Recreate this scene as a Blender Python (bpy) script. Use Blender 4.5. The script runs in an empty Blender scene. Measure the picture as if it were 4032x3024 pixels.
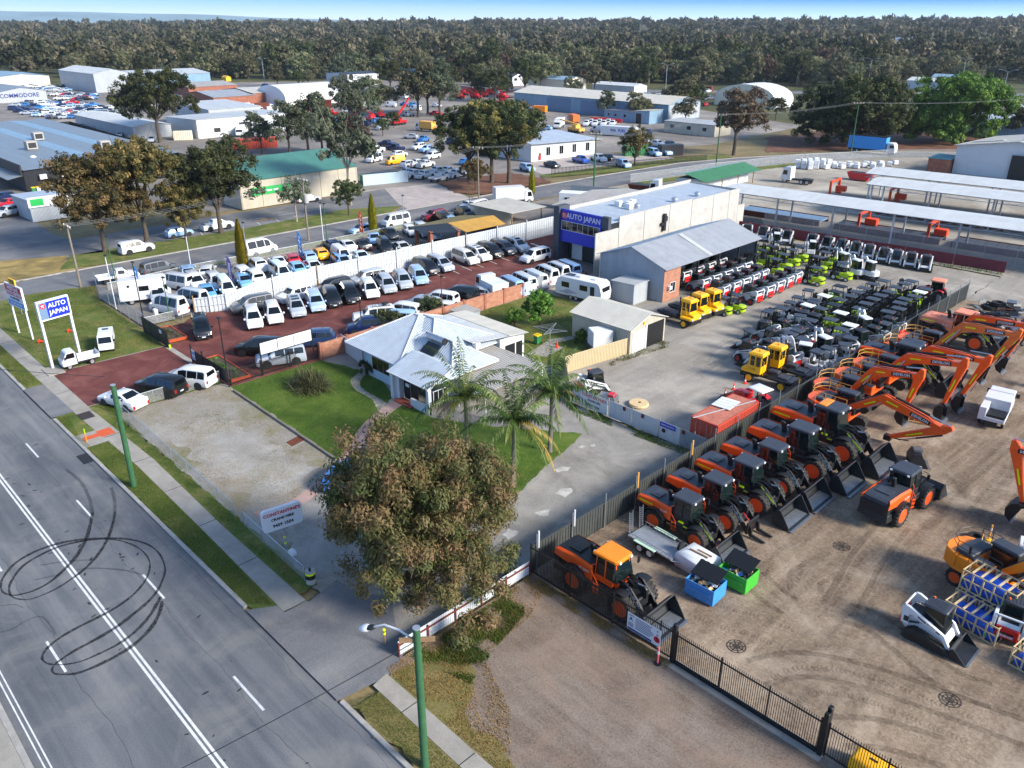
import bpy,bmesh,math,random
import numpy as np
from math import sin,cos,pi
from mathutils import Vector,Matrix
Ve=Vector;Tr=Matrix.Translation;Ro=Matrix.Rotation
R_=math.radians
rnd=random.Random(7)
S=bpy.context.scene
C=S.collection
# ---------- camera
CAMH=31.0;FPX=3149.0;PIT=.425121;YAW=.794766
cam_d=bpy.data.cameras.new('camera');cam=bpy.data.objects.new('camera',cam_d);C.objects.link(cam)
cam_d.sensor_width=36;cam_d.lens=36*FPX/4032;cam_d.clip_start=.5;cam_d.clip_end=40000
cam.location=(0,0,CAMH);cam.rotation_euler=(pi/2-PIT,0,YAW)
S.camera=cam
# ---------- light
SUN_EL=R_(30);SUN_AZ=math.atan2(.30,.95)
w=bpy.data.worlds.new('World');S.world=w;w.use_nodes=True
nt=w.node_tree;nt.nodes.clear()
sky=nt.nodes.new('ShaderNodeTexSky');sky.sky_type='NISHITA';sky.sun_disc=False
sky.sun_elevation=SUN_EL;sky.sun_rotation=pi/2-SUN_AZ
sky.air_density=1.0;sky.dust_density=.6;sky.ozone_density=2.2
bg=nt.nodes.new('ShaderNodeBackground');bg.inputs['Strength'].default_value=.115
wo=nt.nodes.new('ShaderNodeOutputWorld')
def wn(t,**k):
 n=nt.nodes.new(t)
 for a,b in k.items():setattr(n,a,b)
 return n
tcw=wn('ShaderNodeTexCoord');sxw=wn('ShaderNodeSeparateXYZ');nt.links.new(tcw.outputs['Generated'],sxw.inputs[0])
def wramp(stops):
 r=wn('ShaderNodeValToRGB');e=r.color_ramp.elements
 while len(e)<len(stops):e.new(.5)
 for i,(p,c)in enumerate(stops):e[i].position=p;e[i].color=(*c,1)
 return r
def wmr(a,b,c,d,src):
 n=wn('ShaderNodeMapRange');nt.links.new(src,n.inputs[0])
 for i,x in enumerate((a,b,c,d)):n.inputs[i+1].default_value=x
 return n.outputs[0]
zf=wmr(0,.12,0,1,sxw.outputs['Z'])
rl=wramp([(0,(4.8,5.4,5.8)),(.10,(3.4,4.6,6.2)),(.22,(1.2,3.0,6.6)),(1,(1,2.4,5.6))]);rr=wramp([(0,(4.4,5.2,5.8)),(.07,(2.4,4.1,6.4)),(.17,(.1,1.5,7.0)),(1,(.6,2.1,5.6))])
for r in(rl,rr):nt.links.new(zf,r.inputs[0])
dt=wn('ShaderNodeVectorMath',operation='DOT_PRODUCT');nt.links.new(tcw.outputs['Generated'],dt.inputs[0]);dt.inputs[1].default_value=(cos(YAW),sin(YAW),0)
def wmix(f,a,b):
 n=wn('ShaderNodeMix',data_type='RGBA');nt.links.new(f,n.inputs[0]);nt.links.new(a,n.inputs[6]);nt.links.new(b,n.inputs[7]);return n.outputs[2]
band=wmix(wmr(-.5,.45,0,1,dt.outputs['Value']),rl.outputs[0],rr.outputs[0])
nt.links.new(wmix(wmr(.08,.3,0,1,sxw.outputs['Z']),band,sky.outputs[0]),bg.inputs[0]);nt.links.new(bg.outputs[0],wo.inputs[0])
sl=bpy.data.lights.new('sun','SUN');sl.energy=3.4;sl.angle=R_(14);sl.color=(1,.92,.80)
so=bpy.data.objects.new('sun',sl);C.objects.link(so)
sd=Ve((cos(SUN_EL)*cos(SUN_AZ),cos(SUN_EL)*sin(SUN_AZ),sin(SUN_EL)))
so.rotation_euler=sd.to_track_quat('Z','Y').to_euler()
S.view_settings.view_transform='Standard';S.view_settings.look='None'
S.view_settings.exposure=1.2;S.view_settings.gamma=1
S.render.engine='CYCLES'
cy=S.cycles;cy.max_bounces=5;cy.diffuse_bounces=2;cy.glossy_bounces=2;cy.transmission_bounces=2;cy.transparent_max_bounces=10
cy.caustics_reflective=False;cy.caustics_refractive=False;cy.use_denoising=True;cy.volume_bounces=0
try:cy.denoiser='OPENIMAGEDENOISE'
except Exception:pass
# ---------- map reading: a point of the site plan from a photo reading
_cp,_sp,_cy,_sy=cos(PIT),sin(PIT),cos(YAW),sin(YAW)
_F=Ve((-_sy*_cp,_cy*_cp,-_sp));_Rt=Ve((_cy,_sy,0));_U=_Rt.cross(_F)
OV=.548611
HAZE=7e-5
def P(x,y,z=0.):
 d=_Rt*((x/OV-2016)/FPX)-_U*((y/OV-1512)/FPX)+_F
 t=(CAMH-z)/-d.z
 return Ve((d.x*t,d.y*t,z))
QO={1:(0,0),2:(737.33,0),3:(1474.67,0),4:(0,553),5:(737.33,553),6:(1474.67,553),7:(0,1106),8:(737.33,1106),9:(1474.67,1106)}
def Q(n,x,y,z=0.):return P(QO[n][0]+x/3,QO[n][1]+y/3,z)
def Z4(x,y,z=0.):return P(329.2+x*.1984,466.3+y*.1984,z)
def Z5(x,y,z=0.):return P(713.2+x*.2232,411.5+y*.2232,z)
def Z2(x,y,z=0.):return P(1591+x*.1984,438.9+y*.1984,z)
def Z6(x,y,z=0.):return P(x*.1984,137.2+y*.1984,z)
# ---------- materials
def hx(h):
 h=h.lstrip('#');c=[int(h[i:i+2],16)/255 for i in(0,2,4)]
 return tuple(x/12.92 if x<=.04045 else((x+.055)/1.055)**2.4 for x in c)
MATS={}
def NN(m,t,**k):
 n=m.node_tree.nodes.new(t)
 for a,b in k.items():
  if a in n.inputs:n.inputs[a].default_value=b
  else:setattr(n,a,b)
 return n
def LK(m,a,b):m.node_tree.links.new(a,b)
def newmat(name):
 m=bpy.data.materials.new(name);m.use_nodes=True
 return m,m.node_tree.nodes['Principled BSDF']
def ramp(m,fac,stops):
 r=NN(m,'ShaderNodeValToRGB');e=r.color_ramp.elements
 while len(e)<len(stops):e.new(.5)
 for i,(p,c)in enumerate(stops):e[i].position=p;e[i].color=(*c,1)
 LK(m,fac,r.inputs['Fac']);return r.outputs['Color']
def noise(m,vec,scale,detail=5,rough=.6,dist=0):
 n=NN(m,'ShaderNodeTexNoise');n.inputs['Scale'].default_value=scale;n.inputs['Detail'].default_value=detail
 n.inputs['Roughness'].default_value=rough;n.inputs['Distortion'].default_value=dist
 if vec is not None:LK(m,vec,n.inputs['Vector'])
 return n.outputs['Fac']
def mix(m,f,a,b,mode='MIX'):
 n=NN(m,'ShaderNodeMix');n.data_type='RGBA';n.blend_type=mode
 for s,v in((0,f),(6,a),(7,b)):
  if hasattr(v,'links'):LK(m,v,n.inputs[s])
  elif s==0:n.inputs[0].default_value=v
  else:n.inputs[s].default_value=(*v,1)
 return n.outputs[2]
def mrg(m,v,a,b,c,d):
 n=NN(m,'ShaderNodeMapRange');LK(m,v,n.inputs[0])
 for i,x in enumerate((a,b,c,d)):n.inputs[i+1].default_value=x
 return n.outputs[0]
def mapping(m,vec,scale=(1,1,1),rot=(0,0,0)):
 n=NN(m,'ShaderNodeMapping');n.inputs['Scale'].default_value=scale;n.inputs['Rotation'].default_value=rot
 LK(m,vec,n.inputs['Vector']);return n.outputs[0]
def bump(m,b,h,s=.3,d=.02):
 n=NN(m,'ShaderNodeBump');n.inputs['Strength'].default_value=s;n.inputs['Distance'].default_value=d
 LK(m,h,n.inputs['Height']);LK(m,n.outputs[0],b.inputs['Normal'])
def M(name,col=None,rough=.6,metal=0,var=.18,sc=1.5,dirt=None,coat=0,bmp=0,spec=.5,objcol=False):
 if name in MATS:return MATS[name]
 m,b=newmat(name);MATS[name]=m
 if isinstance(col,str):col=hx(col)
 tc=NN(m,'ShaderNodeTexCoord');v=tc.outputs['Object']
 if objcol:base=NN(m,'ShaderNodeObjectInfo').outputs['Color']
 else:base=col
 n1=noise(m,v,sc,6,.65);f=mrg(m,n1,.3,.7,1-var,1+var*.6)
 x=NN(m,'ShaderNodeVectorMath');x.operation='SCALE'
 if hasattr(base,'links'):LK(m,base,x.inputs[0])
 else:x.inputs[0].default_value=base
 LK(m,f,x.inputs['Scale']);out=x.outputs[0]
 if dirt:
  dc,amt=dirt;dc=hx(dc)if isinstance(dc,str)else dc
  n2=noise(m,v,sc*2.7,8,.7,.4);out=mix(m,mrg(m,n2,.52,.75,0,amt),out,dc)
 LK(m,out,b.inputs['Base Color'])
 LK(m,mrg(m,n1,.3,.7,min(1,rough*1.15),rough*.85),b.inputs['Roughness'])
 b.inputs['Metallic'].default_value=metal;b.inputs['Coat Weight'].default_value=coat
 b.inputs['Coat Roughness'].default_value=.08;b.inputs['Specular IOR Level'].default_value=spec
 if bmp:bump(m,b,noise(m,v,sc*14,4,.6),bmp,.01)
 return m
M('car_paint',None,.32,0,.05,1.2,coat=.6,objcol=True)
M('glass','#0b1014',.06,0,.1,2,spec=.7)
M('cab_glass','#101c1c',.08,0,.2,2,spec=.6)
M('tyre','#1b1b1c',.85,0,.25,4,dirt=('#5b5348',.35))
M('dusty_tyre','#2a2927',.9,0,.3,3,dirt=('#6b6152',.5))
M('rim','#b9bcc0',.35,.7,.15,6)
M('black','#131416',.5,0,.2,3)
M('trim','#1d1f22',.55,0,.2,3)
M('iron','#23272c',.45,.2,.25,2,dirt=('#57504a',.35))
M('charcoal','#343a44',.5,0,.2,2,dirt=('#5a5650',.3))
M('orange','#f55a10',.42,0,.12,1.5,dirt=('#8a4a22',.25),coat=.25)
M('old_orange','#e0702a',.5,0,.2,1.5,dirt=('#8f5a35',.4))
M('pale_orange','#e28a6c',.6,0,.2,1.5,dirt=('#b08d78',.4))
M('amber_orange','#f5860f',.42,0,.12,1.5,coat=.2)
M('rim_orange','#e8571a',.5,0,.15,2,dirt=('#5b4334',.3))
M('hivis','#d8f000',.5,0,.05)
M('yellow','#f2b100',.45,0,.12,1.2,dirt=('#8a6a10',.2),coat=.2)
M('amber','#e8a94e',.5,0,.1)
M('lime','#a9cc0b',.42,0,.12,1.5,coat=.3)
M('white','#cfd2d6',.4,0,.08,1.5,dirt=('#a8a49a',.25),coat=.2)
M('plastic','#d3d6d9',.5,0,.06,2)
M('skid_red','#c91a1a',.42,0,.12,2,coat=.2)
M('rim_red','#9e1518',.5,0,.15,2)
M('steel','#8e949b',.4,.7,.25,3,dirt=('#5d5347',.4))
M('bright_steel','#aeb4ba',.3,.8,.2,3)
M('galv','#aeb6bd',.42,.6,.2,3)
M('rust','#6b3420',.8,.1,.4,3,dirt=('#2e1c15',.5))
M('lamp_white','#f4f6f8',.2,0,.03)
M('lamp_amber','#e86a10',.35,0,.05)
M('lamp_red','#9c1010',.3,0,.1)
M('chrome','#c9ccd1',.18,.9,.1,8)
M('red','#c3141c',.4,0,.12,2,coat=.3)
M('cone_orange','#f2431c',.55,0,.1)
M('pink','#f07078',.55,0,.1)
M('seat','#16181b',.7)
M('leather','#2b2a2a',.7)
# ---------- mesh building
class MB:
 def __init__(s):s.v=[];s.f=[];s.m=[];s.cur=0;s.T=None;s.mats=[]
 def use(s,mat):
  m=MATS[mat]if isinstance(mat,str)else mat
  if m not in s.mats:s.mats.append(m)
  s.cur=s.mats.index(m);return s
 def add(s,vs,fs):
  o=len(s.v)
  if s.T is not None:vs=[s.T@Vector(p)for p in vs]
  s.v+=[tuple(p)for p in vs];s.f+=[tuple(i+o for i in f)for f in fs];s.m+=[s.cur]*len(fs);return s
 def box(s,x0,x1,y0,y1,z0,z1,tx=0,ty=0):
  return s.add([(x0,y0,z0),(x1,y0,z0),(x1,y1,z0),(x0,y1,z0),(x0+tx,y0+ty,z1),(x1-tx,y0+ty,z1),(x1-tx,y1-ty,z1),(x0+tx,y1-ty,z1)],[(3,2,1,0),(4,5,6,7),(0,1,5,4),(1,2,6,5),(2,3,7,6),(3,0,4,7)])
 def cb(s,x0,x1,y0,y1,z0,z1,c=.03):
  def ring(z,i):return[(x0+c+i,y0+i,z),(x1-c-i,y0+i,z),(x1-i,y0+c+i,z),(x1-i,y1-c-i,z),(x1-c-i,y1-i,z),(x0+c+i,y1-i,z),(x0+i,y1-c-i,z),(x0+i,y0+c+i,z)]
  return s.loft([ring(z0,0),ring(z1-c,0),ring(z1,c)])
 def loft(s,rings,cap=True,close=True):
  n=len(rings[0]);vs=[p for r in rings for p in r];fs=[]
  for i in range(len(rings)-1):
   for j in range(n if close else n-1):
    k=(j+1)%n;fs.append((i*n+j,i*n+k,(i+1)*n+k,(i+1)*n+j))
  if cap:fs.append(tuple(range(n-1,-1,-1)));fs.append(tuple((len(rings)-1)*n+j for j in range(n)))
  return s.add(vs,fs)
 def prism(s,poly,y0,y1,ins=0):
  n=len(poly)
  return s.loft([[(x,y0,z)for x,z in poly],[(x,y1,z)for x,z in poly]])
 def cyl(s,a,b,r,r2=None,n=10,cap=True):
  a=Vector(a);b=Vector(b);r2=r if r2 is None else r2
  d=(b-a).normalized();u=d.orthogonal().normalized();w_=d.cross(u)
  def ring(c,q):return[c+(u*cos(t)+w_*sin(t))*q for t in[2*pi*i/n for i in range(n)]]
  return s.loft([ring(a,r),ring(b,r2)],cap)
 def tube(s,pts,r,n=6):
  pts=[Vector(p)for p in pts];rs=r if isinstance(r,(list,tuple))else[r]*len(pts);rings=[];u=None
  for i,p in enumerate(pts):
   d=(pts[min(i+1,len(pts)-1)]-pts[max(i-1,0)]).normalized()
   if u is None:u=d.orthogonal().normalized()
   u=(u-d*u.dot(d));u=u.normalized()if u.length>1e-6 else d.orthogonal().normalized();w_=d.cross(u)
   rings.append([p+(u*cos(t)+w_*sin(t))*rs[i]for t in[2*pi*k/n for k in range(n)]])
  return s.loft(rings)
 def lathe(s,prof,c=(0,0,0),axis='z',n=16,cap=True):
  rings=[]
  for r,h in prof:
   q=[]
   for k in range(n):
    t=2*pi*k/n;a,b=r*cos(t),r*sin(t)
    q.append((c[0]+a,c[1]+b,c[2]+h)if axis=='z' else(c[0]+a,c[1]+h,c[2]+b)if axis=='y' else(c[0]+h,c[1]+a,c[2]+b))
   rings.append(q)
  return s.loft(rings,cap)
 def quad(s,a,b,c,d):return s.add([a,b,c,d],[(0,1,2,3)])
 def slab(s,pts,t):
  pts=[Vector(p)for p in pts];n=(pts[1]-pts[0]).cross(pts[2]-pts[0]).normalized()*t
  return s.loft([[p-n for p in pts],pts])
 def ball(s,c,r,n=8,sq=(1,1,1)):
  rings=[]
  for i in range(1,n//2+1):
   t=pi*i/(n//2+1);rings.append([(c[0]+r*sq[0]*sin(t)*cos(2*pi*k/n),c[1]+r*sq[1]*sin(t)*sin(2*pi*k/n),c[2]+r*sq[2]*cos(t))for k in range(n)])
  return s.loft(rings[::-1])
 def corr(s,a,b,z0,z1,pitch=.2,dep=.03,z0b=None,z1b=None):
  a=Ve((a[0],a[1],0));b=Ve((b[0],b[1],0));L=(b-a).length;d=(b-a)/L;nrm=Ve((-d.y,d.x,0))
  z0b=z0 if z0b is None else z0b;z1b=z1 if z1b is None else z1b
  n=max(2,int(L/pitch));rings=[[],[]]
  for i in range(n):
   for f_,h in((0,0),(.45,0),(.55,1),(.95,1)):
    t=(i+f_)/n;p=a+d*(L*t)+nrm*(dep*h)
    rings[0].append((p.x,p.y,z0+(z0b-z0)*t));rings[1].append((p.x,p.y,z1+(z1b-z1)*t))
  s.loft(rings,False,False)
  back=[[(Vector(p)-nrm*.012)for p in r]for r in rings]
  s.loft(back,False,False)
  k=len(rings[0])
  for i in range(k-1):s.quad(rings[1][i],rings[1][i+1],back[1][i+1],back[1][i])
  return s
 def mesh(s,name,smooth=35,bevel=0):
  me=bpy.data.meshes.new(name);me.from_pydata(s.v,[],s.f)
  for m in s.mats:me.materials.append(m)
  me.polygons.foreach_set('material_index',s.m)
  bm=bmesh.new();bm.from_mesh(me)
  if bevel:
   es=[e for e in bm.edges if len(e.link_faces)==2 and e.calc_face_angle(0)>.5]
   bmesh.ops.bevel(bm,geom=es,offset=bevel,segments=1,affect='EDGES',clamp_overlap=True)
  bmesh.ops.recalc_face_normals(bm,faces=bm.faces);bm.to_mesh(me);bm.free()
  if smooth:
   me.shade_smooth();me.set_sharp_from_angle(angle=R_(smooth))
  me.update();return me
 def bd(s,name,parent=None,smooth=35,bevel=0,loc=None,rz=0,col=None):
  o=bpy.data.objects.new(name,s.mesh(name,smooth,bevel));C.objects.link(o)
  if parent:o.parent=parent
  if loc is not None:o.location=loc
  if rz:o.rotation_euler.z=rz
  if col is not None:o.color=(*col,1)
  return o
def mb(mat):return MB().use(mat)
def tag(o,label,cat,group=None):
 o['label']=label;o['category']=cat
 if group:o['group']=group
 return o
def root(name,loc=(0,0,0),rz=0):
 o=bpy.data.objects.new(name,None);C.objects.link(o);o.location=loc;o.rotation_euler=(0,0,rz);o.empty_display_size=.3;return o
def dup(r,loc,rz=None,col=None,sc=None):
 def cp(o,par):
  c=o.copy();C.objects.link(c);c.parent=par
  if col is not None and o.type=='MESH':c.color=(*col,1)
  for k in o.children:cp(k,c)
  return c
 c=cp(r,None);c.location=loc
 if rz is not None:c.rotation_euler=(0,0,rz)
 if sc:c.scale=(sc,sc,sc)
 for k in('label','group'):
  if k in c:del c[k]
 return c
def drop(r):
 for k in list(r.children):drop(k)
 bpy.data.objects.remove(r)
def struct(o):o['kind']='structure';return o
def stuff(o):o['kind']='stuff';return o
_T={}
def text(body,size,mat,parent,mtx,name='lettering',bold=0.,ext=.004,sx=1.,align='CENTER',sp=1.):
 key=(body,size,mat,bold,ext,sx,align,sp)
 if key not in _T:
  cu=bpy.data.curves.new('t','FONT');cu.body=body;cu.size=size;cu.extrude=ext;cu.offset=bold;cu.align_x=align;cu.align_y='CENTER';cu.space_line=sp;cu.resolution_u=2
  ob=bpy.data.objects.new('t',cu);C.objects.link(ob);dg=bpy.context.evaluated_depsgraph_get()
  me=bpy.data.meshes.new_from_object(ob.evaluated_get(dg));me.name='lettering';bpy.data.objects.remove(ob);bpy.data.curves.remove(cu)
  me.transform(Matrix.Diagonal((sx,1,1,1)));me.materials.clear();me.materials.append(MATS[mat]);_T[key]=me
 o=bpy.data.objects.new(name,_T[key]);C.objects.link(o)
 if parent:o.parent=parent
 o.matrix_local=mtx;return o
def frame(o,x,y):
 x=Vector(x).normalized();y=Vector(y);y=(y-x*y.dot(x)).normalized();z=x.cross(y)
 m=Matrix((x,y,z)).transposed().to_4x4();m.translation=Vector(o);return m
ORD='first second third fourth fifth sixth seventh eighth ninth tenth eleventh twelfth thirteenth fourteenth fifteenth sixteenth seventeenth eighteenth nineteenth twentieth'.split()
TENS={2:'twenty',3:'thirty',4:'forty',5:'fifty',6:'sixty',7:'seventy',8:'eighty',9:'ninety'}
def nth(i):
 n=i+1
 if n<=20:return ORD[n-1]
 t,u=divmod(n,10)
 if n>=100:return 'hundred and '+nth(n-101)if n>100 else 'hundredth'
 return TENS[t]+'-'+ORD[u-1]if u else TENS[t][:-1]+'ieth'
 # ---------- road vehicles
WHEELS={}
def wheel(parent,x,y,r=.33,wd=.22,tyre='tyre',rim='rim',lugs=0):
 key=(r,wd,tyre,rim,lugs)
 if key not in WHEELS:
  t=mb(tyre);rr=r*.62;h=wd/2
  t.lathe([(rr,-h*.8),(r*.86,-h),(r*.97,-h*.75),(r,-h*.4),(r,h*.4),(r*.97,h*.75),(r*.86,h),(rr,h*.8)],axis='y',n=20)
  if lugs:
   for k in range(lugs):
    a=2*pi*k/lugs
    for s_ in(-1,1):
     t.T=Ro(a+s_*.5*pi/lugs,4,'Y')
     t.add([(r*.98,s_*h*.04,-.05*r),(r*1.045,s_*h*.04,-.03*r),(r*1.045,s_*h*.04,.05*r),(r*.98,s_*h*.04,.07*r),(r*.9,s_*h*1.01,.08*r),(r*1.0,s_*h*1.01,.1*r),(r*1.0,s_*h*1.01,.19*r),(r*.9,s_*h*1.01,.21*r)],[(0,1,2,3),(7,6,5,4),(0,4,5,1),(1,5,6,2),(2,6,7,3),(3,7,4,0)])
   t.T=None
  m=mb(rim)
  for s_ in(-1,1):
   m.lathe([(rr*1.02,s_*h*.84),(rr*.98,s_*h*.9),(rr*.8,s_*h*.78),(rr*.72,s_*h*.45),(rr*.3,s_*h*.5),(rr*.22,s_*h*.72),(.001,s_*h*.74)],axis='y',n=16)
  WHEELS[key]=(t.mesh('tyre'),m.mesh('rim'))
 a,b=WHEELS[key]
 e=bpy.data.objects.new('wheel',a);C.objects.link(e);e.parent=parent;e.location=(x,y,r)
 q=bpy.data.objects.new('rim',b);C.objects.link(q);q.parent=e
 return e
CARS=dict(mpv=dict(W=1.8,belt=1.02,pts=[(2.38,.72),(2.2,.95),(1.45,1.14),(.72,1.76),(.15,1.88),(-1.9,1.86),(-2.22,1.7),(-2.38,1.0)],ws=2,rw=6,win=[(.62,-.38),(-.46,-1.38),(-1.46,-2.12)],wh=(1.45,-1.4),r=.34),alph=dict(W=1.84,belt=1.05,pts=[(2.42,.75),(2.26,1.0),(1.5,1.18),(.7,1.74),(.1,1.9),(-2.05,1.9),(-2.3,1.72),(-2.42,1.02)],ws=2,rw=6,win=[(.6,-.3),(-.38,-1.4),(-1.48,-2.2)],wh=(1.5,-1.45),r=.35),hiace=dict(W=1.74,belt=1.12,pts=[(2.42,.8),(2.3,1.1),(1.98,1.22),(1.35,1.95),(.95,2.12),(-2.2,2.12),(-2.36,1.95),(-2.42,1.0)],ws=2,rw=6,win=[(1.3,.5),(.4,-.8),(-.9,-2.15)],wh=(1.55,-1.15),r=.33),hibus=dict(W=1.76,belt=1.12,pts=[(2.45,.8),(2.32,1.1),(2.0,1.22),(1.35,1.95),(1.0,2.2),(.6,2.36),(-2.2,2.36),(-2.38,2.15),(-2.46,1.0)],ws=2,rw=7,win=[(1.3,.5),(.4,-.8),(-.9,-2.15)],wh=(1.55,-1.2),r=.33),cargo=dict(W=1.74,belt=1.12,pts=[(2.42,.8),(2.3,1.1),(1.98,1.22),(1.35,1.95),(.95,2.08),(-2.2,2.1),(-2.36,1.95),(-2.42,1.0)],ws=2,rw=6,win=[(1.3,.5)],wh=(1.55,-1.15),r=.33),sedan=dict(W=1.78,belt=.95,pts=[(2.35,.55),(2.2,.78),(1.15,.98),(.35,1.42),(-.75,1.45),(-1.55,1.1),(-2.2,1.04),(-2.35,.75)],ws=2,rw=4,win=[(.35,-.32),(-.4,-1.15)],wh=(1.4,-1.35),r=.32),hatch=dict(W=1.72,belt=.98,pts=[(2.08,.6),(1.92,.85),(1.08,1.03),(.35,1.48),(-.5,1.52),(-1.5,1.44),(-1.98,1.02),(-2.08,.7)],ws=2,rw=5,win=[(.3,-.35),(-.43,-1.25),(-1.33,-1.6)],wh=(1.28,-1.25),r=.31),suv=dict(W=1.86,belt=1.1,pts=[(2.35,.8),(2.15,1.03),(1.15,1.16),(.5,1.68),(-.1,1.77),(-1.75,1.74),(-2.2,1.22),(-2.32,.85)],ws=2,rw=5,win=[(.45,-.35),(-.43,-1.25),(-1.33,-1.9)],wh=(1.4,-1.38),r=.37),wagon=dict(W=1.85,belt=1.12,pts=[(2.4,.85),(2.25,1.08),(1.2,1.18),(.62,1.8),(.1,1.9),(-2.0,1.9),(-2.3,1.7),(-2.4,1.0)],ws=2,rw=6,win=[(.55,-.3),(-.4,-1.2),(-1.3,-2.15)],wh=(1.45,-1.35),r=.39),ute=dict(W=1.84,belt=1.12,pts=[(2.6,.85),(2.42,1.08),(1.35,1.2),(.72,1.7),(.15,1.79),(-.75,1.76),(-1.02,1.14),(-2.55,1.12),(-2.6,.9)],ws=2,rw=5,win=[(.66,-.08),(-.16,-.8)],wh=(1.62,-1.5),r=.38),cabchassis=dict(W=1.8,belt=1.12,pts=[(2.5,.85),(2.32,1.08),(1.35,1.2),(.75,1.7),(.2,1.79),(-.25,1.76),(-.4,1.0)],ws=2,rw=5,win=[(.7,-.1)],wh=(1.55,-1.5),r=.37),)
def car_sections(k):
 c=CARS[k];w=c['W']/2;secs=[];pts=c['pts'];n=len(pts)
 for i,(x,t)in enumerate(pts):
  ww=w*(.9 if i in(0,n-1)else.965 if i==1 else 1)
  zb=min(c['belt'],t-.1);wt=max(ww-.05-.22*max(0,t-.1-zb)/.8*1.1,.3)
  zl=.28 if 0<i<n-1 else.34
  half=[(ww*.9,zl),(ww*.985,zl+.15),(ww,min(.72,zb-.05)),(ww*.985,zb),(wt,t-.07),(wt-.14,t)]
  secs.append((x,half))
 return secs
def sec_at(secs,x):
 for(xa,a),(xb,b)in zip(secs,secs[1:]):
  if xb<=x<=xa:
   f=(xa-x)/(xa-xb);return[(p[0]+(q[0]-p[0])*f,p[1]+(q[1]-p[1])*f)for p,q in zip(a,b)]
 return secs[-1][1]
def car_shell(b,k,paint='car_paint'):
 secs=car_sections(k);rings=[]
 for x,h in secs:
  bow=.06
  rings.append([(x,-y,z)for y,z in h]+[(x,y,z)for y,z in h[::-1]])
 b.use(paint).loft(rings)
 return secs
def car_glass(k,secs,side=0):
 c=CARS[k];out={}
 def S(x,t,s_):
  h=sec_at(secs,x);a,b_=h[3],h[4]
  return Ve((x,s_*(a[0]+(b_[0]-a[0])*t+.014),a[1]+(b_[1]-a[1])*t))
 for s_ in(-1,1):
  g=mb('glass')
  for xa,xb in c['win']:
   N=10;xs=[xa+(xb-xa)*i/N for i in range(N+1)]
   lo=[S(x,.1,s_)for x in xs];hi=[S(x,.9,s_)for x in xs]
   for i in range(N):
    q=[lo[i],lo[i+1],hi[i+1],hi[i]];g.quad(*(q if s_<0 else q[::-1]))
  out[s_]=g
 def pane(i,lo,hi):
  (xa,A),(xb,B)=secs[i],secs[i+1];g=mb('glass');q=[]
  d=Ve((B[5][1]-A[5][1],0,xa-xb)).normalized()*.008
  for f in(lo,hi):
   y=(A[5][0]+(B[5][0]-A[5][0])*f);x=xa+(xb-xa)*f;z=A[5][1]+(B[5][1]-A[5][1])*f
   q+=[Ve((x,-y+.02,z))+d,Ve((x,y-.02,z))+d]
  g.quad(q[0],q[1],q[3],q[2]);return g
 return out,pane(c['ws'],.04,.95),pane(c['rw'],.06,.62 if k not in('sedan',)else.9)
PROTO={}
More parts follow.
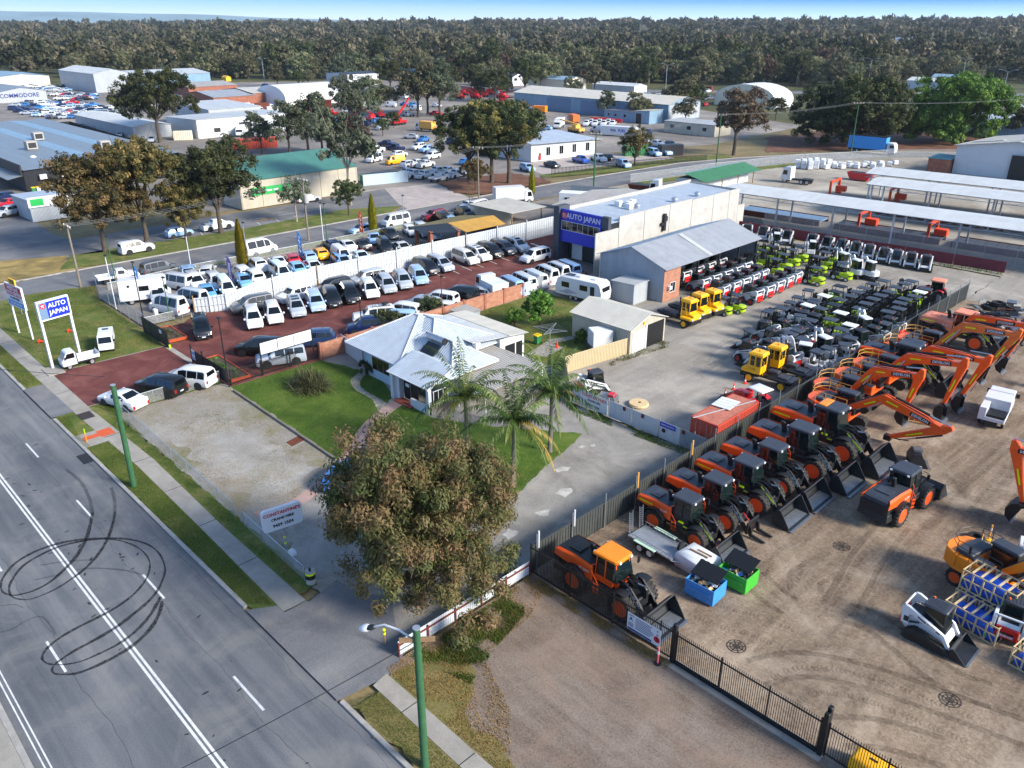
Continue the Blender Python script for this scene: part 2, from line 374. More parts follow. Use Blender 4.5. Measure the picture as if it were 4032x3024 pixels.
def car(k,loc,rz,col,label,cat,group=None,extra=None,name=None):
 if k not in PROTO:
  c=CARS[k];w=c['W']/2;L0=c['pts'][0][0];L1=c['pts'][-1][0]
  nm={'mpv':'people_mover','alph':'people_mover','hiace':'van','hibus':'high_roof_van','cargo':'panel_van','suv':'four_wheel_drive','wagon':'four_wheel_drive','sedan':'sedan','hatch':'hatchback','ute':'pickup','cabchassis':'tray_truck'}[k]
  r=root(nm);b=MB();secs=car_shell(b,k)
  b.use('trim')
  for x in c['wh']:
   for s_ in(-1,1):
    b.cyl((x,s_*(w-.12),c['r']+.02),(x,s_*(w+.004),c['r']+.02),c['r']+.07,n=18)
  b.box(L0-.12,L0+.015,-w*.75,w*.75,.3,.42)
  if k=='ute':
   b.box(-2.5,-1.1,-w+.14,w-.14,1.0,1.128)
  b.bd('body',r,30)
  sides,wsn,rw=car_glass(k,secs)
  for s_ in(-1,1):sides[s_].bd('side_window',r)
  wsn.bd('windscreen',r);rw.bd('rear_window',r)
  for x in c['wh']:
   for s_ in(-1,1):wheel(r,x,s_*(w-.1),c['r'])
  zf=c['pts'][0][1];y0=w*.9
  for s_ in(-1,1):
   mb('lamp_white').slab([(L0-.02,s_*(y0-.02),zf-.08),(L0+.012,s_*y0*.58,zf-.1),(L0-.02,s_*y0*.58,zf+.04),(L0-.14,s_*(y0+.03),zf+.06)],.012).bd('headlight',r)
   zt=min(c['belt'],c['pts'][-1][1]-.05)
   mb('lamp_red').box(L1-.014,L1+.1,min(s_*y0*.78,s_*y0*1.015),max(s_*y0*.78,s_*y0*1.015),zt-.3,zt).bd('tail_light',r)
   mb('car_paint').cb(secs[c['ws']][0]-.32,secs[c['ws']][0]-.16,min(s_*w,s_*(w+.2)),max(s_*w,s_*(w+.2)),c['belt']+.02,c['belt']+.2,.03).bd('mirror',r)
  mb('chrome').slab([(L0+.008,-y0*.5,zf-.12),(L0+.008,y0*.5,zf-.12),(L0-.03,y0*.48,zf+.02),(L0-.03,-y0*.48,zf+.02)],.012).bd('grille',r)
  mb('plastic').box(L0,L0+.022,-.19,.19,.44,.55).bd('number_plate',r)
  mb('plastic').box(L1-.02,L1+.01,-.19,.19,.62,.73).bd('number_plate',r)
  if k=='cabchassis':
   f=mb('trim');f.box(-2.4,-.4,-.45,-.3,.55,.7);f.box(-2.4,-.4,.3,.45,.55,.7);f.bd('chassis',r)
   t=mb('white');t.box(-2.6,-.5,-.95,.95,.78,.86)
   for s_ in(-1,1):t.box(-2.6,-.5,s_*.95-.02,s_*.95+.02,.862,1.1)
   t.box(-2.62,-2.58,-.93,.93,.862,1.1);t.box(-.5,-.46,-.93,.93,.862,1.7);t.bd('tray',r)
  PROTO[k]=r
 o=dup(PROTO[k],loc,rz,col)
 if name:o.name=name
 if extra:extra(o)
 return tag(o,label,cat,group)
def sunroof(o):
 mb('glass').box(.0,.55,-.42,.42,1.86,1.905).bd('sunroof',o);mb('glass').box(-1.0,-.35,-.42,.42,1.86,1.905).bd('sunroof',o)
def sunroof_low(o):mb('glass').box(-.3,.3,-.38,.38,1.84,1.9).bd('sunroof',o)
def roofrack(o):
 b=mb('black')
 for y in(-.55,.55):b.tube([(.2,y,2.0),(-1.9,y,2.0)],.03)
 for i in range(6):b.tube([(.1-.38*i,-.6,2.0),(.1-.38*i,.6,2.0)],.022)
 for x in(.1,-1.7):
  for y in(-.55,.55):b.tube([(x,y,1.86),(x,y,2.0)],.02)
 b.bd('roof_rack',o)
 s=mb('tyre');s.lathe([(.18,2.02),(.36,2.04),(.38,2.12),(.34,2.2),(.18,2.2)],(-1.3,0,0),n=14);s.bd('spare_wheel',o)
def kei_truck(loc,rz,label,canopy=False):
 r=root('small_truck',loc,rz);b=mb('white')
 b.prism([(1.66,.35),(1.7,.75),(1.62,1.0),(1.22,1.66),(1.05,1.76),(.42,1.74),(.36,.4)],-.71,.71);b.use('trim').box(1.5,1.715,-.6,.6,.36,.46)
 b.bd('cab',r,30,.04)
 mb('glass').quad(*[Vector(p)for p in((1.6,-.62,1.08),(1.6,.62,1.08),(1.27,.58,1.62),(1.27,-.58,1.62))]).bd('windscreen',r)
 for s_ in(-1,1):
  mb('glass').quad((.5,s_*.716,1.1),(1.42,s_*.716,1.1),(1.16,s_*.716,1.6),(.52,s_*.716,1.62)).bd('side_window',r)
  mb('lamp_white').box(1.64,1.7,min(s_*.42,s_*.66),max(s_*.42,s_*.66),.72,.9).bd('headlight',r)
  mb('black').box(1.3,1.42,min(s_*.72,s_*.9),max(s_*.72,s_*.9),1.1,1.32).bd('mirror',r)
  mb('lamp_red').box(-1.72,-1.66,min(s_*.4,s_*.68),max(s_*.4,s_*.68),.5,.6).bd('tail_light',r)
 f=mb('trim');f.box(-1.6,1.3,-.4,.4,.32,.5);f.box(-.9,-.3,-.65,-.4,.3,.55);f.bd('chassis',r)
 t=mb('white')
 t.box(-1.7,.3,-.72,.72,.62,.68)
 for s_ in(-1,1):t.box(-1.68,.28,s_*.7-.02,s_*.7+.02,.682,.95)
 t.box(.24,.29,-.7,.7,.682,1.35 if not canopy else.95)
 t.bd('tray',r)
 t=mb('white').box(-1.73,-1.69,-.7,.7,.64,1.12 if not canopy else.95);t.bd('tailgate',r)
 if canopy:
  q=mb('white').cb(-1.68,.2,-.7,.7,.955,1.75,.05);q.bd('canopy',r)
  mb('glass').box(-1.2,-.7,-.3,.3,1.74,1.765).bd('hatch',r)
 for x in(1.1,-.95):
  for s_ in(-1,1):wheel(r,x,s_*.63,.28,.16)
 return tag(r,label,'small truck')
def box_truck(loc,rz,label,L=6.,cab='white',boxm='white',H=3.2,name='box_truck',group=None,cat='truck',low=.9):
 r=root(name,loc,rz);w=1.15;x1=L/2
 b=mb(cab);b.prism([(x1,.5),(x1+.02,1.1),(x1-.1,1.5),(x1-.35,2.35),(x1-.6,2.5),(x1-1.6,2.48),(x1-1.65,.5)],-1.05,1.05);b.bd('cab',r,30,.05)
 mb('glass').quad((x1-.06,-.92,1.45),(x1-.06,.92,1.45),(x1-.34,.88,2.28),(x1-.34,-.88,2.28)).bd('windscreen',r)
 for s_ in(-1,1):
  mb('glass').quad((x1-1.1,s_*1.056,1.4),(x1-.25,s_*1.056,1.4),(x1-.45,s_*1.056,2.2),(x1-1.1,s_*1.056,2.2)).bd('side_window',r)
  mb('lamp_white').box(x1-.05,x1+.04,min(s_*.55,s_*.95),max(s_*.55,s_*.95),.8,1.).bd('headlight',r)
 mb('trim').box(-L/2,x1-.2,-.5,.5,.5,.8).bd('chassis',r)
 if boxm:mb(boxm).cb(-L/2-.3,x1-1.75,-w,w,low,H,.03).bd('cargo_box',r)
 for x in(x1-.8,-L/2+.9)+((-L/2+1.9,)if L>7.5 else()):
  for s_ in(-1,1):wheel(r,x,s_*.95,.42,.28)
 return tag(r,label,cat,group)
def simple_car_mesh(k):
 b=MB();secs=car_shell(b,k);s,a,c=car_glass(k,secs);w=CARS[k]['W']/2;cc=CARS[k]
 b.use('glass')
 for g in(s[-1],s[1],a,c):b.add(g.v,g.f)
 b.use('tyre')
 for x in cc['wh']:
  for s_ in(-1,1):b.cyl((x,s_*(w-.2),cc['r']),(x,s_*(w+.01),cc['r']),cc['r'],n=10)
 return b.mesh('car')
SIMPLE={}
def far_car(k,loc,rz,col,label,cat,group):
 if k not in SIMPLE:SIMPLE[k]=simple_car_mesh(k)
 o=bpy.data.objects.new({'sedan':'sedan','hatch':'hatchback','ute':'pickup','suv':'four_wheel_drive','hiace':'van','cargo':'panel_van','cabchassis':'tray_truck'}.get(k,'car'),SIMPLE[k]);C.objects.link(o)
 o.location=loc;o.rotation_euler.z=rz;o.color=(*col,1)
 return tag(o,label,cat,group)
WHITE=hx('#d3d6da');SILVER=hx('#9fa8b4');PALEB=hx('#8fb0d6');BLACK=hx('#101216');GREY=hx('#4e545c');DKBLUE=hx('#10204a');RED=hx('#b3141f');YEL=hx('#f2a90c');PEARL=hx('#c4c3be');BLUE=hx('#1f4fa8');DKRED=hx('#6e1018');TEAL=hx('#1c5c60')
# ---------- yard machines (all built facing +X, base at the ground)
def cyl_pair(b,a,c,r=.06):
 a=Vector(a);c=Vector(c);m=a.lerp(c,.6)
 b.use('black').cyl(a,m,r,n=8);b.use('bright_steel').cyl(m,c,r*.6,n=8)
def glass_box(b,x0,x1,y0,y1,z0,z1,tx=.0,ty=.04,front=0):
 b.add([(x0,y0,z0),(x1+front,y0,z0),(x1+front,y1,z0),(x0,y1,z0),(x0+tx,y0+ty,z1),(x1,y0+ty,z1),(x1,y1-ty,z1),(x0+tx,y1-ty,z1)],[(0,1,5,4),(1,2,6,5),(2,3,7,6),(3,0,4,7)])
 return b
def loader_proto(style):
 """wheel loader. style: roof colour, hood colour, stripe, attachment"""
 r=root('wheel_loader');o=style.get('paint','orange')
 b=mb('iron');b.box(-3.1,.6,-.55,.55,.75,1.25);b.box(-3.75,-3.0,-1.05,1.05,.75,1.3,.1,.05);b.box(-3.75,-3.35,-.98,.98,1.3,1.95);b.box(.6,2.3,-.45,.45,.7,1.3)
 b.box(-.7,.75,-.95,.95,1.0,1.45);b.bd('chassis',r,35,.03)
 b=mb('black');b.box(-3.5,-.75,-.86,.86,1.25,1.85,.02,.02);b.bd('engine_housing',r,35,.03)
 for s_ in(-1,1):
  b=mb(o);b.loft([[(x,s_*y,z)for x,y,z in q]for q in([(-3.72,.98,1.78),(-3.6,.98,2.2),(-3.45,.84,2.34),(-3.6,.84,1.78)],[(-2.2,1.0,1.62),(-2.2,1.0,2.3),(-2.1,.86,2.42),(-2.2,.86,1.6)],[(-.75,.98,1.25),(-.75,.98,2.18),(-.75,.86,2.3),(-.75,.86,1.25)])]);b.bd('side_panel',r,30)
 b=mb(style.get('top','charcoal'));b.loft([[(-3.7,-.83,1.6),(-3.7,.83,1.6),(-3.62,.8,2.2),(-3.62,-.8,2.2)],[(-3.3,-.84,1.6),(-3.3,.84,1.6),(-3.25,.8,2.36),(-3.25,-.8,2.36)],[(-.78,-.84,1.6),(-.78,.84,1.6),(-.78,.8,2.3),(-.78,-.8,2.3)]])
 b.box(-2.9,-2.1,-.5,.5,2.36,2.42);b.bd('hood',r,30)
 b=mb('black')
 for i in range(7):b.box(-3.76,-3.73,-.75,.75,1.3+i*.1,1.35+i*.1)
 b.bd('grille',r)
 b=mb('black');b.loft([[(-1.55+dx,-.12,z),(-1.25+dx,-.12,z),(-1.25+dx,.12,z),(-1.55+dx,.12,z)]for dx,z in((0,2.25),(-.03,2.6),(-.18,3.05))]);b.bd('exhaust_stack',r,30,.03)
 b=mb('black');b.cyl((-1.15,.45,2.28),(-1.15,.45,2.5),.1);b.cyl((-1.15,.45,2.5),(-1.15,.45,2.64),.2,n=12);b.bd('air_cleaner',r)
 for s_ in(-1,1):
  for cx,rr_ in((-2.0,.98),(1.55,.98)):
   b=mb('trim')
   arc=[(cx+rr_*cos(R_(t)),.83+rr_*sin(R_(t)))for t in((25,50,75,95,120,145)if cx<0 else(70,90,115,140,160))]
   b.loft([[(x,s_*.72,z),(x,s_*1.3,z),(x,s_*1.3,z+.05),(x,s_*.72,z+.05)]for x,z in arc]);b.bd('mudguard',r)
 for x in(-2.0,1.55):
  for s_ in(-1,1):wheel(r,x,s_*1.02,.82,.58,'dusty_tyre','rim_orange',18)
 rc=style.get('roof','charcoal');cz=style.get('cab','trim')
 b=mb(cz);b.box(-.72,.62,-.8,.8,1.45,1.85,0,0);b.prism([(.62,1.3),(.95,1.6),(.95,1.85),(.62,1.85)],-.6,.6)
 for x,y in((-.68,-.74),(-.68,.74),(.05,-.78),(.05,.78),(.72,-.62),(.72,.62)):b.tube([(x,y,1.8),(x*.9,y*.93,3.15)],.05)
 b.bd('cab_frame',r,35,.02)
 g=glass_box(mb('cab_glass'),-.7,.62,-.76,.76,1.86,3.1,.06,.05,.28);g.bd('cab_glazing',r,0)
 b=mb('seat');b.cb(-.5,.0,-.25,.25,1.86,2.15,.04);b.cb(-.55,-.42,-.25,.25,2.15,2.75,.04);b.bd('driver_seat',r)
 b=mb(rc);b.loft([[(-.88,-.8,z),(.68,-.74,z),(.86,-.6,z),(.86,.6,z),(.68,.74,z),(-.88,.8,z)]if i<2 else[(-.8,-.72,z),(.64,-.66,z),(.78,-.54,z),(.78,.54,z),(.64,.66,z),(-.8,.72,z)]for i,z in enumerate((3.1,3.24,3.3))]);b.bd('roof',r,30)
 for s_ in(-1,1):
  b=mb('lamp_white');b.box(.86,.92,s_*.5-.08,s_*.5+.08,3.12,3.24);b.box(-.95,-.88,s_*.6-.07,s_*.6+.07,3.12,3.22);b.bd('work_light',r)
 for s_ in(-1,1):
  b=mb('black');b.tube([(.7,s_*.75,3.05),(.95,s_*1.15,2.95),(.95,s_*1.15,2.6)],.02);b.box(.92,.98,s_*1.15-.1,s_*1.15+.1,2.45,2.85);b.bd('mirror',r)
 for s_ in(-1,1):
  b=mb(o);b.tube([(-.75,s_*1.05,1.5),(-.75,s_*1.05,2.5),(-.55,s_*.85,2.6)],.022);b.tube([(-.2,s_*1.05,.7),(-.2,s_*1.1,1.5),(-.75,s_*1.05,2.1)],.022);b.tube([(-.55,s_*1.05,.7),(-.55,s_*1.08,1.5)],.022)
  for z in(.75,1.05,1.35):b.box(-.55,-.2,min(s_,s_*1.12),max(s_,s_*1.12),z,z+.03)
  b.bd('ladder',r)
 b=mb(style.get('arm','black'))
 for s_ in(-1,1):
  b.prism([(1.15,1.95),(1.4,2.1),(1.75,2.0),(2.5,1.25),(2.95,.55),(3.1,.3),(2.9,.25),(2.6,.5),(2.15,1.15),(1.6,1.65),(1.2,1.7)],s_*.58-.07,s_*.58+.07)
  b.box(.8,1.45,s_*.45-.06,s_*.45+.06,1.2,2.05)
 b.cyl((2.2,-.6,1.35),(2.2,.6,1.35),.14);b.prism([(1.7,1.9),(2.3,2.15),(2.5,2.0),(2.5,1.4),(2.25,1.35),(2.1,1.6)],-.1,.1)
 b.bd('lift_arm',r,35,.015)
 for s_ in(-.32,.32):b=MB();cyl_pair(b,(.8,s_,1.05),(2.1,s_,1.3),.08);b.bd('hydraulic_ram',r)
 b=MB();cyl_pair(b,(1.05,0,1.95),(2.35,0,2.1),.09);b.bd('hydraulic_ram',r)
 b=mb('black')
 for y in(-.2,-.12,.12,.2,.28):b.tube([(.9,y,1.75),(1.3,y,2.1+abs(y)*.3),(1.8,y,1.95),(2.2,y*.8,1.75)],.022,5)
 b.bd('hose',r)
 att=style.get('att','bucket')
 if att=='bucket':
  prof=[(3.0,.15),(4.25,.06),(4.25,.1),(3.15,.22),(2.98,.5),(3.05,.95),(3.35,1.3),(3.3,1.34),(2.95,1.0),(2.86,.5)]
  b=mb('iron');b.prism(prof,-1.42,1.42)
  for s_ in(-1,1):b.prism([(3.0,.15),(4.2,.08),(4.1,.3),(3.45,1.28),(3.3,1.32),(2.95,1.0),(2.88,.5)],s_*1.42-.025,s_*1.42+.025)
  b.bd('bucket',r,30);e=mb('steel');e.box(4.08,4.42,-1.46,1.46,.055,.1);e.bd('cutting_edge',r)
  e=mb('steel');e.slab([(3.24,-1.38,.235),(4.05,-1.38,.13),(4.05,1.38,.13),(3.24,1.38,.235)],.01).bd('bucket_floor',r)
 else:
  b=mb('black');b.prism([(2.85,.3),(3.05,.3),(3.05,1.15),(2.95,1.2)],-.75,.75)
  for s_ in(-.5,.5):b.prism([(3.05,.9),(3.2,.85),(3.3,.3),(4.3,.12),(4.3,.07),(3.15,.1),(3.05,.25)],s_-.08,s_+.08)
  b.bd('fork_frame',r,30);mb('red').tube([(2.3,-.2,1.5),(2.75,-.3,1.2),(3.06,-.2,.8)],.035).bd('hose',r)
 if style.get('word'):
  for s_ in(-1,1):
   text(style['word'],.29,'plastic',r,frame((2.03,s_*.66,1.47),(.77,0,-.64)if s_<0 else(-.77,0,.64),(.64,0,.77)),bold=.008)
 if style.get('num'):
  for s_ in(-1,1):text(style['num'],.2,'plastic',r,frame((-1.35,s_*1.005,1.85),(1 if s_<0 else-1,0,-.0),(0,0,1)),bold=.005)
 if style.get('stripe'):
  b=mb('hivis')
  for s_ in(-1,1):
   b.box(-3.45,-2.3,min(s_*.985,s_*1.012),max(s_*.985,s_*1.012),1.9,1.99)
   b.box(-.1,.3,min(s_*.8,s_*.965),max(s_*.8,s_*.965),1.5,1.58);b.box(.35,.72,min(s_*.8,s_*.97),max(s_*.8,s_*.97),1.3,1.38)
   b.slab([(1.45,s_*.665,2.06),(2.55,s_*.665,1.17),(2.5,s_*.665,1.08),(1.42,s_*.665,1.98)],.01)
  b.bd('reflective_stripe',r)
 return r
def exc_proto(paint,boom,stick,bucket,word=None,rail='amber',wheeled=False,att=True,band='black',top='charcoal',num=None):
 """excavator; boom = [pivot,knee,tip] in x,z; stick = [tip,wrist]; bucket = angle or None"""
 r=root('excavator')
 if not wheeled:
  for s_ in(-1,1):
   b=mb('dusty_tyre');prof=[]
   for cx,a0,a1 in((1.55,-90,90),(-1.55,90,270)):
    for i in range(7):
     t=R_(a0+(a1-a0)*i/6);prof.append((cx+.45*cos(t),.46+.45*sin(t)))
   b.prism(prof,s_*1.2-.3,s_*1.2+.3)
   n=30
   for i in range(n):
    L=6.2+2*pi*.45;d=L*i/n
    if d<3.1:p=(-1.55+d,.92,0)
    elif d<3.1+pi*.45:t=(d-3.1)/.45;p=(1.55+.46*sin(t),.46+.46*cos(t),-t)
    elif d<6.2+pi*.45:p=(1.55-(d-3.1-pi*.45),.0,0)
    else:t=(d-6.2-pi*.45)/.45;p=(-1.55-.46*sin(t),.46-.46*cos(t),-t)
    b.T=Tr((p[0],s_*1.2,p[1]))@Ro(-p[2],4,'Y');b.box(-.07,.07,-.32,.32,-.03,.03);b.T=None
   b.bd('track',r,30)
   mb('iron').box(-1.5,1.5,s_*1.2-.31,s_*1.2+.31,.3,.62).bd('track_frame',r)
  mb('iron').box(-.8,.8,-.95,.95,.5,1.0).bd('undercarriage',r)
 else:
  mb('iron').box(-1.9,1.9,-.6,.6,.6,1.0).bd('undercarriage',r)
  for x in(-1.35,1.35):
   for s_ in(-1,1):wheel(r,x,s_*1.0,.55,.5,'dusty_tyre','rim_orange',14)
 mb('black').cyl((0,0,.95),(0,0,1.12),.7,n=18).bd('slew_ring',r)
 b=mb(paint);b.loft([[(x,y,z)for x,y in((1.3,-1.3),(1.3,1.3),(-1.6,1.3),(-2.25,1.0),(-2.5,.4),(-2.5,-.4),(-2.25,-1.0),(-1.6,-1.3))]for z in(1.12,1.3)]);
 b.loft([[(x,y,z)for x,y in((-1.5,-1.3),(-1.5,1.3),(-1.75,1.3),(-2.35,1.0),(-2.62,.4),(-2.62,-.4),(-2.35,-1.0),(-1.75,-1.3))]for z in(1.2,2.05,2.2)]);b.bd('counterweight',r,30,.04)
 b=mb(paint);b.cb(-1.5,.35,-1.28,-.25,1.3,2.15,.06);b.cb(-1.5,-.75,-.25,1.28,1.3,2.15,.06);b.cb(.4,1.25,-1.26,-.45,1.3,1.9,.06);b.bd('body_panel',r,30)
 b=mb(top);b.cb(-1.75,-.75,-1.0,1.05,2.16,2.42,.05);b.cb(-.7,.3,-1.1,-.4,2.15,2.28,.04);b.box(.45,1.2,-1.2,-.5,1.9,1.96);b.bd('engine_cover',r)
 mb('black').cyl((-1.0,-.9,2.4),(-1.05,-.9,2.85),.07).bd('exhaust',r)
 b=mb('trim');b.cb(-.55,1.3,.4,1.28,1.3,1.75,.04)
 for x,y in((-.5,.44),(-.5,1.22),(.35,1.24),(.95,.44),(.95,1.22)):b.tube([(x+(.25 if x>.9 else 0),y,1.7),(x,y,2.95)],.045)
 b.bd('cab_frame',r);glass_box(mb('cab_glass'),-.52,.95,.43,1.25,1.76,2.92,0,.02,.3).bd('cab_glazing',r,0)
 mb(top).cb(-.62,1.05,.36,1.3,2.9,3.06,.07).bd('cab_roof',r,30)
 b=mb(rail)
 for y in(-1.25,1.25):
  for z in(2.75,3.1):b.tube([(-1.6,y,z),(-.4 if y>0 else 1.0,y,z)],.022,5)
  for x in((-1.6,-1.0,-.4)if y>0 else(-1.6,-.8,0,1.0)):b.tube([(x,y,2.1),(x,y,3.1)],.022,5)
 for z in(2.75,3.1):b.tube([(-1.6,-1.25,z),(-2.1,-.8,z),(-2.3,0,z),(-2.1,.8,z),(-1.6,1.25,z)],.022,5)
 b.bd('handrail',r)
 p0,p1,p2=[Ve((x,0,z))for x,z in boom];q1=Ve((stick[0],0,stick[1]))
 def limb(mb_,pts,h,wd):
  n=len(pts);L=[];U_=[]
  for i,p in enumerate(pts):
   d=(pts[min(i+1,n-1)]-pts[max(i-1,0)]).normalized();nn=Ve((-d.z,0,d.x));L.append(p-nn*h[i]*.5);U_.append(p+nn*h[i]*.5)
  mb_.prism([(p.x,p.z)for p in U_+L[::-1]],-wd,wd)
 b=mb(paint);k1=p0.lerp(p1,.8);k2=p1.lerp(p2,.2)
 limb(b,[p0,p0.lerp(p1,.4),k1,p1,k2,p1.lerp(p2,.6),p2],[.3,.5,.75,.8,.75,.55,.32],.26);b.bd('boom',r,30,.02)
 b=mb(paint);d=(q1-p2).normalized();back=p2-d*.65
 limb(b,[back,p2,p2.lerp(q1,.35),q1],[.3,.7,.5,.26],.2);b.bd('stick',r,30,.02)
 for y in(-.4,.4):b=MB();cyl_pair(b,(p0.x+.35,y,p0.z-.55),(p1.x-.1,y,p1.z-.25),.09);b.bd('hydraulic_ram',r)
 b=MB()
 nn=Ve((-(p2-p1).z,0,(p2-p1).x)).normalized();nn=nn if nn.z>0 else-nn
 cyl_pair(b,p1.lerp(p2,.15)+nn*.55,back+nn*.05,.1);b.bd('hydraulic_ram',r);b=MB()
 fn=Ve((d.z,0,-d.x));fn=fn if fn.x>0 else-fn
 cyl_pair(b,p2+fn*.45+d*.25,p2.lerp(q1,.82)+fn*.38,.08);b.bd('hydraulic_ram',r)
 b=mb('black')
 for y in(-.16,.16):b.tube([p0+Ve((.1,y,.35)),p0.lerp(p1,.6)+Ve((0,y,.5)),p1+nn*.48+Ve((0,y,0)),p1.lerp(p2,.7)+nn*.36+Ve((0,y,0)),p2+nn*.25+Ve((0,y*1.4,-.3))],.03,5)
 b.bd('hose',r)
 if bucket is not None:
  b=mb('black');w_=.62;a=R_(bucket);T=Tr(q1)@Ro(-a,4,'Y')
  b.T=T;prof=[(.1,.15),(-.15,-.1),(-.2,-.5),(.05,-.95),(.55,-1.15),(1.05,-1.0),(1.02,-.93),(.55,-1.05),(.12,-.86),(-.1,-.46),(-.05,-.1),(.15,.05)]
  b.prism(prof,-w_,w_)
  for s_ in(-1,1):b.prism([(.1,.12),(-.18,-.1),(-.2,-.5),(.05,-.95),(.55,-1.12),(1.0,-.98),(.4,-.2)],s_*w_-.025,s_*w_+.025)
  b.use('steel')
  for i in range(5):y=-w_+.08+i*(2*w_-.16)/4;b.prism([(.95,-1.02),(1.25,-.93),(.95,-.94)],y-.06,y+.06)
  b.use('iron').prism([(-.1,.2),(.3,.2),(.35,-.1),(-.05,-.1)],-.3,.3);b.T=None;b.bd('bucket',r,30)
 else:
  b=mb('black');b.T=Tr(q1);b.box(-.25,.3,-.22,.22,-.25,.2);b.T=None
  b.tube([q1,q1+Ve((.9,0,.1)),q1+Ve((1.6,0,.25))],.05);b.bd('coupler',r)
 if word:
  u=(p2-p1).normalized();c=p1.lerp(p2,.62)
  for s_ in(-1,1):
   x=u if s_<0 else-u;up=Ve((0,0,1));off=Ve((0,s_*.262,0))
   h=Ve((-u.z,0,u.x))*.16
   mb(band).slab([c+off-u*.8-h,c+off+u*.8-h,c+off+u*.8+h,c+off-u*.8+h]if s_<0 else[c+off-u*.8+h,c+off+u*.8+h,c+off+u*.8-h,c+off-u*.8-h],.012).bd('name_panel',r)
   text(word,.3,'plastic',r,frame(c+Ve((0,s_*.28,0)),x,up),bold=.008,sx=1.0)
  b=mb('hivis')
  for s_ in(-1,1):
   for(A,B,t0,t1)in((p0,p1,.5,.8),(p1,p2,.05,.25),(p2,q1,.35,.65)):
    e=(B-A).normalized();h=Ve((-e.z,0,e.x))*.05;a=A.lerp(B,t0)+Ve((0,s_*.268,0));c2=A.lerp(B,t1)+Ve((0,s_*.268,0))
    b.slab([a-h,c2-h,c2+h,a+h],.012)
  b.bd('reflective_stripe',r)
 return r
def forklift_proto(paint='lime',top='charcoal',mast=3.0):
 r=root('forklift');b=mb(paint)
 b.loft([[(x,y,z)for x,y in((-.55,-.55),(-.55,.55),(-1.15,.52),(-1.4,.3),(-1.4,-.3),(-1.15,-.52))]for z in(.25,.85,1.02)]);b.bd('counterweight',r,30,.05)
 b=mb(paint);b.cb(-.9,.0,-.5,.5,.55,1.0,.06);b.box(-.2,.75,-.55,.55,.3,.55);b.bd('body',r,30)
 b=mb('black');b.loft([[(x,y,z)for x,y in((-1.16,-.53),(-1.16,.53),(-1.42,.31),(-1.42,-.31))]for z in(.62,.78)]);b.bd('trim',r);mb('black').box(-.3,.7,-.5,.5,.55,.58).bd('floor_plate',r)
 b=mb('seat');b.cb(-.6,-.1,-.25,.25,1.0,1.12,.03);b.cb(-.68,-.55,-.25,.25,1.1,1.55,.03);b.bd('seat',r)
 b=mb('black');b.tube([(.62,0,.55),(.35,0,1.15)],.03);b.lathe([(.16,1.14),(.18,1.16),(.16,1.18),(.14,1.16)],(.33,0,0),n=12);b.bd('steering_wheel',r)
 for s_ in(-1,1):
  for q in([(-.85,s_*.48,1.0),(-.75,s_*.48,2.05)],[(.72,s_*.5,.6),(.4,s_*.48,2.05)]):mb('black').tube(q,.035,5).bd('guard_post',r)
 b=mb(top);b.cb(-.82,.48,-.52,.52,2.04,2.12,.04);b.bd('overhead_guard',r)
 b=mb('black')
 for s_ in(-1,1):
  b.box(.8,.92,s_*.3-.05,s_*.3+.05,.1,mast*.68);b.box(.93,1.03,s_*.22-.04,s_*.22+.04,.1,mast*.7)
 for z in(.4,1.2,mast*.66):b.box(.84,.98,-.3,.3,z,z+.08)
 b.cyl((.88,0,.2),(.88,0,mast*.62),.05);b.box(1.04,1.1,-.5,.5,.15,.85);b.bd('mast',r)
 b=mb('iron')
 for s_ in(-1,1):b.prism([(1.1,.7),(1.15,.7),(1.16,.12),(2.1,.06),(2.1,.03),(1.1,.06)],s_*.28-.05,s_*.28+.05)
 b.bd('fork',r)
 for x,rr_ in((.6,.33),(-.95,.27)):
  for s_ in(-1,1):wheel(r,x,s_*.5,rr_,.22,'tyre','white')
 for s_ in(-1,1):mb('lamp_red').box(-1.2,-1.1,s_*.42-.08,s_*.42+.08,.9,.97).bd('tail_light',r)
 return r
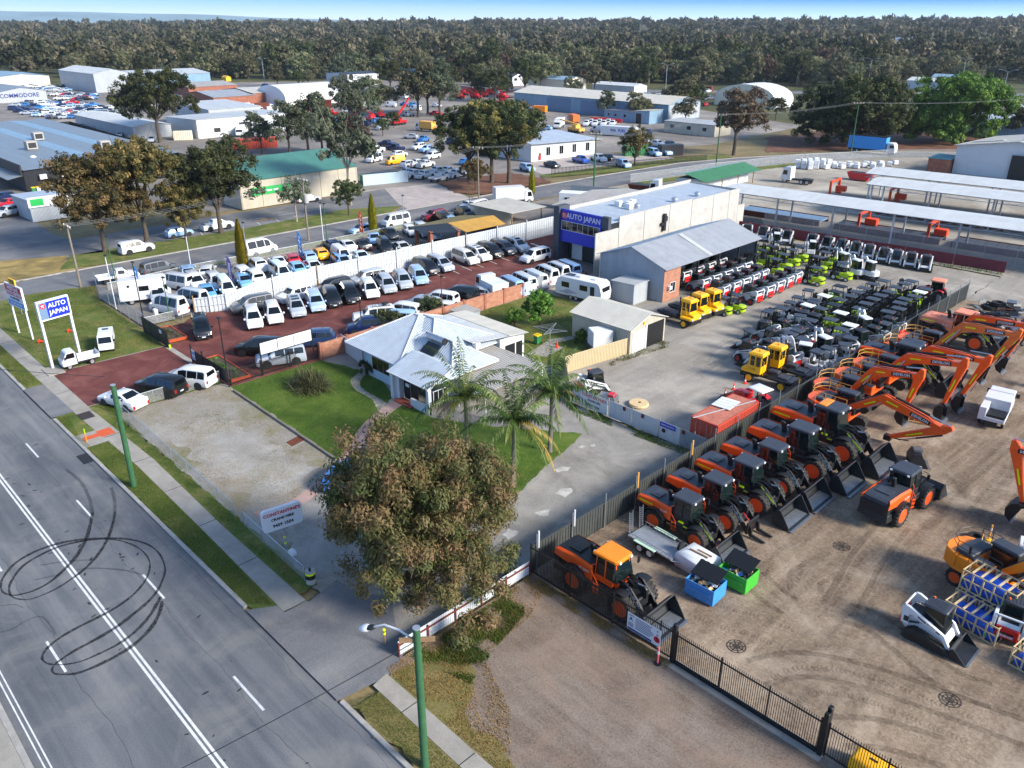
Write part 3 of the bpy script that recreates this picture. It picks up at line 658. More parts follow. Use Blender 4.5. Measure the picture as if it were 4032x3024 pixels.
def skid_proto(track=False,rear='skid_red',bucket=True,arm='white',raised=0.,cabz='charcoal',blue=False,bobtxt=False):
 r=root('tracked_loader' if track else 'skid_steer_loader')
 b=mb(arm);b.prism([(-1.45,.5),(-1.5,1.0),(-1.3,1.3),(-.2,1.2),(.6,.75),(.75,.45),(.6,.3),(-1.3,.3)],-.5,.5);b.bd('body',r,30,.04)
 b=mb(rear);b.cb(-1.58,-1.46,-.5,.5,.5,1.12,.03);b.bd('rear_door',r)
 b=mb('black');b.box(-1.6,-1.57,-.3,.3,.75,.85);b.box(-1.3,-.55,-.38,.38,1.2,1.32);b.bd('grille',r)
 b=mb('trim')
 for s_ in(-1,1):
  b.tube([(-.62,s_*.42,1.1),(-.58,s_*.42,2.0)],.05);b.tube([(.45,s_*.42,.8),(.3,s_*.42,2.0)],.05)
 b.box(-.6,.5,-.46,.46,.7,1.15);b.bd('cab_frame',r)
 glass_box(mb('cab_glass'),-.6,.3,-.43,.43,1.15,1.98,0,.0,.12).bd('cab_glazing',r,0)
 b=mb(cabz);b.cb(-.72,.4,-.48,.48,1.97,2.07,.05)
 for i in range(5):b.box(-.6,.2,-.38+i*.16,-.32+i*.16,2.07,2.09)
 b.bd('cab_roof',r)
 b=mb(arm)
 for s_ in(-1,1):
  y=s_*.66
  b.prism([(-1.45,.7),(-1.55,1.55),(-1.4,1.72),(-1.2,1.72),(.55,.98),(.95,.35),(.8,.25),(.4,.8),(-1.0,1.32),(-1.15,1.25),(-1.1,.7)],y-.08,y+.08)
 b.tube([(-1.45,-.6,1.66),(-1.45,.6,1.66)],.06);b.bd('lift_arm',r,30,.02)
 b=mb('trim')
 for s_ in(-1,1):b.slab([(-.75,s_*.745,1.33),(.35,s_*.745,.93),(.35,s_*.745,1.0),(-.75,s_*.745,1.42)],.01)
 for s_ in(-1,1):b.slab([(-1.35,s_*.745,.85),(-1.12,s_*.745,.85),(-1.12,s_*.745,1.15),(-1.35,s_*.745,1.15)],.01)
 b.bd('decal',r)
 for s_ in(-1,1):b=MB();cyl_pair(b,(-1.2,s_*.6,.75),(-.3,s_*.6,1.15),.045);b.bd('hydraulic_ram',r)
 if track:
  for s_ in(-1,1):
   b=mb('dusty_tyre');prof=[(-1.25,.12),(-1.1,.02),(.7,.02),(.95,.16),(.9,.34),(-.4,.66),(-.8,.7),(-1.15,.45)]
   b.prism(prof,s_*.74-.18,s_*.74+.18)
   m=len(prof)
   for i in range(m):
    a=Ve((prof[i][0],0,prof[i][1]));c=Ve((prof[(i+1)%m][0],0,prof[(i+1)%m][1]));L=(c-a).length;k=max(1,int(L/.14))
    for j in range(k):
     p=a.lerp(c,(j+.5)/k);an=math.atan2((c-a).z,(c-a).x);b.T=Tr((p.x,s_*.74,p.z))@Ro(-an,4,'Y');b.box(-.03,.03,-.19,.19,-.03,.03);b.T=None
   b.bd('track',r,30)
   mb('black').prism([(-1.0,.15),(.65,.15),(.75,.25),(-.6,.5),(-.95,.42)],s_*.74-.185,s_*.74+.185).bd('track_frame',r)
 else:
  for x in(-.85,.35):
   for s_ in(-1,1):wheel(r,x,s_*.72,.38,.28,'tyre','rim_red',12)
 if bucket:
  b=mb('iron');b.prism([(.95,.08),(1.75,.05),(1.75,.09),(1.05,.16),(.98,.45),(1.1,.6),(1.05,.64),(.92,.5)],-.85,.85)
  for s_ in(-1,1):b.prism([(.95,.08),(1.7,.06),(1.15,.6),(1.05,.62),(.93,.48)],s_*.85-.02,s_*.85+.02)
  b.bd('bucket',r);mb('steel').box(1.62,1.85,-.87,.87,.045,.085).bd('cutting_edge',r)
 else:mb('black').box(.85,.98,-.5,.5,.15,.6).bd('attachment_plate',r)
 mb('lamp_amber').cyl((-.5,.3,2.07),(-.5,.3,2.17),.05).bd('beacon',r)
 return r
def mini_exc_proto():
 r=root('mini_excavator')
 for s_ in(-1,1):mb('dusty_tyre').prism([(-.9,.12),(-.75,.02),(.75,.02),(.9,.12),(.9,.32),(.75,.42),(-.75,.42),(-.9,.32)],s_*.6-.16,s_*.6+.16).bd('track',r,0,.03)
 mb('iron').box(-.5,.5,-.5,.5,.3,.55).bd('undercarriage',r)
 b=mb('white');b.loft([[(x,y,z)for x,y in((.6,-.7),(.6,.7),(-.5,.75),(-.95,.45),(-1.0,0),(-.95,-.45),(-.5,-.75))]for z in(.55,1.05,1.2)]);b.bd('body',r,30,.05)
 b=mb('trim')
 for x,y in((-.45,-.1),(-.45,.62),(.5,-.1),(.5,.62)):b.tube([(x,y,1.15),(x*.9,y,2.3)],.04,5)
 b.bd('cab_frame',r);glass_box(mb('cab_glass'),-.43,.45,-.1,.62,1.2,2.3,0,0,.08).bd('cab_glazing',r,0)
 mb('white').cb(-.55,.6,-.18,.7,2.28,2.4,.05).bd('cab_roof',r)
 b=mb('white');b.prism([(.6,.9),(.75,1.1),(1.1,2.3),(1.35,2.6),(2.05,2.35),(2.1,2.15),(1.5,2.2),(1.35,2.1),(.85,.8)],-.62,-.42);b.bd('boom',r,30,.02)
 b=mb('white');b.prism([(1.95,2.5),(2.2,2.45),(1.75,.7),(1.6,.72)],-.6,-.45);b.bd('stick',r,30,.02)
 b=MB();cyl_pair(b,(.8,-.52,.8),(1.35,-.52,1.9),.05);b.bd('hydraulic_ram',r);b=MB();cyl_pair(b,(1.3,-.52,2.7),(2.0,-.52,2.6),.05);b.bd('hydraulic_ram',r)
 b=mb('black');b.prism([(1.6,.75),(1.45,.4),(1.6,.1),(2.0,.05),(2.05,.12),(1.7,.2),(1.62,.45),(1.75,.7)],-.75,-.3);b.bd('bucket',r)
 b=mb('black');b.prism([(1.0,.05),(1.1,.05),(1.12,.45),(1.02,.45)],-.78,.78);b.bd('blade',r)
 return r
def canopy_mini_proto():
 r=root('mini_loader')
 b=mb('white');b.cb(-.9,.5,-.45,.45,.4,.95,.06);b.bd('body',r)
 for x,y in((-.6,-.4),(-.6,.4),(.35,-.4),(.35,.4)):mb('black').tube([(x,y,.9),(x*.92,y*.92,2.1)],.035,5).bd('guard_post',r)
 mb('black').box(-.95,-.88,-.4,.4,.45,.9).bd('grille',r)
 mb('charcoal').cb(-.7,.45,-.5,.5,2.08,2.18,.05).bd('canopy',r)
 b=mb('seat');b.cb(-.5,-.1,-.22,.22,.95,1.1,.03);b.cb(-.58,-.46,-.22,.22,1.1,1.5,.03);b.bd('seat',r)
 b=mb('white')
 for s_ in(-1,1):b.prism([(.2,1.0),(.5,1.15),(1.25,.45),(1.15,.3),(.45,.85)],s_*.35-.05,s_*.35+.05)
 b.bd('lift_arm',r);mb('iron').prism([(1.15,.08),(1.7,.05),(1.2,.55),(1.1,.5)],-.55,.55).bd('bucket',r)
 for x in(-.6,.35):
  for s_ in(-1,1):wheel(r,x,s_*.48,.32,.22,'tyre','rim_red')
 return r
def yard_tractor_proto():
 r=root('yard_tractor')
 b=mb('yellow');b.loft([[(x,y,z)for x,y in((2.35,-.85),(2.5,-.6),(2.5,.9),(1.0,.95),(1.0,-.95))]for z in(.95,1.25)]);b.prism([(1.0,1.25),(2.5,1.25),(2.35,1.42),(1.7,1.6),(1.0,1.6)],-.3,.95);b.bd('bonnet',r,30,.04)
 b=mb('black');b.box(1.9,2.55,-.85,.95,.5,.95);b.box(-2.6,1.9,-.45,.45,.6,.95);b.box(-2.4,-.2,-.95,.95,.9,1.05);b.bd('chassis',r,30,.04)
 b=mb('yellow')
 b.box(.55,1.75,-.25,.95,1.0,1.75)
 for x,y in((.6,-.2),(.6,.9),(1.7,-.2),(1.7,.9),(1.15,.92),(1.15,-.22)):b.box(x-.06,x+.06,y-.05,y+.05,1.7,2.9)
 b.bd('cab_frame',r,30,.02);glass_box(mb('cab_glass'),.58,1.72,-.22,.92,1.75,2.75,0,.02,.06).bd('cab_glazing',r,0)
 b=mb('yellow');b.loft([[(x,y,z)for x,y in q]for q,z in((((.42,-.36),(1.86,-.36),(1.86,1.05),(.42,1.05)),2.75),(((.42,-.36),(1.86,-.36),(1.86,1.05),(.42,1.05)),2.92),(((.52,-.22),(1.7,-.22),(1.7,.9),(.52,.9)),3.08))]);b.bd('cab_roof',r,30)
 b=mb('yellow')
 for y in(-.85,.95):b.tube([(1.05,y,1.3),(1.05,y,2.3),(1.8,y,2.3),(1.8,y,1.5)],.025,5)
 b.tube([(.3,.9,1.0),(.3,.9,2.4),(.6,.9,2.4)],.025,5);b.bd('handrail',r)
 b=mb('charcoal');b.cb(-1.9,-.9,-.5,.5,1.05,1.2,.04);b.cb(-.7,.3,-.8,-.1,1.05,1.3,.04);b.cb(-2.5,-2.0,-.8,.8,1.05,1.12,.03);b.bd('deck_plate',r)
 mb('black').cyl((.4,-.35,1.0),(.4,-.35,3.2),.08).bd('exhaust_stack',r)
 b=mb('lamp_white');b.box(2.5,2.53,-.7,-.4,1.02,1.16);b.box(2.5,2.53,.5,.8,1.02,1.16);b.bd('headlight',r)
 mb('lamp_amber').cyl((1.1,.4,3.08),(1.1,.4,3.22),.07).bd('beacon',r)
 for x in(1.6,-1.6):
  for s_ in(-1,1):wheel(r,x,s_*.85,.5,.36,'tyre','yellow')
 return r
def tractor_proto(canopy=True):
 r=root('tractor');b=mb('red');b.prism([(.1,.9),(1.6,.9),(1.65,1.45),(1.4,1.62),(.1,1.7)],-.36,.36);b.bd('bonnet',r,30,.06)
 b=mb('black');b.box(1.62,1.68,-.3,.3,.95,1.45);b.box(-1.0,1.5,-.25,.25,.5,.9);b.bd('chassis',r,30,.03)
 for s_ in(-1,1):
  b=mb('red');arc=[(-.8+.85*cos(R_(t)),.78+.85*sin(R_(t)))for t in(10,40,70,100,130)]
  b.loft([[(x,s_*.5,z),(x,s_*1.05,z),(x,s_*1.05,z+.05),(x,s_*.5,z+.05)]for x,z in arc]);b.bd('mudguard',r)
 for s_ in(-1,1):wheel(r,-.8,s_*.85,.75,.42,'tyre','rim',16);wheel(r,1.2,s_*.78,.48,.3,'tyre','rim',14)
 b=mb('seat');b.cb(-.85,-.4,-.25,.25,1.25,1.4,.04);b.cb(-.95,-.82,-.25,.25,1.4,1.8,.04);b.bd('seat',r)
 if canopy:
  b=mb('black')
  for s_ in(-1,1):b.tube([(-1.05,s_*.55,1.1),(-1.05,s_*.55,2.4)],.045,6)
  b.tube([(-1.05,-.55,2.3),(-1.05,.55,2.3)],.04);b.bd('roll_bar',r)
  mb('plastic').loft([[(x,y,z)for x,y in((-1.7,-.75),(-.1,-.75),(-.1,.75),(-1.7,.75))]for z in(2.42,2.5)]+[[(-1.55,-.6,2.56),(-.25,-.6,2.56),(-.25,.6,2.56),(-1.55,.6,2.56)]]).bd('canopy',r,30,.03)
 else:
  b=mb('black')
  for x,y in((-1.1,-.6),(-1.1,.6),(.15,-.55),(.15,.55)):b.tube([(x,y,1.2),(x*.95,y,2.6)],.045,5)
  b.bd('cab_frame',r);glass_box(mb('cab_glass'),-1.08,.12,-.6,.6,1.4,2.6,0,.02,.08).bd('cab_glazing',r,0)
  mb('pale_orange').cb(-1.25,.3,-.75,.75,2.58,2.78,.06).bd('cab_roof',r)
 b=mb('red')
 for s_ in(-1,1):b.prism([(.3,1.7),(.6,1.85),(1.9,1.1),(2.5,.5),(2.35,.4),(1.75,.95),(.5,1.6)],s_*.5-.05,s_*.5+.05);b.box(.25,.45,s_*.5-.06,s_*.5+.06,.8,1.75)
 b.bd('loader_arm',r,30,.01);mb('black').prism([(2.4,.1),(3.0,.06),(2.6,.7),(2.4,.6)],-.85,.85).bd('bucket',r)
 mb('lamp_white').box(1.66,1.7,-.28,.28,1.2,1.3).bd('headlight',r)
 return r
def put(p,loc,rz,label,cat,group=None,sc=None,name=None):
 o=dup(p,loc,rz,None,sc)
 if name:o.name=name
 return tag(o,label,cat,group)
 # ---------- vegetation
def leafmat(name,cols,rough=.6,trans=.25,vr=(.75,1.25)):
 m,b=newmat(name);MATS[name]=m
 a=NN(m,'ShaderNodeAttribute');a.attribute_name='tone'
 oi=NN(m,'ShaderNodeObjectInfo')
 c=ramp(m,a.outputs['Fac'],[(i/(len(cols)-1),hx(x))for i,x in enumerate(cols)])
 hs=NN(m,'ShaderNodeHueSaturation');LK(m,mrg(m,oi.outputs['Random'],0,1,*vr),hs.inputs['Value']);LK(m,c,hs.inputs['Color'])
 LK(m,mrg(m,oi.outputs['Random'],0,1,.475,.52),hs.inputs['Hue'])
 col=hs.outputs[0];LK(m,col,b.inputs['Base Color']);b.inputs['Roughness'].default_value=rough;b.inputs['Specular IOR Level'].default_value=.25
 t=NN(m,'ShaderNodeBsdfTranslucent');LK(m,col,t.inputs[0]);mx=NN(m,'ShaderNodeMixShader');mx.inputs[0].default_value=trans
 o=m.node_tree.nodes['Material Output'];LK(m,b.outputs[0],mx.inputs[1]);LK(m,t.outputs[0],mx.inputs[2]);LK(m,mx.outputs[0],o.inputs[0])
 return m
leafmat('gum_leaf',['#3b4422','#4f5630','#5e5a36','#6f5a40','#84644a'])
leafmat('street_leaf',['#30391f','#474a2a','#625c34','#7d6f40','#9c8550'])
leafmat('dark_leaf',['#28321c','#363f23','#48502d','#60653a'])
leafmat('grey_leaf',['#38422f','#4b5642','#616852','#7a7c62'])
leafmat('brown_leaf',['#3a2e26','#503f33','#625241','#776751'])
leafmat('fig_leaf',['#23301a','#323f20','#465129','#616a39'])
leafmat('bright_leaf',['#2d4414','#42591b','#5b7426','#809338'])
leafmat('conifer_leaf',['#55601a','#7a7f1e','#a59c24','#c4b02c'])
leafmat('palm_leaf',['#263a16','#3c5522','#577030','#868a48','#b08a40'],.5)
leafmat('flax_leaf',['#2c3320','#434a2e','#62663f','#8a8760'])
leafmat('bush_leaf',['#2a4a18','#3f6622','#5a8430','#7d9f44'])
leafmat('forest_leaf',['#343d27','#474f33','#5c5f42','#777457','#9a9473'],.7,.2,(.65,1.45))
M('bark','#4a423a',.9,0,.35,2,dirt=('#857a6c',.6),bmp=.5)
M('pale_bark','#9a8f80',.85,0,.3,2,dirt=('#5d4f42',.6),bmp=.3)
M('palm_bark','#6b665c',.9,0,.25,6,bmp=.5)
def quads_mesh(name,V,mat,tone,k=4):
 n=len(V);me=bpy.data.meshes.new(name)
 me.vertices.add(n*k);me.vertices.foreach_set('co',V.astype(np.float32).ravel())
 me.loops.add(n*k);me.loops.foreach_set('vertex_index',np.arange(n*k,dtype=np.int32))
 me.polygons.add(n);me.polygons.foreach_set('loop_start',np.arange(0,n*k,k,dtype=np.int32))
 at=me.attributes.new('tone','FLOAT','FACE');at.data.foreach_set('value',np.clip(tone,0,1).astype(np.float32))
 me.materials.append(MATS[mat]);me.update(calc_edges=True);return me
def leaves(rs,centers,rad,n,size,asp=.45,droop=.3,tones=None,flat=1.):
 k=len(centers);idx=rs.integers(0,k,n)
 d=rs.normal(size=(n,3));d/=np.linalg.norm(d,axis=1,keepdims=True)
 rr=rad[idx]*(rs.random(n)**.45)
 p=centers[idx]+d*rr[:,None]*np.array([1,1,flat])
 nr=d*1.0+rs.normal(size=(n,3))*.42+np.array([0,0,.3]);nr/=np.linalg.norm(nr,axis=1,keepdims=True)
 ax=rs.normal(size=(n,3));ax[:,2]-=droop*2;ax-=nr*(ax*nr).sum(1,keepdims=True);ax/=np.linalg.norm(ax,axis=1,keepdims=True)+1e-9
 sd_=np.cross(nr,ax);sd_/=np.linalg.norm(sd_,axis=1,keepdims=True)+1e-9
 s=size*(.6+.8*rs.random(n))
 a=ax*s[:,None]*.5;b=sd_*(s*asp)[:,None]*.5
 V=np.stack([p-a,p+b*1.0-a*.1,p+a,p-b-a*.1],1)
 ct=rs.random(k)if tones is None else tones
 return V,ct[idx]*.65+rs.random(n)*.35
def crown_pts(rs,lobes,n):
 w_=np.array([l[3]*l[4]+l[3]*l[5]for l in lobes]);w_=w_/w_.sum();out=[]
 for _ in range(n):
  l=lobes[rs.choice(len(lobes),p=w_)];d=rs.normal(size=3);d/=np.linalg.norm(d)
  if d[2]<-.55:d[2]*=-.6
  r=.55+.45*rs.random()**.5
  out.append([l[0]+d[0]*l[3]*r,l[1]+d[1]*l[4]*r,l[2]+d[2]*l[5]*r])
 return np.array(out)
def limbs(mat,base,fork,targets,r0,rs,lean=(0,0)):
 b=mb(mat);base=Vector(base);f=Vector(fork)
 b.tube([base-Ve((0,0,.3)),base+Ve((0,0,.15)),base.lerp(f,.5)+Ve((rs.normal()*.1,rs.normal()*.1,0)),f],[r0*1.5,r0*1.15,r0*.9,r0*.78],10)
 for t in targets:
  t=Vector(t);m=f.lerp(t,.5)+Ve((0,0,(t-f).length*.12))
  b.tube([f-Ve((0,0,.3)),m,t],[r0*.5,r0*.3,r0*.08],6)
  for _ in range(2):
   q=m.lerp(t,.3+.4*rs.random());e=t+Vector(rs.normal(size=3))*(t-f).length*.25
   b.tube([q,q.lerp(e,.5)+Ve((0,0,.1)),e],[r0*.2,r0*.12,r0*.04],5)
 return b
def tree_meshes(seed,h,rx,lobes_n,nclump,nleaf,size,mat,bark='bark',trunk=.3,asp=.45,droop=.3,rad=(.5,1.1),flat=.8,base=.35,ry=None,drape=0,r0=.28,low=.55):
 rs=np.random.default_rng(seed);ry=ry or rx;zc=h*(base+(1-base)*.5);rz_=h*(1-base)*.5;lobes=[]
 for i in range(lobes_n):
  a=2*pi*(i+rs.random()*.6)/lobes_n;q=.25+.4*rs.random();s=.42+.2*rs.random()
  lobes.append((rx*q*cos(a)*1.25,ry*q*sin(a)*1.25,zc+rz_*(rs.random()*1.1-.55),rx*s,ry*s,rz_*s*(.9+.3*rs.random())))
 lobes.append((0,0,zc+rz_*.35,rx*.6,ry*.6,rz_*.62))
 c=crown_pts(rs,lobes,nclump)
 V,t=leaves(rs,c,rs.uniform(rad[0],rad[1],nclump),nleaf,size,asp,droop,flat=flat)
 tg=[(l[0]*.9,l[1]*.9,l[2])for l in lobes]
 return limbs(bark,(0,0,0),(0,0,h*trunk),tg,r0,rs).mesh('trunk'),quads_mesh('crown',V,mat,t)
TREES={}
def tree(kind,loc,label,cat='tree',group=None,rz=0,sc=1.,name=None,szz=None):
 tm,cm=TREES[kind];r=root(name or 'tree',loc,rz);r.scale=(sc,sc,szz or sc)
 for nm,me in(('trunk',tm),('crown',cm)):
  o=bpy.data.objects.new(nm,me);C.objects.link(o);o.parent=r
 return tag(r,label,cat,group)
def conifer(seed,h,r,n,size,mat='conifer_leaf'):
 rs=np.random.default_rng(seed);z=rs.random(n)**.85*h;a=rs.random(n)*2*pi
 prof=r*np.clip(np.minimum((z+.25)/(.18*h),1),0,1)*np.clip(1-(z/h)**3,.1,1);q=prof*(.7+.35*rs.random(n))
 p=np.stack([q*np.cos(a),q*np.sin(a),z+.1],1);out=np.stack([np.cos(a),np.sin(a),1.2+0*a],1)
 ax=out+rs.normal(size=(n,3))*.35;ax/=np.linalg.norm(ax,axis=1,keepdims=True);sd_=np.stack([-np.sin(a),np.cos(a),0*a],1)
 s=size*(.6+.8*rs.random(n));A=ax*s[:,None]*.5;B=sd_*s[:,None]*.2
 V=np.stack([p-A,p+B,p+A,p-B],1)
 return mb('bark').cyl((0,0,-.2),(0,0,h*.7),r*.25,.03).mesh('trunk'),quads_mesh('crown',V,mat,rs.random(n)*.7+.3*(np.sin(a*5)>0))
def palm_meshes(seed,h,nf,fl):
 rs=np.random.default_rng(seed);b=mb('palm_bark');pts=[];rad=[]
 for i in range(9):t=i/8;pts.append((.12*sin(t*2),.08*t,h*t-.2));rad.append(.2-.07*t+(.05 if i==0 else 0))
 b.tube(pts,rad,10);top=Vector(pts[-1]);b.use('palm_leaf')
 Vq=[];tone=[];st=mb('palm_leaf')
 for k in range(nf):
  a=2*pi*k/nf*2.4+rs.random()*.5;el=R_(75-95*(k/nf)+rs.normal()*6);L=fl*(.85+.3*rs.random());p=Vector(top);d=Ve((cos(a)*cos(el),sin(a)*cos(el),sin(el)));path=[p.copy()]
  N=14
  for i in range(N):
   p=p+d*(L/N);path.append(p.copy());d=(d+Ve((0,0,-.055-.012*i))).normalized()
  old=k>nf*.82;ft=.75+.25*rs.random()if old else rs.random()*.55
  side=Ve((-sin(a),cos(a),0))
  for i in range(1,N+1):
   t=i/N;ll=.62*sin(pi*min(1,.18+t*.78))**.7
   for rep in range(3):
    q=path[i-1].lerp(path[i],rep/3)
    for s_ in(-1,1):
     dv=(side*s_*.75+Ve((0,0,-.55-.5*rs.random()))+(path[i]-path[i-1]).normalized()*.45+Vector(rs.normal(size=3))*.12).normalized()
     e=q+dv*ll;m=q+dv*ll*.45+Ve((0,0,.05));wv=(path[i]-path[i-1]).normalized()*.028
     Vq.append([q-wv,m-wv*1.5,e,m+wv*1.5]);tone.append(ft+.12*rs.normal())
  w=.03
  for i in range(N):
   Vq.append([path[i]-side*w,path[i+1]-side*w*.8,path[i+1]+side*w*.8,path[i]+side*w]);tone.append(ft+.2)
 return b.mesh('trunk'),quads_mesh('crown',np.array([[list(p)for p in q]for q in Vq]),'palm_leaf',np.array(tone))
def blades(rs,pts,h,wd,lean=.5):
 n=len(pts);a=rs.random(n)*2*pi;hh=h*(.5+.9*rs.random(n));d=np.stack([np.cos(a),np.sin(a),0*a],1)
 l=rs.normal(size=(n,3))*lean;l[:,2]=1;l/=np.linalg.norm(l,axis=1,keepdims=True)
 w_=wd*(.6+.8*rs.random(n))
 return np.stack([pts-d*w_[:,None],pts+d*w_[:,None],pts+l*hh[:,None]],1)
def in_poly(x,y,poly):
 c=np.zeros(len(x),bool);n=len(poly)
 for i in range(n):
  x1,y1=poly[i][:2];x2,y2=poly[(i+1)%n][:2]
  if y1==y2:continue
  k=((y1>y)!=(y2>y))&(x<(x2-x1)*(y-y1)/(y2-y1)+x1);c^=k
 return c
def grass(name,poly,n,h,wd,mat,seed,patch=.0,ps=.5):
 rs=np.random.default_rng(seed);xs=[p[0]for p in poly];ys=[p[1]for p in poly]
 x=rs.uniform(min(xs),max(xs),n);y=rs.uniform(min(ys),max(ys),n);k=in_poly(x,y,poly)
 if patch:k&=(np.sin(x*ps*2.1+3*np.sin(y*ps))+np.sin(y*ps*2.7+2*np.sin(x*ps*1.3+1))+rs.normal(size=n)*.5)>patch
 x,y=x[k],y[k];t=(np.sin(x*1.3+seed)+np.sin(y*1.7)+2)/4*.5+rs.random(len(x))*.5
 me=quads_mesh(name,blades(rs,np.stack([x,y,0*x+.098],1),h,wd),mat,t,3)
 o=bpy.data.objects.new(name,me);C.objects.link(o);return stuff(o)
leafmat('grass_blade',['#36491c','#475a22','#5d6a30','#807f48'],.7,.3)
leafmat('lawn_blade',['#33481a','#455c20','#586e2a','#788040'],.7,.3)
leafmat('dry_blade',['#7a6a3a','#94803f','#a98f52','#c0a770'],.8,.3)
# ---------- ground surfaces
def gmat(name,stops,sc=.4,fine=8,stretch=(1,1,1),rough=.9,b=.3,bd=.02,speck=None,rot=0,warp=.6,streak=None,patch=None,g=(.38,.3)):
 m,p=newmat(name);MATS[name]=m
 v=NN(m,'ShaderNodeTexCoord').outputs['Object'];vm=mapping(m,v,stretch,(0,0,rot))
 n1=noise(m,vm,sc,8,.62,warp);n2=noise(m,v,fine,4,.7);n3=noise(m,v,fine*6,2,.6)
 a=NN(m,'ShaderNodeMath',operation='MULTIPLY_ADD');LK(m,n2,a.inputs[0]);a.inputs[1].default_value=g[0];LK(m,n1,a.inputs[2])
 a2=NN(m,'ShaderNodeMath',operation='MULTIPLY_ADD');LK(m,n3,a2.inputs[0]);a2.inputs[1].default_value=g[1];LK(m,a.outputs[0],a2.inputs[2])
 h_=(g[0]+g[1])/2;f=mrg(m,a2.outputs[0],.3+h_*.62,.7+h_*1.38,0,1)
 if streak:
  s_=noise(m,mapping(m,v,streak[0],(0,0,streak[2]if len(streak)>2 else 0)),1,5,.6,.3)
  ad=NN(m,'ShaderNodeMath',operation='MULTIPLY_ADD');LK(m,s_,ad.inputs[0]);ad.inputs[1].default_value=streak[1];ad2=NN(m,'ShaderNodeMath',operation='ADD');LK(m,f,ad.inputs[2]);LK(m,ad.outputs[0],ad2.inputs[0]);ad2.inputs[1].default_value=-streak[1]*.5;f=ad2.outputs[0]
 c=ramp(m,f,[(q,hx(h))for q,h in stops])
 if patch:c=mix(m,mrg(m,noise(m,v,patch[1],7,.68,.6),.48,.66,0,patch[2]),c,hx(patch[0]))
 if speck:c=mix(m,mrg(m,noise(m,v,speck[1],2,.5),.62,.72,0,speck[2]),c,hx(speck[0]))
 LK(m,c,p.inputs['Base Color']);p.inputs['Roughness'].default_value=rough;p.inputs['Specular IOR Level'].default_value=.25
 if b:bump(m,p,a2.outputs[0],b,bd)
 return m
gmat('earth_mat',[(0,'#4b4632'),(.45,'#6b6146'),(.75,'#8a7c5a'),(1,'#5c6238')],.05,1.5)
gmat('asphalt_mat',[(.1,'#41464e'),(.42,'#595d63'),(.72,'#717376'),(1,'#8c8b89')],.25,16,(.25,1,1),.85,.3,.01,('#33363c',30,.5),0,.3,((.035,1.15,1),.75),('#84837f',.35,.35),(.7,.6))
gmat('street_mat',[(.1,'#4e5156'),(.5,'#686a6f'),(.85,'#808183'),(1,'#949390')],.2,10,(1,.2,1),.88,.3,.01,('#3f4246',12,.4),0,.8,None,('#8b867f',.25,.5),(.7,.5))
gmat('dryverge_mat',[(.1,'#4a4a24'),(.4,'#66603a'),(.7,'#85774e'),(1,'#a08e66')],.4,9,(1,1,1),.95,.8,.04,('#3a3a1c',12,.5),0,.8,None,('#5a6128',.5,.6),(.8,.5))
gmat('yardpave_mat',[(0,'#555352'),(.45,'#716d69'),(.8,'#8a847f'),(1,'#a09990')],.06,3,(1,1,1),.9,.2,.02,('#48464a',1.2,.5),0,.8,None,('#a8a198',.035,.6),(.6,.4))
gmat('red_asphalt_mat',[(.1,'#472825'),(.45,'#5f3431'),(.8,'#77453f'),(1,'#90625a')],.3,14,(1,1,1),.9,.25,.01,('#2d1a19',14,.4),0,.4,((.9,.06,1),.45),('#8d655c',.3,.3),(.7,.5))
gmat('path_mat',[(0,'#77736d'),(.4,'#8f8b84'),(.8,'#a29e97'),(1,'#b1ada6')],.6,9,(1,1,1),.85,.15,.006,('#625e58',9,.4),0,.6,None,('#7d7a72',.5,.5),(.6,.5))
gmat('gravel_mat',[(.08,'#5a564e'),(.4,'#7c7974'),(.7,'#96948f'),(1,'#b3aea4')],.22,11,(1,1,1),.95,.6,.02,('#45423c',18,.6),0,1.,None,('#a9a49a',.3,.5),(.9,.7))
gmat('lot_mat',[(.05,'#5b5238'),(.28,'#776b50'),(.45,'#87827a'),(.75,'#9a9894'),(1,'#b5b1a9')],.2,10,(1,1,1),.95,.6,.02,('#55513f',14,.7),0,.5,None,('#6c6a3e',.22,.7),(.9,.7))
gmat('dirt_mat',[(.08,'#463a31'),(.34,'#68594b'),(.6,'#867564'),(.85,'#a0907d'),(1,'#b5a794')],.12,6,(1,1,1),.95,.7,.03,('#3a3029',11,.6),0,.8,((1.1,.07,1),.8,R_(-14)),('#b3a592',.2,.5),(.9,.6))
gmat('apron_mat',[(.1,'#4d4239'),(.4,'#6e6157'),(.7,'#867b71'),(1,'#9d9287')],.2,9,(1,1,1),.95,.6,.02,('#40352f',13,.7),0,1.,((.12,1.3,1),.6,R_(8)),('#8f7a6a',.25,.5),(1.,.8))
gmat('backyard_mat',[(.05,'#615d58'),(.4,'#827d76'),(.7,'#9a958d'),(1,'#b6b1a8')],.12,8,(1,1,1),.95,.5,.02,('#47433d',12,.5),0,1.2,((1.2,.1,1),.5,R_(-20)),('#b5aea2',.16,.5),(.8,.6))
gmat('canopyyard_mat',[(.05,'#5f5a53'),(.4,'#857f76'),(.7,'#9c968b'),(1,'#b5afa3')],.09,4,(1,1,1),.95,.4,.02,('#57524b',2.5,.5),0,1.2,((.15,.6,1),.5),('#b7b1a4',.08,.6),(.6,.4))
gmat('lawn_mat',[(.1,'#2c4014'),(.4,'#3f581a'),(.7,'#526b24'),(1,'#748139')],.35,9,(1,1,1),.95,.8,.04,('#26380f',16,.6),0,.6,None,('#76803c',.45,.45),(.8,.5))
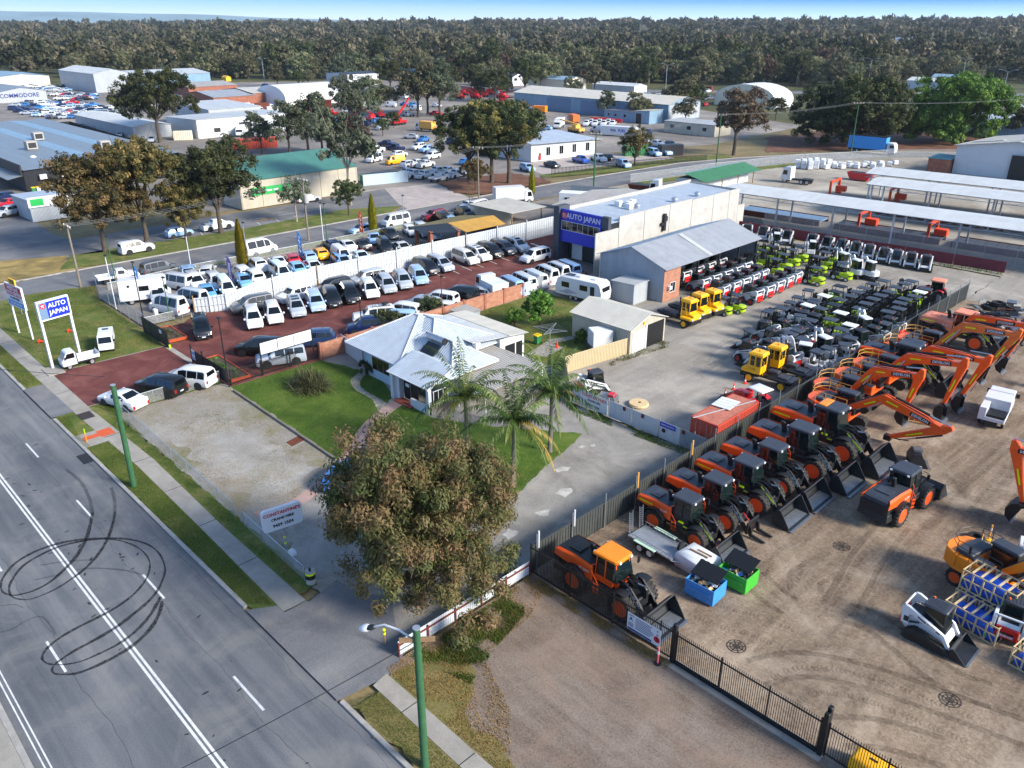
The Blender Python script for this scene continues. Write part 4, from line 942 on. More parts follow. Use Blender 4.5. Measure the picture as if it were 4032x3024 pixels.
gmat('weedy_mat',[(.1,'#34421a'),(.38,'#4a5a22'),(.62,'#5f6a30'),(.85,'#7a7444'),(1,'#927f56')],.35,8,(1,1,1),.95,.8,.04,('#2b3614',14,.6),0,.8,None,('#85764c',.55,.65),(.8,.5))
gmat('dry_mat',[(.1,'#5e5432'),(.4,'#7d6d42'),(.7,'#9c8754'),(1,'#b79f66')],.3,9,(1,1,1),.95,.5,.03)
gmat('mulch_mat',[(.1,'#4b362c'),(.5,'#6a4a3a'),(1,'#87634d')],.3,8)
gmat('kerb_mat',[(0,'#7e7b76'),(.5,'#979490'),(1,'#aeaca8')],1.2,9,(1,1,1),.85,.1,.01)
gmat('drivepave_mat',[(0,'#8d8683'),(.5,'#a39a96'),(1,'#b8b0ac')],.5,9,(1,1,1),.85,.15,.01)
gmat('pinkpath_mat',[(0,'#8e746d'),(.5,'#a58a82'),(1,'#b9a098')],.7,9,(1,1,1),.85,.15,.01)
gmat('stone_mat',[(.1,'#6d6a62'),(.45,'#938f86'),(.8,'#aeaaa0'),(1,'#c2beb4')],1.6,8,(1,1,1),.85,.4,.02)
gmat('patch_mat',[(0,'#87857f'),(.5,'#aeaba4'),(1,'#cfccc5')],1.2,8,(1,1,1),.9,.3,.01)
gmat('scrub_mat',[(.1,'#2f3520'),(.5,'#474a2d'),(1,'#66603f')],.06,.6)
gmat('loose_mat',[(.05,'#6f6a60'),(.4,'#8b8882'),(.7,'#a3a19c'),(1,'#bcb8b1')],.4,10,(1,1,1),.95,.7,.02,('#4f4c45',13,.6),0,.6,None,('#857a66',.35,.6),(1.,.8))
M('line_paint','#cfd2d4',.7,0,.25,2.2,dirt=('#83858a',.7))
M('yellow_paint','#c9932c',.7,0,.2,2,dirt=('#77736c',.6))
M('terracotta','#c4552b',.75,0,.15,3)
M('grate','#3a322d',.7,.2,.25,5)
M('tar','#1f2227',.8,0,.2,3)
def sheet(name,pts,mat,z=.0,kind='structure'):
 b=mb(mat)
 if mat in RAG:pts=ragged(pts,RAG[mat])
 pts=[(p[0],p[1],z)for p in pts];b.add(pts,[tuple(range(len(pts)))])
 o=b.bd(name,None,0);o['kind']=kind;return o
RAG=dict(weedy_mat=.13,lawn_mat=.12,dryverge_mat=.3,lot_mat=.15,dry_mat=.5,mulch_mat=.8,gravel_mat=.12,patch_mat=.1,loose_mat=.6,backyard_mat=.2,stone_mat=.08)
def ragged(pts,amp):
 out=[];pts=[Ve((p[0],p[1],0))for p in pts]
 for a,c in zip(pts,pts[1:]+pts[:1]):
  L=(c-a).length;n=max(1,min(240,int(L/(.22+amp*.8))));d=(c-a)/max(L,1e-6);nn=Ve((-d.y,d.x,0))
  for i in range(n):
   t=i/n;p=a.lerp(c,t);out.append(p+nn*(amp*(rnd.uniform(-1,1)*.6+sin(p.x*1.9+p.y*1.3)*.6)if i else 0))
 return out
def rect(x0,x1,y0,y1):return[(x0,y0),(x1,y0),(x1,y1),(x0,y1)]
def ribbon(pts,w_,z,mat=None):
 pts=[Ve((p[0],p[1],0))for p in pts];n=len(pts);L=[];R=[]
 for i,p in enumerate(pts):
  d=pts[min(i+1,n-1)]-pts[max(i-1,0)];d=d.normalized()if d.length>1e-6 else Ve((1,0,0));nn=Ve((-d.y,d.x,0))*((w_[i]if isinstance(w_,list)else w_)/2)
  L.append(p+nn);R.append(p-nn)
 return[(p.x,p.y,z)for p in L],[(p.x,p.y,z)for p in R]
def strip(b,pts,w_,z):
 L,R=ribbon(pts,w_,z);
 for i in range(len(L)-1):b.quad(R[i],R[i+1],L[i+1],L[i])
def smooth(pts,k=6):
 pts=[Ve((p[0],p[1],0))for p in pts];out=[]
 for i in range(len(pts)-1):
  p0=pts[max(i-1,0)];p1=pts[i];p2=pts[i+1];p3=pts[min(i+2,len(pts)-1)]
  for j in range(k):
   t=j/k;out.append(.5*((2*p1)+(p2-p0)*t+(2*p0-5*p1+4*p2-p3)*t*t+(-p0+3*p1-3*p2+p3)*t**3))
 return out+[pts[-1]]
sheet('ground',rect(-7700,5500,-600,7700),'earth_mat',-.06)
RX0,RX1=-420,70
sheet('main_road',rect(RX0,RX1,2.65,14.72),'asphalt_mat',0)
sheet('median_path',rect(RX0,RX1,-12,2.35),'path_mat',.12)
b=mb('kerb_mat');b.box(RX0,RX1,2.35,2.65,-.05,.13)
KERB=[(-112,-79.5),(-71,-37.2),(-27.3,20)]
for x0,x1 in KERB:b.box(x0,x1,14.72,14.98,-.05,.12)
struct(b.bd('kerb',None,0,.02))
b=mb('line_paint')
for y in(8.62,8.86):b.add([(RX0,y,.005),(RX1,y,.005),(RX1,y+.13,.005),(RX0,y+.13,.005)],[(0,1,2,3)])
for y in(2.98,3.2):b.add([(RX0,y,.005),(RX1,y,.005),(RX1,y+.07,.005),(RX0,y+.07,.005)],[(0,1,2,3)])
for k in range(-28,8):
 for y,x in((11.75,-32.7+11.78*k),(5.63,-42.3+11.78*k)):b.add([(x,y,.005),(x+3.15,y,.005),(x+3.15,y+.13,.005),(x,y+.13,.005)],[(0,1,2,3)])
struct(b.bd('road_markings',None,0))
def markmat(name,col,amt,sc=6,stretch=(1,1,1)):
 m,p=newmat(name);MATS[name]=m;v=NN(m,'ShaderNodeTexCoord').outputs['Object']
 p.inputs['Base Color'].default_value=(*hx(col),1);p.inputs['Roughness'].default_value=.85;p.inputs['Specular IOR Level'].default_value=.2
 LK(m,mrg(m,noise(m,mapping(m,v,stretch),sc,5,.7),.36,.62,amt*.35,amt),p.inputs['Alpha']);return m
markmat('pale_slab','#aaa398',.55,.7);markmat('rubber','#17181c',.8);markmat('faint_rubber','#25272c',.38);markmat('crack','#1e2024',.6,3)
loops=[([(600,0),(590,60),(560,170),(500,280),(430,360),(330,450),(230,505),(150,530),(80,540),(20,520),(5,470),(25,420),(90,340),(200,270),(340,215),(480,185),(640,172),(780,172),(900,190),(990,230),(1045,290),(1070,370),(1050,450),(1010,525),(940,600),(860,665),(770,735),(640,815),(500,890),(420,940),(360,985),(338,1020),(350,1045),(400,1053),(500,1045),(620,1000),(760,930),(880,850),(980,750),(1035,650),(1050,580)],.24),([(745,0),(735,60),(700,170),(640,270),(560,360),(470,430),(370,495),(260,545),(180,568),(110,562),(70,540),(60,490),(85,430),(150,350),(260,280),(400,220),(560,185),(700,175),(810,195),(900,235),(955,290),(972,350),(950,430),(890,510),(810,580),(700,650),(560,720),(430,790),(330,860),(280,920),(278,960),(320,985),(400,990),(520,970),(640,920),(760,860),(860,790),(950,700),(1010,610),(1040,550)],.2)]
b=mb('rubber')
for pts,w_ in loops:c=smooth([Q(7,*p)for p in pts],5);strip(b,c,[w_*(.75+.3*sin(i*.11)+.12*sin(i*.9))for i in range(len(c))],.009 if w_>.22 else.011)
b.use('faint_rubber')
for pts,w_ in(([(500,375),(600,365),(700,368),(820,380),(910,405)],.14),([(260,345),(330,335),(430,320),(600,310)],.12),([(230,440),(300,425),(390,405)],.12),([(0,780),(80,760),(180,700),(270,680),(330,740),(360,790)],.1),([(0,610),(90,600),(150,620)],.08)):
 strip(b,smooth([Q(7,*p)for p in pts],5),w_,.013)
strip(b,smooth([Q(4,*p)for p in((430,1385),(520,1460),(575,1560),(600,1659))],5),.22,.007);strip(b,smooth([Q(4,*p)for p in((720,1500),(742,1580),(745,1659))],5),.22,.007)
struct(b.bd('skid_marks',None,0))
b=mb('crack')
for y in(11.55,14.2,6.0):strip(b,[(x,y+.12*sin(x*.7)+.05*sin(x*2.9))for x in np.arange(-90,5,.8)],.022,.006)
b.use('tar')
for i in range(60):
 x=rnd.uniform(-75,-22);y=rnd.choice((8.3,9.2,11.5,6.2,12.4,10.2))+rnd.uniform(-.2,.2);b.T=Tr((x,y,.008))@Ro(rnd.random()*3,4,'Z');q=rnd.uniform(.04,.13);b.add([(q*cos(t)*1.6,q*.55*sin(t),0)for t in np.linspace(0,5.5,9)],[tuple(range(9))]);b.T=None
struct(b.bd('road_surface_cracks',None,0))
fp=[(RX0,16.35),(-70,16.45),(-58,16.75),(-46,16.5),(-35.3,16.2),(-35.05,17.62),(-46,17.68),(-58,18.05),(-70,17.75),(-110,17.9),(RX0,18.0)]
sheet('verge_ground',rect(-113,-36.0,14.98,18.9),'weedy_mat',.1);sheet('verge_ground',[(-26.6,14.98),(20,14.98),(20,18.3),(-22,18.6),(-24,21),(-27,21)],'dryverge_mat',.1)
sheet('footpath',[(-122,16.35)]+fp[1:-1],'path_mat',.125);sheet('footpath',[(-27.0,16.55),(20,16.3),(20,17.5),(-27.2,17.55)],'path_mat',.125)
b=mb('tar')
for k in range(26):
 x=-35.2-5.85*k;
 if x<-118:break
 y0=np.interp(x,[-70,-58,-46,-35],[16.45,16.75,16.5,16.2]);y1=np.interp(x,[-70,-58,-46,-35],[17.75,18.05,17.68,17.62]);b.add([(x,y0,.13),(x+.06,y0,.13),(x+.06,y1,.13),(x,y1,.13)],[(0,1,2,3)])
for x in(-24.6,-20.3,-16,-11,-6):b.add([(x,16.5,.13),(x+.05,16.5,.13),(x+.05,17.5,.13),(x,17.5,.13)],[(0,1,2,3)])
b.use('terracotta');b.add([(-65.6,15.3,.134),(-64.9,15.3,.134),(-64.9,17.6,.134),(-65.6,17.6,.134)],[(0,1,2,3)]);b.add([(-66,16.5,.136),(-64.6,16.5,.136),(-64.6,17.6,.136),(-66,17.6,.136)],[(0,1,2,3)])
b.use('path_mat').add([(-66.3,15.0,.128),(-63.6,15.0,.128),(-63.6,16.6,.128),(-66.3,16.6,.128)],[(0,1,2,3)])
struct(b.bd('footpath_joints',None,0))
b=mb('tar');b.add([(-63,13.95,.006),(-61.2,13.95,.006),(-61.2,14.7,.006),(-63,14.7,.006)],[(0,1,2,3)])
p=Q(3,0,0);b.add([(x,y,.006)for x,y in((-91.5,13.9),(-90.2,13.9),(-90.2,14.6),(-91.5,14.6))],[(0,1,2,3)]);struct(b.bd('road_drain_pit',None,0))
b=mb('grate');b.add([(-70.4,16.45,.14),(-68.9,16.45,.14),(-68.9,17.5,.14),(-70.4,17.5,.14)],[(0,1,2,3)]);struct(b.bd('footpath_pit',None,0))
sheet('crossover',[(-79.3,14.7),(-71.2,14.7),(-71.2,16.5),(-79.3,16.4)],'street_mat',.132)
sheet('crossover',[(-36.9,14.7),(-27.4,14.7),(-27.0,17.5),(-27.9,19.5),(-30,20.2),(-32,21.4),(-33.6,20.2),(-35.6,20),(-35.0,17.8)],'street_mat',.108)
sheet('red_car_lot',[(-81.6,17.9),(-71.4,17.6),(-71.9,28.7),(-66.6,28.7),(-66.3,38),(-66.2,71),(-66.5,80),(-75.3,84),(-75.3,95),(-85.4,95),(-87.1,38.5),(-88.6,35.4),(-86.6,33.2),(-86.5,31.4),(-81.2,31.2),(-81,28.7)],'red_asphalt_mat',.112)
b=mb('line_paint')
for y in(63.6,65.9,68.5,70.7,72.9,75.4,77.8,80.2,82.7):strip(b,[(-84.9,y+.3),(-79.3,y-.55)],.1,.117)
strip(b,[(-84,86.5),(-79,85.6)],.35,.117)
b.use('path_mat');b.add([(-80.6,28.45,.118),(-74.6,28.45,.118),(-74.6,29.0,.118),(-80.6,29.0,.118)],[(0,1,2,3)]);strip(b,[(-81.6,17.9),(-81,28.6)],.14,.118);strip(b,[(-71.4,17.6),(-71.6,24)],.14,.118)
struct(b.bd('lot_markings',None,0))
sheet('lawn',[(-104,18.05),(-81.6,17.95),(-81,28.7),(-103,29.3),(-108.2,31),(-109.3,27.5),(-110.5,22),(-108.5,19)],'weedy_mat',.106)
sheet('lawn',[(-71.4,17.9),(-68.2,18.9),(-68.0,28.6),(-71.9,28.6)],'weedy_mat',.105)
SN=[(-108.6,15),(-108.8,30),(-107.6,60),(-107.8,85),(-107.0,110),(-105.0,135),(-101.5,160),(-93,190),(-82,212),(-66,229),(-46,241),(-10,252),(60,262)]
SF=[(-117.6,15),(-117.0,40),(-116.6,55),(-116.4,85),(-116.1,110),(-114.6,140),(-112.5,167),(-107,184),(-96,206),(-80,226),(-62,240),(-40,251),(-10,262),(60,272)]
sheet('side_street',SN+SF[::-1],'street_mat',.02)
b=mb('kerb_mat')
for i in range(len(SF)-1):
 a,c=Ve((*SF[i],0)),Ve((*SF[i+1],0));d=(c-a).normalized();n=Ve((-d.y,d.x,0))
 b.add([a+Ve((0,0,.02)),c+Ve((0,0,.02)),c+Ve((0,0,.14)),a+Ve((0,0,.14)),a+n*.3+Ve((0,0,.14)),c+n*.3+Ve((0,0,.14))],[(0,1,2,3),(3,2,5,4)])
struct(b.bd('street_kerb',None,0))
gs=[(x-.3,y)for x,y in SF[1:4]]
sheet('grass_strip',[(-117.2,38),(-116.8,55),(-116.7,84),(-120,89),(-124.6,80),(-123.6,58),(-125,45),(-126,34),(-119,30)],'weedy_mat',.11)
sheet('sandy_verge',[(-117.6,18),(-117.3,38),(-119,30.5),(-126,33.5),(-150,28),(-150,18)],'dry_mat',.105)
sheet('grass_strip',[(-122,129),(-115.2,146),(-112.9,167),(-108,183.5),(-112,186),(-117,173),(-122,150),(-124.5,131)],'weedy_mat',.11)
sheet('tree_island',[(-122.5,104),(-117,108),(-116.8,126),(-121,128.5),(-132,128),(-133,109)],'mulch_mat',.11)
sheet('car_park',[P(-80,482),P(60,468),P(110,505),P(238,545),P(150,553),P(-80,572)],'street_mat',.11)
sheet('service_lane',[(-124.6,30),(-125.2,45),(-123.8,58),(-124.8,80),(-120,89.5),(-116.7,85),(-116.6,104),(-122,103),(-134,108),(-135.5,100),(-136,30),(-150,28),(-170,34),(-182,44),(-182,30)],'street_mat',.06)
b=mb('line_paint')
for k in range(9):strip(b,[(-130.5+.3*k,36+5.5*k),(-130.5+.3*k+.1,39+5.5*k)],.12,.066)
for y in(50,53,56,59.5,63,66.5,70):strip(b,[(-124.3,y),(-126.5,y+.6)],.1,.066)
for k in range(5):strip(b,[Q(1,-60+60*k,1500-10*k),Q(1,80+60*k,1590-8*k)],.12,.066)
b.use('yellow_paint');strip(b,[(-127.6,63.5),(-127.2,67.5)],.35,.066);strip(b,[(-128.4,65.3),(-127,66.6)],.4,.066)
struct(b.bd('lane_markings',None,0))
sheet('driveway',[(-116.3,88),(-116.2,103),(-133,108),(-136,97),(-122,90)],'drivepave_mat',.07)
sheet('industrial_yard',[(-135,100),(-122,127),(-121,131),(-135,141),(-136,166),(-125,200),(-128,260),(-560,420),(-620,90),(-560,60),(-240,10),(-175,10),(-150,28),(-182,46),(-150,60),(-139,62)],'yardpave_mat',-.02)
sheet('office_forecourt',[(-122.5,131),(-118,173),(-124,175),(-137,165),(-138.5,146),(-138,138)],'drivepave_mat',.0)
sheet('caryard',[(-108.3,31.3),(-102.4,29.6),(-88.6,29.4),(-88.6,35.4),(-87.1,38.5),(-85.5,95),(-104.5,95),(-105.5,60),(-106.5,40)],'yardpave_mat',.1)
sheet('grass_strip',[(-107.6,44),(-106.9,44),(-105.6,60),(-105.2,95),(-107.2,95),(-107.5,75)],'weedy_mat',.104)
sheet('caryard',[(-106.5,95),(-75.3,95),(-75.3,84),(-66.5,80),(-62,118),(-72,133),(-104,132)],'yardpave_mat',.09)
sheet('house_block',[(-68.1,18.9),(-36.5,18.6),(-28,18.7),(-27.9,49),(-42.3,48.5),(-47.2,53),(-45.8,61.3),(-53.4,62.4),(-55,71),(-66.2,71)],'gravel_mat',.09)
sheet('front_lot',[(-68.2,19.0),(-39.5,18.9),(-46.3,24),(-47.9,28.0),(-68.0,28.5)],'lot_mat',.095)
sheet('gravel_patch',[tuple(Q(4,*p).xy)for p in((1120,1170),(1250,1090),(1440,1050),(1580,1120),(1700,1230),(1900,1290),(2080,1370),(1960,1490),(1830,1580),(1620,1590),(1420,1440),(1240,1330))],'loose_mat',.0985)
sheet('front_lawn',[(-66.6,28.7),(-54.3,28.5),(-48.0,28.2),(-49.6,31.4),(-51.8,34.6),(-54.6,38.6),(-60,40),(-66.4,38.2)],'lawn_mat',.105)
sheet('front_lawn',[(-52.9,36.6),(-50.4,33.2),(-44.6,29.2),(-38.4,29.8),(-34.1,32.6),(-35.3,36.2),(-36.7,42),(-37.6,45),(-44,40.5),(-48.6,38),(-51.6,38.7)],'lawn_mat',.104)
sheet('back_lawn',[(-66.1,53.5),(-52.4,53.9),(-47.6,53.2),(-46.3,61.2),(-53.2,62.2),(-56,69.8),(-66.1,70.5)],'weedy_mat',.105)
sheet('curved_path',[(p.x-.0,p.y)for p in smooth([Q(4,*p)for p in((1640,1670),(1870,1600),(2010,1500),(2170,1350))]+[Q(5,*p)for p in((30,1260),(130,1110),(240,1010),(375,925))],3)]+[(p.x,p.y)for p in smooth([Q(5,*p)for p in((440,945),(340,1010),(230,1110),(110,1290),(10,1390))]+[Q(4,*p)for p in((2180,1430),(2010,1590),(1880,1640),(1700,1720))],3)],'pinkpath_mat',.112)
sheet('stone_path',[tuple(p.xy)for p in smooth([Q(5,*p)for p in((240,1010),(200,940),(90,870),(60,820),(80,790),(150,735))],3)]+[tuple(p.xy)for p in smooth([Q(5,*p)for p in((170,765),(125,815),(130,860),(210,910),(300,965))],3)],'stone_mat',.116)
sheet('concrete_slab',[tuple(Q(5,*p).xy)for p in((1205,640),(1330,560),(1440,600),(1330,660))],'path_mat',.112)
sheet('concrete_slab',[tuple(Q(5,*p).xy)for p in((1330,550),(1520,520),(1545,535),(1370,575))],'path_mat',.114)
for poly in([(1380,1545),(1420,1515),(1490,1510),(1495,1540),(1450,1575)],[(1380,1390),(1430,1370),(1490,1375),(1470,1400),(1400,1410)],[(1535,1245),(1560,1232),(1580,1240),(1560,1255)],[(1610,1235),(1640,1222),(1648,1238),(1625,1245)]):sheet('pothole_patch',[tuple(Q(5,*p).xy)for p in poly],'patch_mat',.1)
for poly in([(1040,155),(1080,115),(1140,130),(1145,150),(1080,190)],[(20,640),(80,622),(155,700),(150,750),(110,770)],[(1250,10),(1350,-10),(1340,30),(1290,35)]):sheet('pothole_patch',[tuple(Q(8,*p).xy)for p in poly],'patch_mat',.1)
sheet('machinery_yard',[(-27.8,28.9),(30,28.9),(30,126),(-27.8,122)],'dirt_mat',.095)
sheet('entry_apron',[(-27.6,18.7),(-27.0,17.6),(20,17.55),(20,28.9),(-27.6,28.9)],'apron_mat',.098)
sheet('machinery_yard',[(-45.8,61.3),(-47.2,53),(-42.3,48.7),(-27.9,49.2),(-27.8,105),(-27.8,118),(-66,117),(-67,80),(-66.2,71),(-55,71),(-53.4,62.4)],'backyard_mat',.1)
sheet('machinery_yard',[(-27.8,105),(-27.8,122),(30,126),(30,98)],'backyard_mat',.1)
for poly in([(-160,560),(0,575),(200,640),(170,700),(0,765),(-160,740)],):sheet('concrete_slab',[tuple(Q(6,*p).xy)for p in poly],'pale_slab',.106)
sheet('canopy_yard',[(-107,104),(-104.5,135),(-101,160),(-92.6,190),(-81.6,211.6),(-65.6,228.6),(-46,240),(60,258),(60,121),(-62,118),(-72,133),(-104,132)],'canopyyard_mat',.06)
sheet('grass_strip',[(-104.5,136),(-101.8,157),(-93,188),(-90,187),(-98,157),(-101,136)],'weedy_mat',.1)
sheet('figtree_ground',[(-107,198),(-98,210),(-82,229),(-62,244),(0,266),(0,300),(-112,290),(-122,225)],'mulch_mat',.0)
sheet('scrub_ground',[(-560,60),(-620,90),(-560,420),(-128,262),(-100,330),(60,330),(800,900),(800,1500),(-1500,1500),(-1500,-300),(-700,-300)],'scrub_mat',-.045)
sheet('highway',[(-720,60),(-500,158),(-440,220),(-250,352),(-100,470),(200,640),(200,625),(-100,452),(-245,336),(-430,208),(-490,140),(-710,45)],'street_mat',.0)
markmat('mud_track','#43362a',.26,2,(2.2,2.2,1));markmat('pale_track','#a89880',.25,4)
rt=np.random.default_rng(3);b=mb('mud_track')
def track(pts,w_=.45,gap=1.9,z=.1,tread=True):
 c=smooth(pts,6);L=[0]
 for p,q in zip(c,c[1:]):L.append(L[-1]+(q-p).length)
 X=[p.x for p in c];Y=[p.y for p in c];st=.2;n=int(L[-1]/st)
 for s_ in(-.5,.5):
  if not tread:
   strip(b,[p+Ve((-(c[min(i+1,len(c)-1)]-c[max(i-1,0)]).normalized().y,(c[min(i+1,len(c)-1)]-c[max(i-1,0)]).normalized().x,0))*gap*s_ for i,p in enumerate(c)],w_,z);continue
  for k in range(n):
   if rt.random()<.15:continue
   t=k*st;p=Ve((np.interp(t,L,X),np.interp(t,L,Y),z));q=Ve((np.interp(t+.05,L,X),np.interp(t+.05,L,Y),z));d=(q-p).normalized();nn=Ve((-d.y,d.x,0));o=p+nn*gap*s_
   for e in(-1,1):b.quad(o+d*.0,o+d*.1,o+nn*e*w_*.5+d*.18,o+nn*e*w_*.5+d*.08)
zt=.1005
for k,pts in enumerate([[(600,960),(800,920),(1000,930),(1400,1010),(2212,1290)],[(470,1050),(700,1000),(900,1010),(1300,1110),(2212,1440)],[(640,1170),(800,1105),(1000,1110),(1300,1190),(1900,1440)],[(700,1250),(1000,1200),(1300,1290),(1800,1600)],[(1000,1430),(1300,1450),(1700,1570)],[(140,640),(300,700),(500,760),(700,840)],[(270,600),(480,690),(740,760),(880,700)],[(440,420),(600,560),(700,620)],[(520,480),(640,440),(700,300),(900,220)],[(660,520),(660,440),(760,330),(900,270),(1250,130)],[(800,520),(790,440),(860,400)],[(1060,660),(1120,560),(1250,330),(1500,60)],[(1220,640),(1280,480),(1420,260),(1640,0)],[(1000,650),(1080,520),(1200,300),(1380,80)],[(1320,640),(1350,500),(1480,300),(1760,0)],[(1200,630),(1400,700),(1600,780)],[(1060,660),(1300,760),(1700,1080),(2000,1200)]]):
 b.use('mud_track' if k%3 else 'pale_track');track([Q(9,*p)for p in pts],.36,1.75,zt,k%3==2);zt+=.0006
for k in range(14):
 b.use('mud_track' if k%2 else 'pale_track');x=-17+k*.62;track([(x+rt.normal()*.3,52+rt.normal()*2),(x+1+rt.normal()*.8,64),(x+1.3+rt.normal()*.8,80),(x+1.5+rt.normal()*2,100)],.35,1.8,zt);zt+=.0006
for k in range(9):
 b.use('mud_track' if k%2 else 'pale_track');x=-40.5+k*.45;track([(x+1+rt.normal()*.3,64),(x+rt.normal()*.5,72),(x-1+rt.normal()*.5,86),(x-2+rt.normal(),100),(x-1,110)],.3,1.6,zt+.004);zt+=.0006
struct(b.bd('tyre_tracks',None,0))
grass('verge_grass',[(-71,15.05),(-37.4,15.0),(-36.2,16.1),(-46,16.45),(-58,16.7),(-63.5,16.7),(-63.5,15.3),(-66.4,15.3),(-70.8,15.9)],42000,.09,.012,'grass_blade',1)
grass('verge_grass',[(-67.5,17.9),(-58,18.1),(-37,17.75),(-37,18.7),(-68,19.2)],14000,.1,.012,'grass_blade',2,-.4)
grass('verge_grass',[(-27,15.1),(-12,15.1),(-12,16.4),(-26.5,16.5)],10000,.09,.012,'grass_blade',3)
grass('verge_grass',[(-112,15.1),(-79.6,15.1),(-80,16.3),(-112,16.3)],12000,.1,.014,'grass_blade',4)
grass('dry_weeds',[(-27.5,17.7),(-18,17.6),(-21,20.5),(-24.6,22),(-25,26),(-26.2,28.6),(-27.6,28.6)],30000,.1,.02,'dry_blade',5,-.9,.9)
grass('weeds',[(-27.3,19.2),(-23.6,20.2),(-24.6,23),(-25.4,26),(-27.4,27.5)],26000,.13,.025,'lawn_blade',6,-.3,1.1)
grass('dry_weeds',[(-27.6,28),(-17.2,28.1),(-17.2,28.8),(-27.6,28.8)],7000,.14,.012,'dry_blade',7,-.3,1.3)
grass('lawn_grass',[(-66.5,28.8),(-54.3,28.6),(-48.2,28.3),(-49.8,31.4),(-52,34.6),(-54.8,38.2),(-60,39.4),(-66.3,38.0)],70000,.07,.014,'lawn_blade',8)
grass('lawn_grass',[(-52.5,36.4),(-50.4,33.4),(-44.6,29.4),(-38.4,30),(-34.3,32.8),(-35.5,36.2),(-36.9,42),(-44,40.3),(-48.6,38),(-51.4,38.4)],50000,.08,.014,'lawn_blade',9,-.9,.6)
grass('lot_weeds',[(-68,19.2),(-40.5,19.1),(-46.2,24),(-48.2,27.8),(-67.8,28.3)],26000,.07,.012,'dry_blade',10,.25,.35)
grass('lot_weeds',[(-68,19.2),(-40.5,19.1),(-46.2,24),(-48.2,27.8),(-67.8,28.3)],20000,.07,.012,'grass_blade',11,.35,.3)
grass('lawn_grass',[(-104,18.2),(-81.8,18.1),(-81.2,28.5),(-103,29.1),(-108,30.6),(-110,22)],60000,.09,.018,'grass_blade',12,-.7,.4)
grass('lawn_grass',[(-71.3,18),(-68.3,19),(-68.1,28.4),(-71.7,28.4)],9000,.1,.016,'lawn_blade',13)
grass('fence_weeds',[(-42,47.6),(-28.2,48),(-28.1,48.9),(-42.2,48.6)],5000,.2,.03,'lawn_blade',15,-.2,.8)
grass('fence_weeds',[(-45.3,52.8),(-44.6,61.4),(-43.8,66.9),(-45.4,67.2),(-45.8,61.4)],4000,.2,.03,'grass_blade',16,-.1,.9)
grass('fence_weeds',[(-64,115.2),(-28,119.3),(-28,120.2),(-64,116.3)],5000,.35,.05,'lawn_blade',19,-.2,.4)
grass('back_grass',[(-66,53.8),(-52.6,54.2),(-47.8,53.5),(-46.5,61),(-53.4,62),(-56.2,69.5),(-66,70)],30000,.09,.02,'grass_blade',14,-.3,.3)
# ---------- buildings and fences near the camera
def ribmat(name,col,pitch=.2,axis='u',depth=.02,rough=.45,metal=.0,var=.1,dirt=None,lines=None):
 m,p=newmat(name);MATS[name]=m
 uv=NN(m,'ShaderNodeUVMap');uv.uv_map='UV';sx=NN(m,'ShaderNodeSeparateXYZ');LK(m,uv.outputs[0],sx.inputs[0])
 mu=NN(m,'ShaderNodeMath',operation='MULTIPLY');LK(m,sx.outputs[0],mu.inputs[0]);mu.inputs[1].default_value=2*pi/pitch
 si=NN(m,'ShaderNodeMath',operation='SINE');LK(m,mu.outputs[0],si.inputs[0])
 v=NN(m,'ShaderNodeTexCoord').outputs['Object'];n1=noise(m,v,.5,6,.6);x=NN(m,'ShaderNodeVectorMath',operation='SCALE');x.inputs[0].default_value=hx(col)
 LK(m,mrg(m,n1,.3,.7,1-var,1+var*.6),x.inputs['Scale']);out=x.outputs[0]
 fl=NN(m,'ShaderNodeMath',operation='FLOOR');mm=NN(m,'ShaderNodeMath',operation='MULTIPLY');LK(m,sx.outputs[0],mm.inputs[0]);mm.inputs[1].default_value=1/.78;LK(m,mm.outputs[0],fl.inputs[0])
 wn=NN(m,'ShaderNodeTexWhiteNoise');wn.noise_dimensions='1D';LK(m,fl.outputs[0],wn.inputs['W']);x2=NN(m,'ShaderNodeVectorMath',operation='SCALE');LK(m,out,x2.inputs[0]);LK(m,mrg(m,wn.outputs['Value'],0,1,.95,1.04),x2.inputs['Scale']);out=x2.outputs[0]
 if dirt:out=mix(m,mrg(m,noise(m,mapping(m,v,(.6,.6,2)),1.5,7,.7,.5),.5,.72,0,dirt[1]),out,hx(dirt[0]))
 LK(m,out,p.inputs['Base Color']);p.inputs['Roughness'].default_value=rough;p.inputs['Metallic'].default_value=metal
 bump(m,p,si.outputs[0],1.0,depth*2.2);return m
ribmat('roof_pale','#b3bfcc',.26,dirt=('#7b838c',.35));ribmat('roof_grey','#a6abb1',.2,dirt=('#7d7c78',.4));ribmat('roof_old','#a9a49c',.3,dirt=('#6e675e',.45));ribmat('roof_white','#c3c7c8',.25,dirt=('#a9a79f',.3));ribmat('roof_cream','#c9c5b9',.25,dirt=('#a39a86',.3))
ribmat('roof_green','#4b8474',.25,dirt=('#3b6457',.3));ribmat('roof_green_old','#3f7d55',.25,dirt=('#6d8f78',.4));ribmat('roof_pale_green','#a9c2b8',.25);ribmat('roof_blue','#7f9db4',.3,dirt=('#5f6e78',.35));ribmat('roof_slate','#7f8b95',.3,dirt=('#5d6469',.4));ribmat('roof_yellow','#d8a648',.2,dirt=('#8f7440',.35));ribmat('roof_olive','#8a7a45',.2,dirt=('#5a5238',.4));ribmat('roof_dark','#2b3038',.2)
ribmat('clad_cream','#cdc5b3',.2);ribmat('clad_white','#bcc3c9',.2,dirt=('#a8a8a2',.25));ribmat('clad_grey','#a3aeb9',.2,dirt=('#7f858a',.25));ribmat('clad_blue','#88a9c0',.25,dirt=('#6a7d8a',.25));ribmat('clad_teal','#2f7f8c',.25);ribmat('clad_dark','#2c2e31',.3)
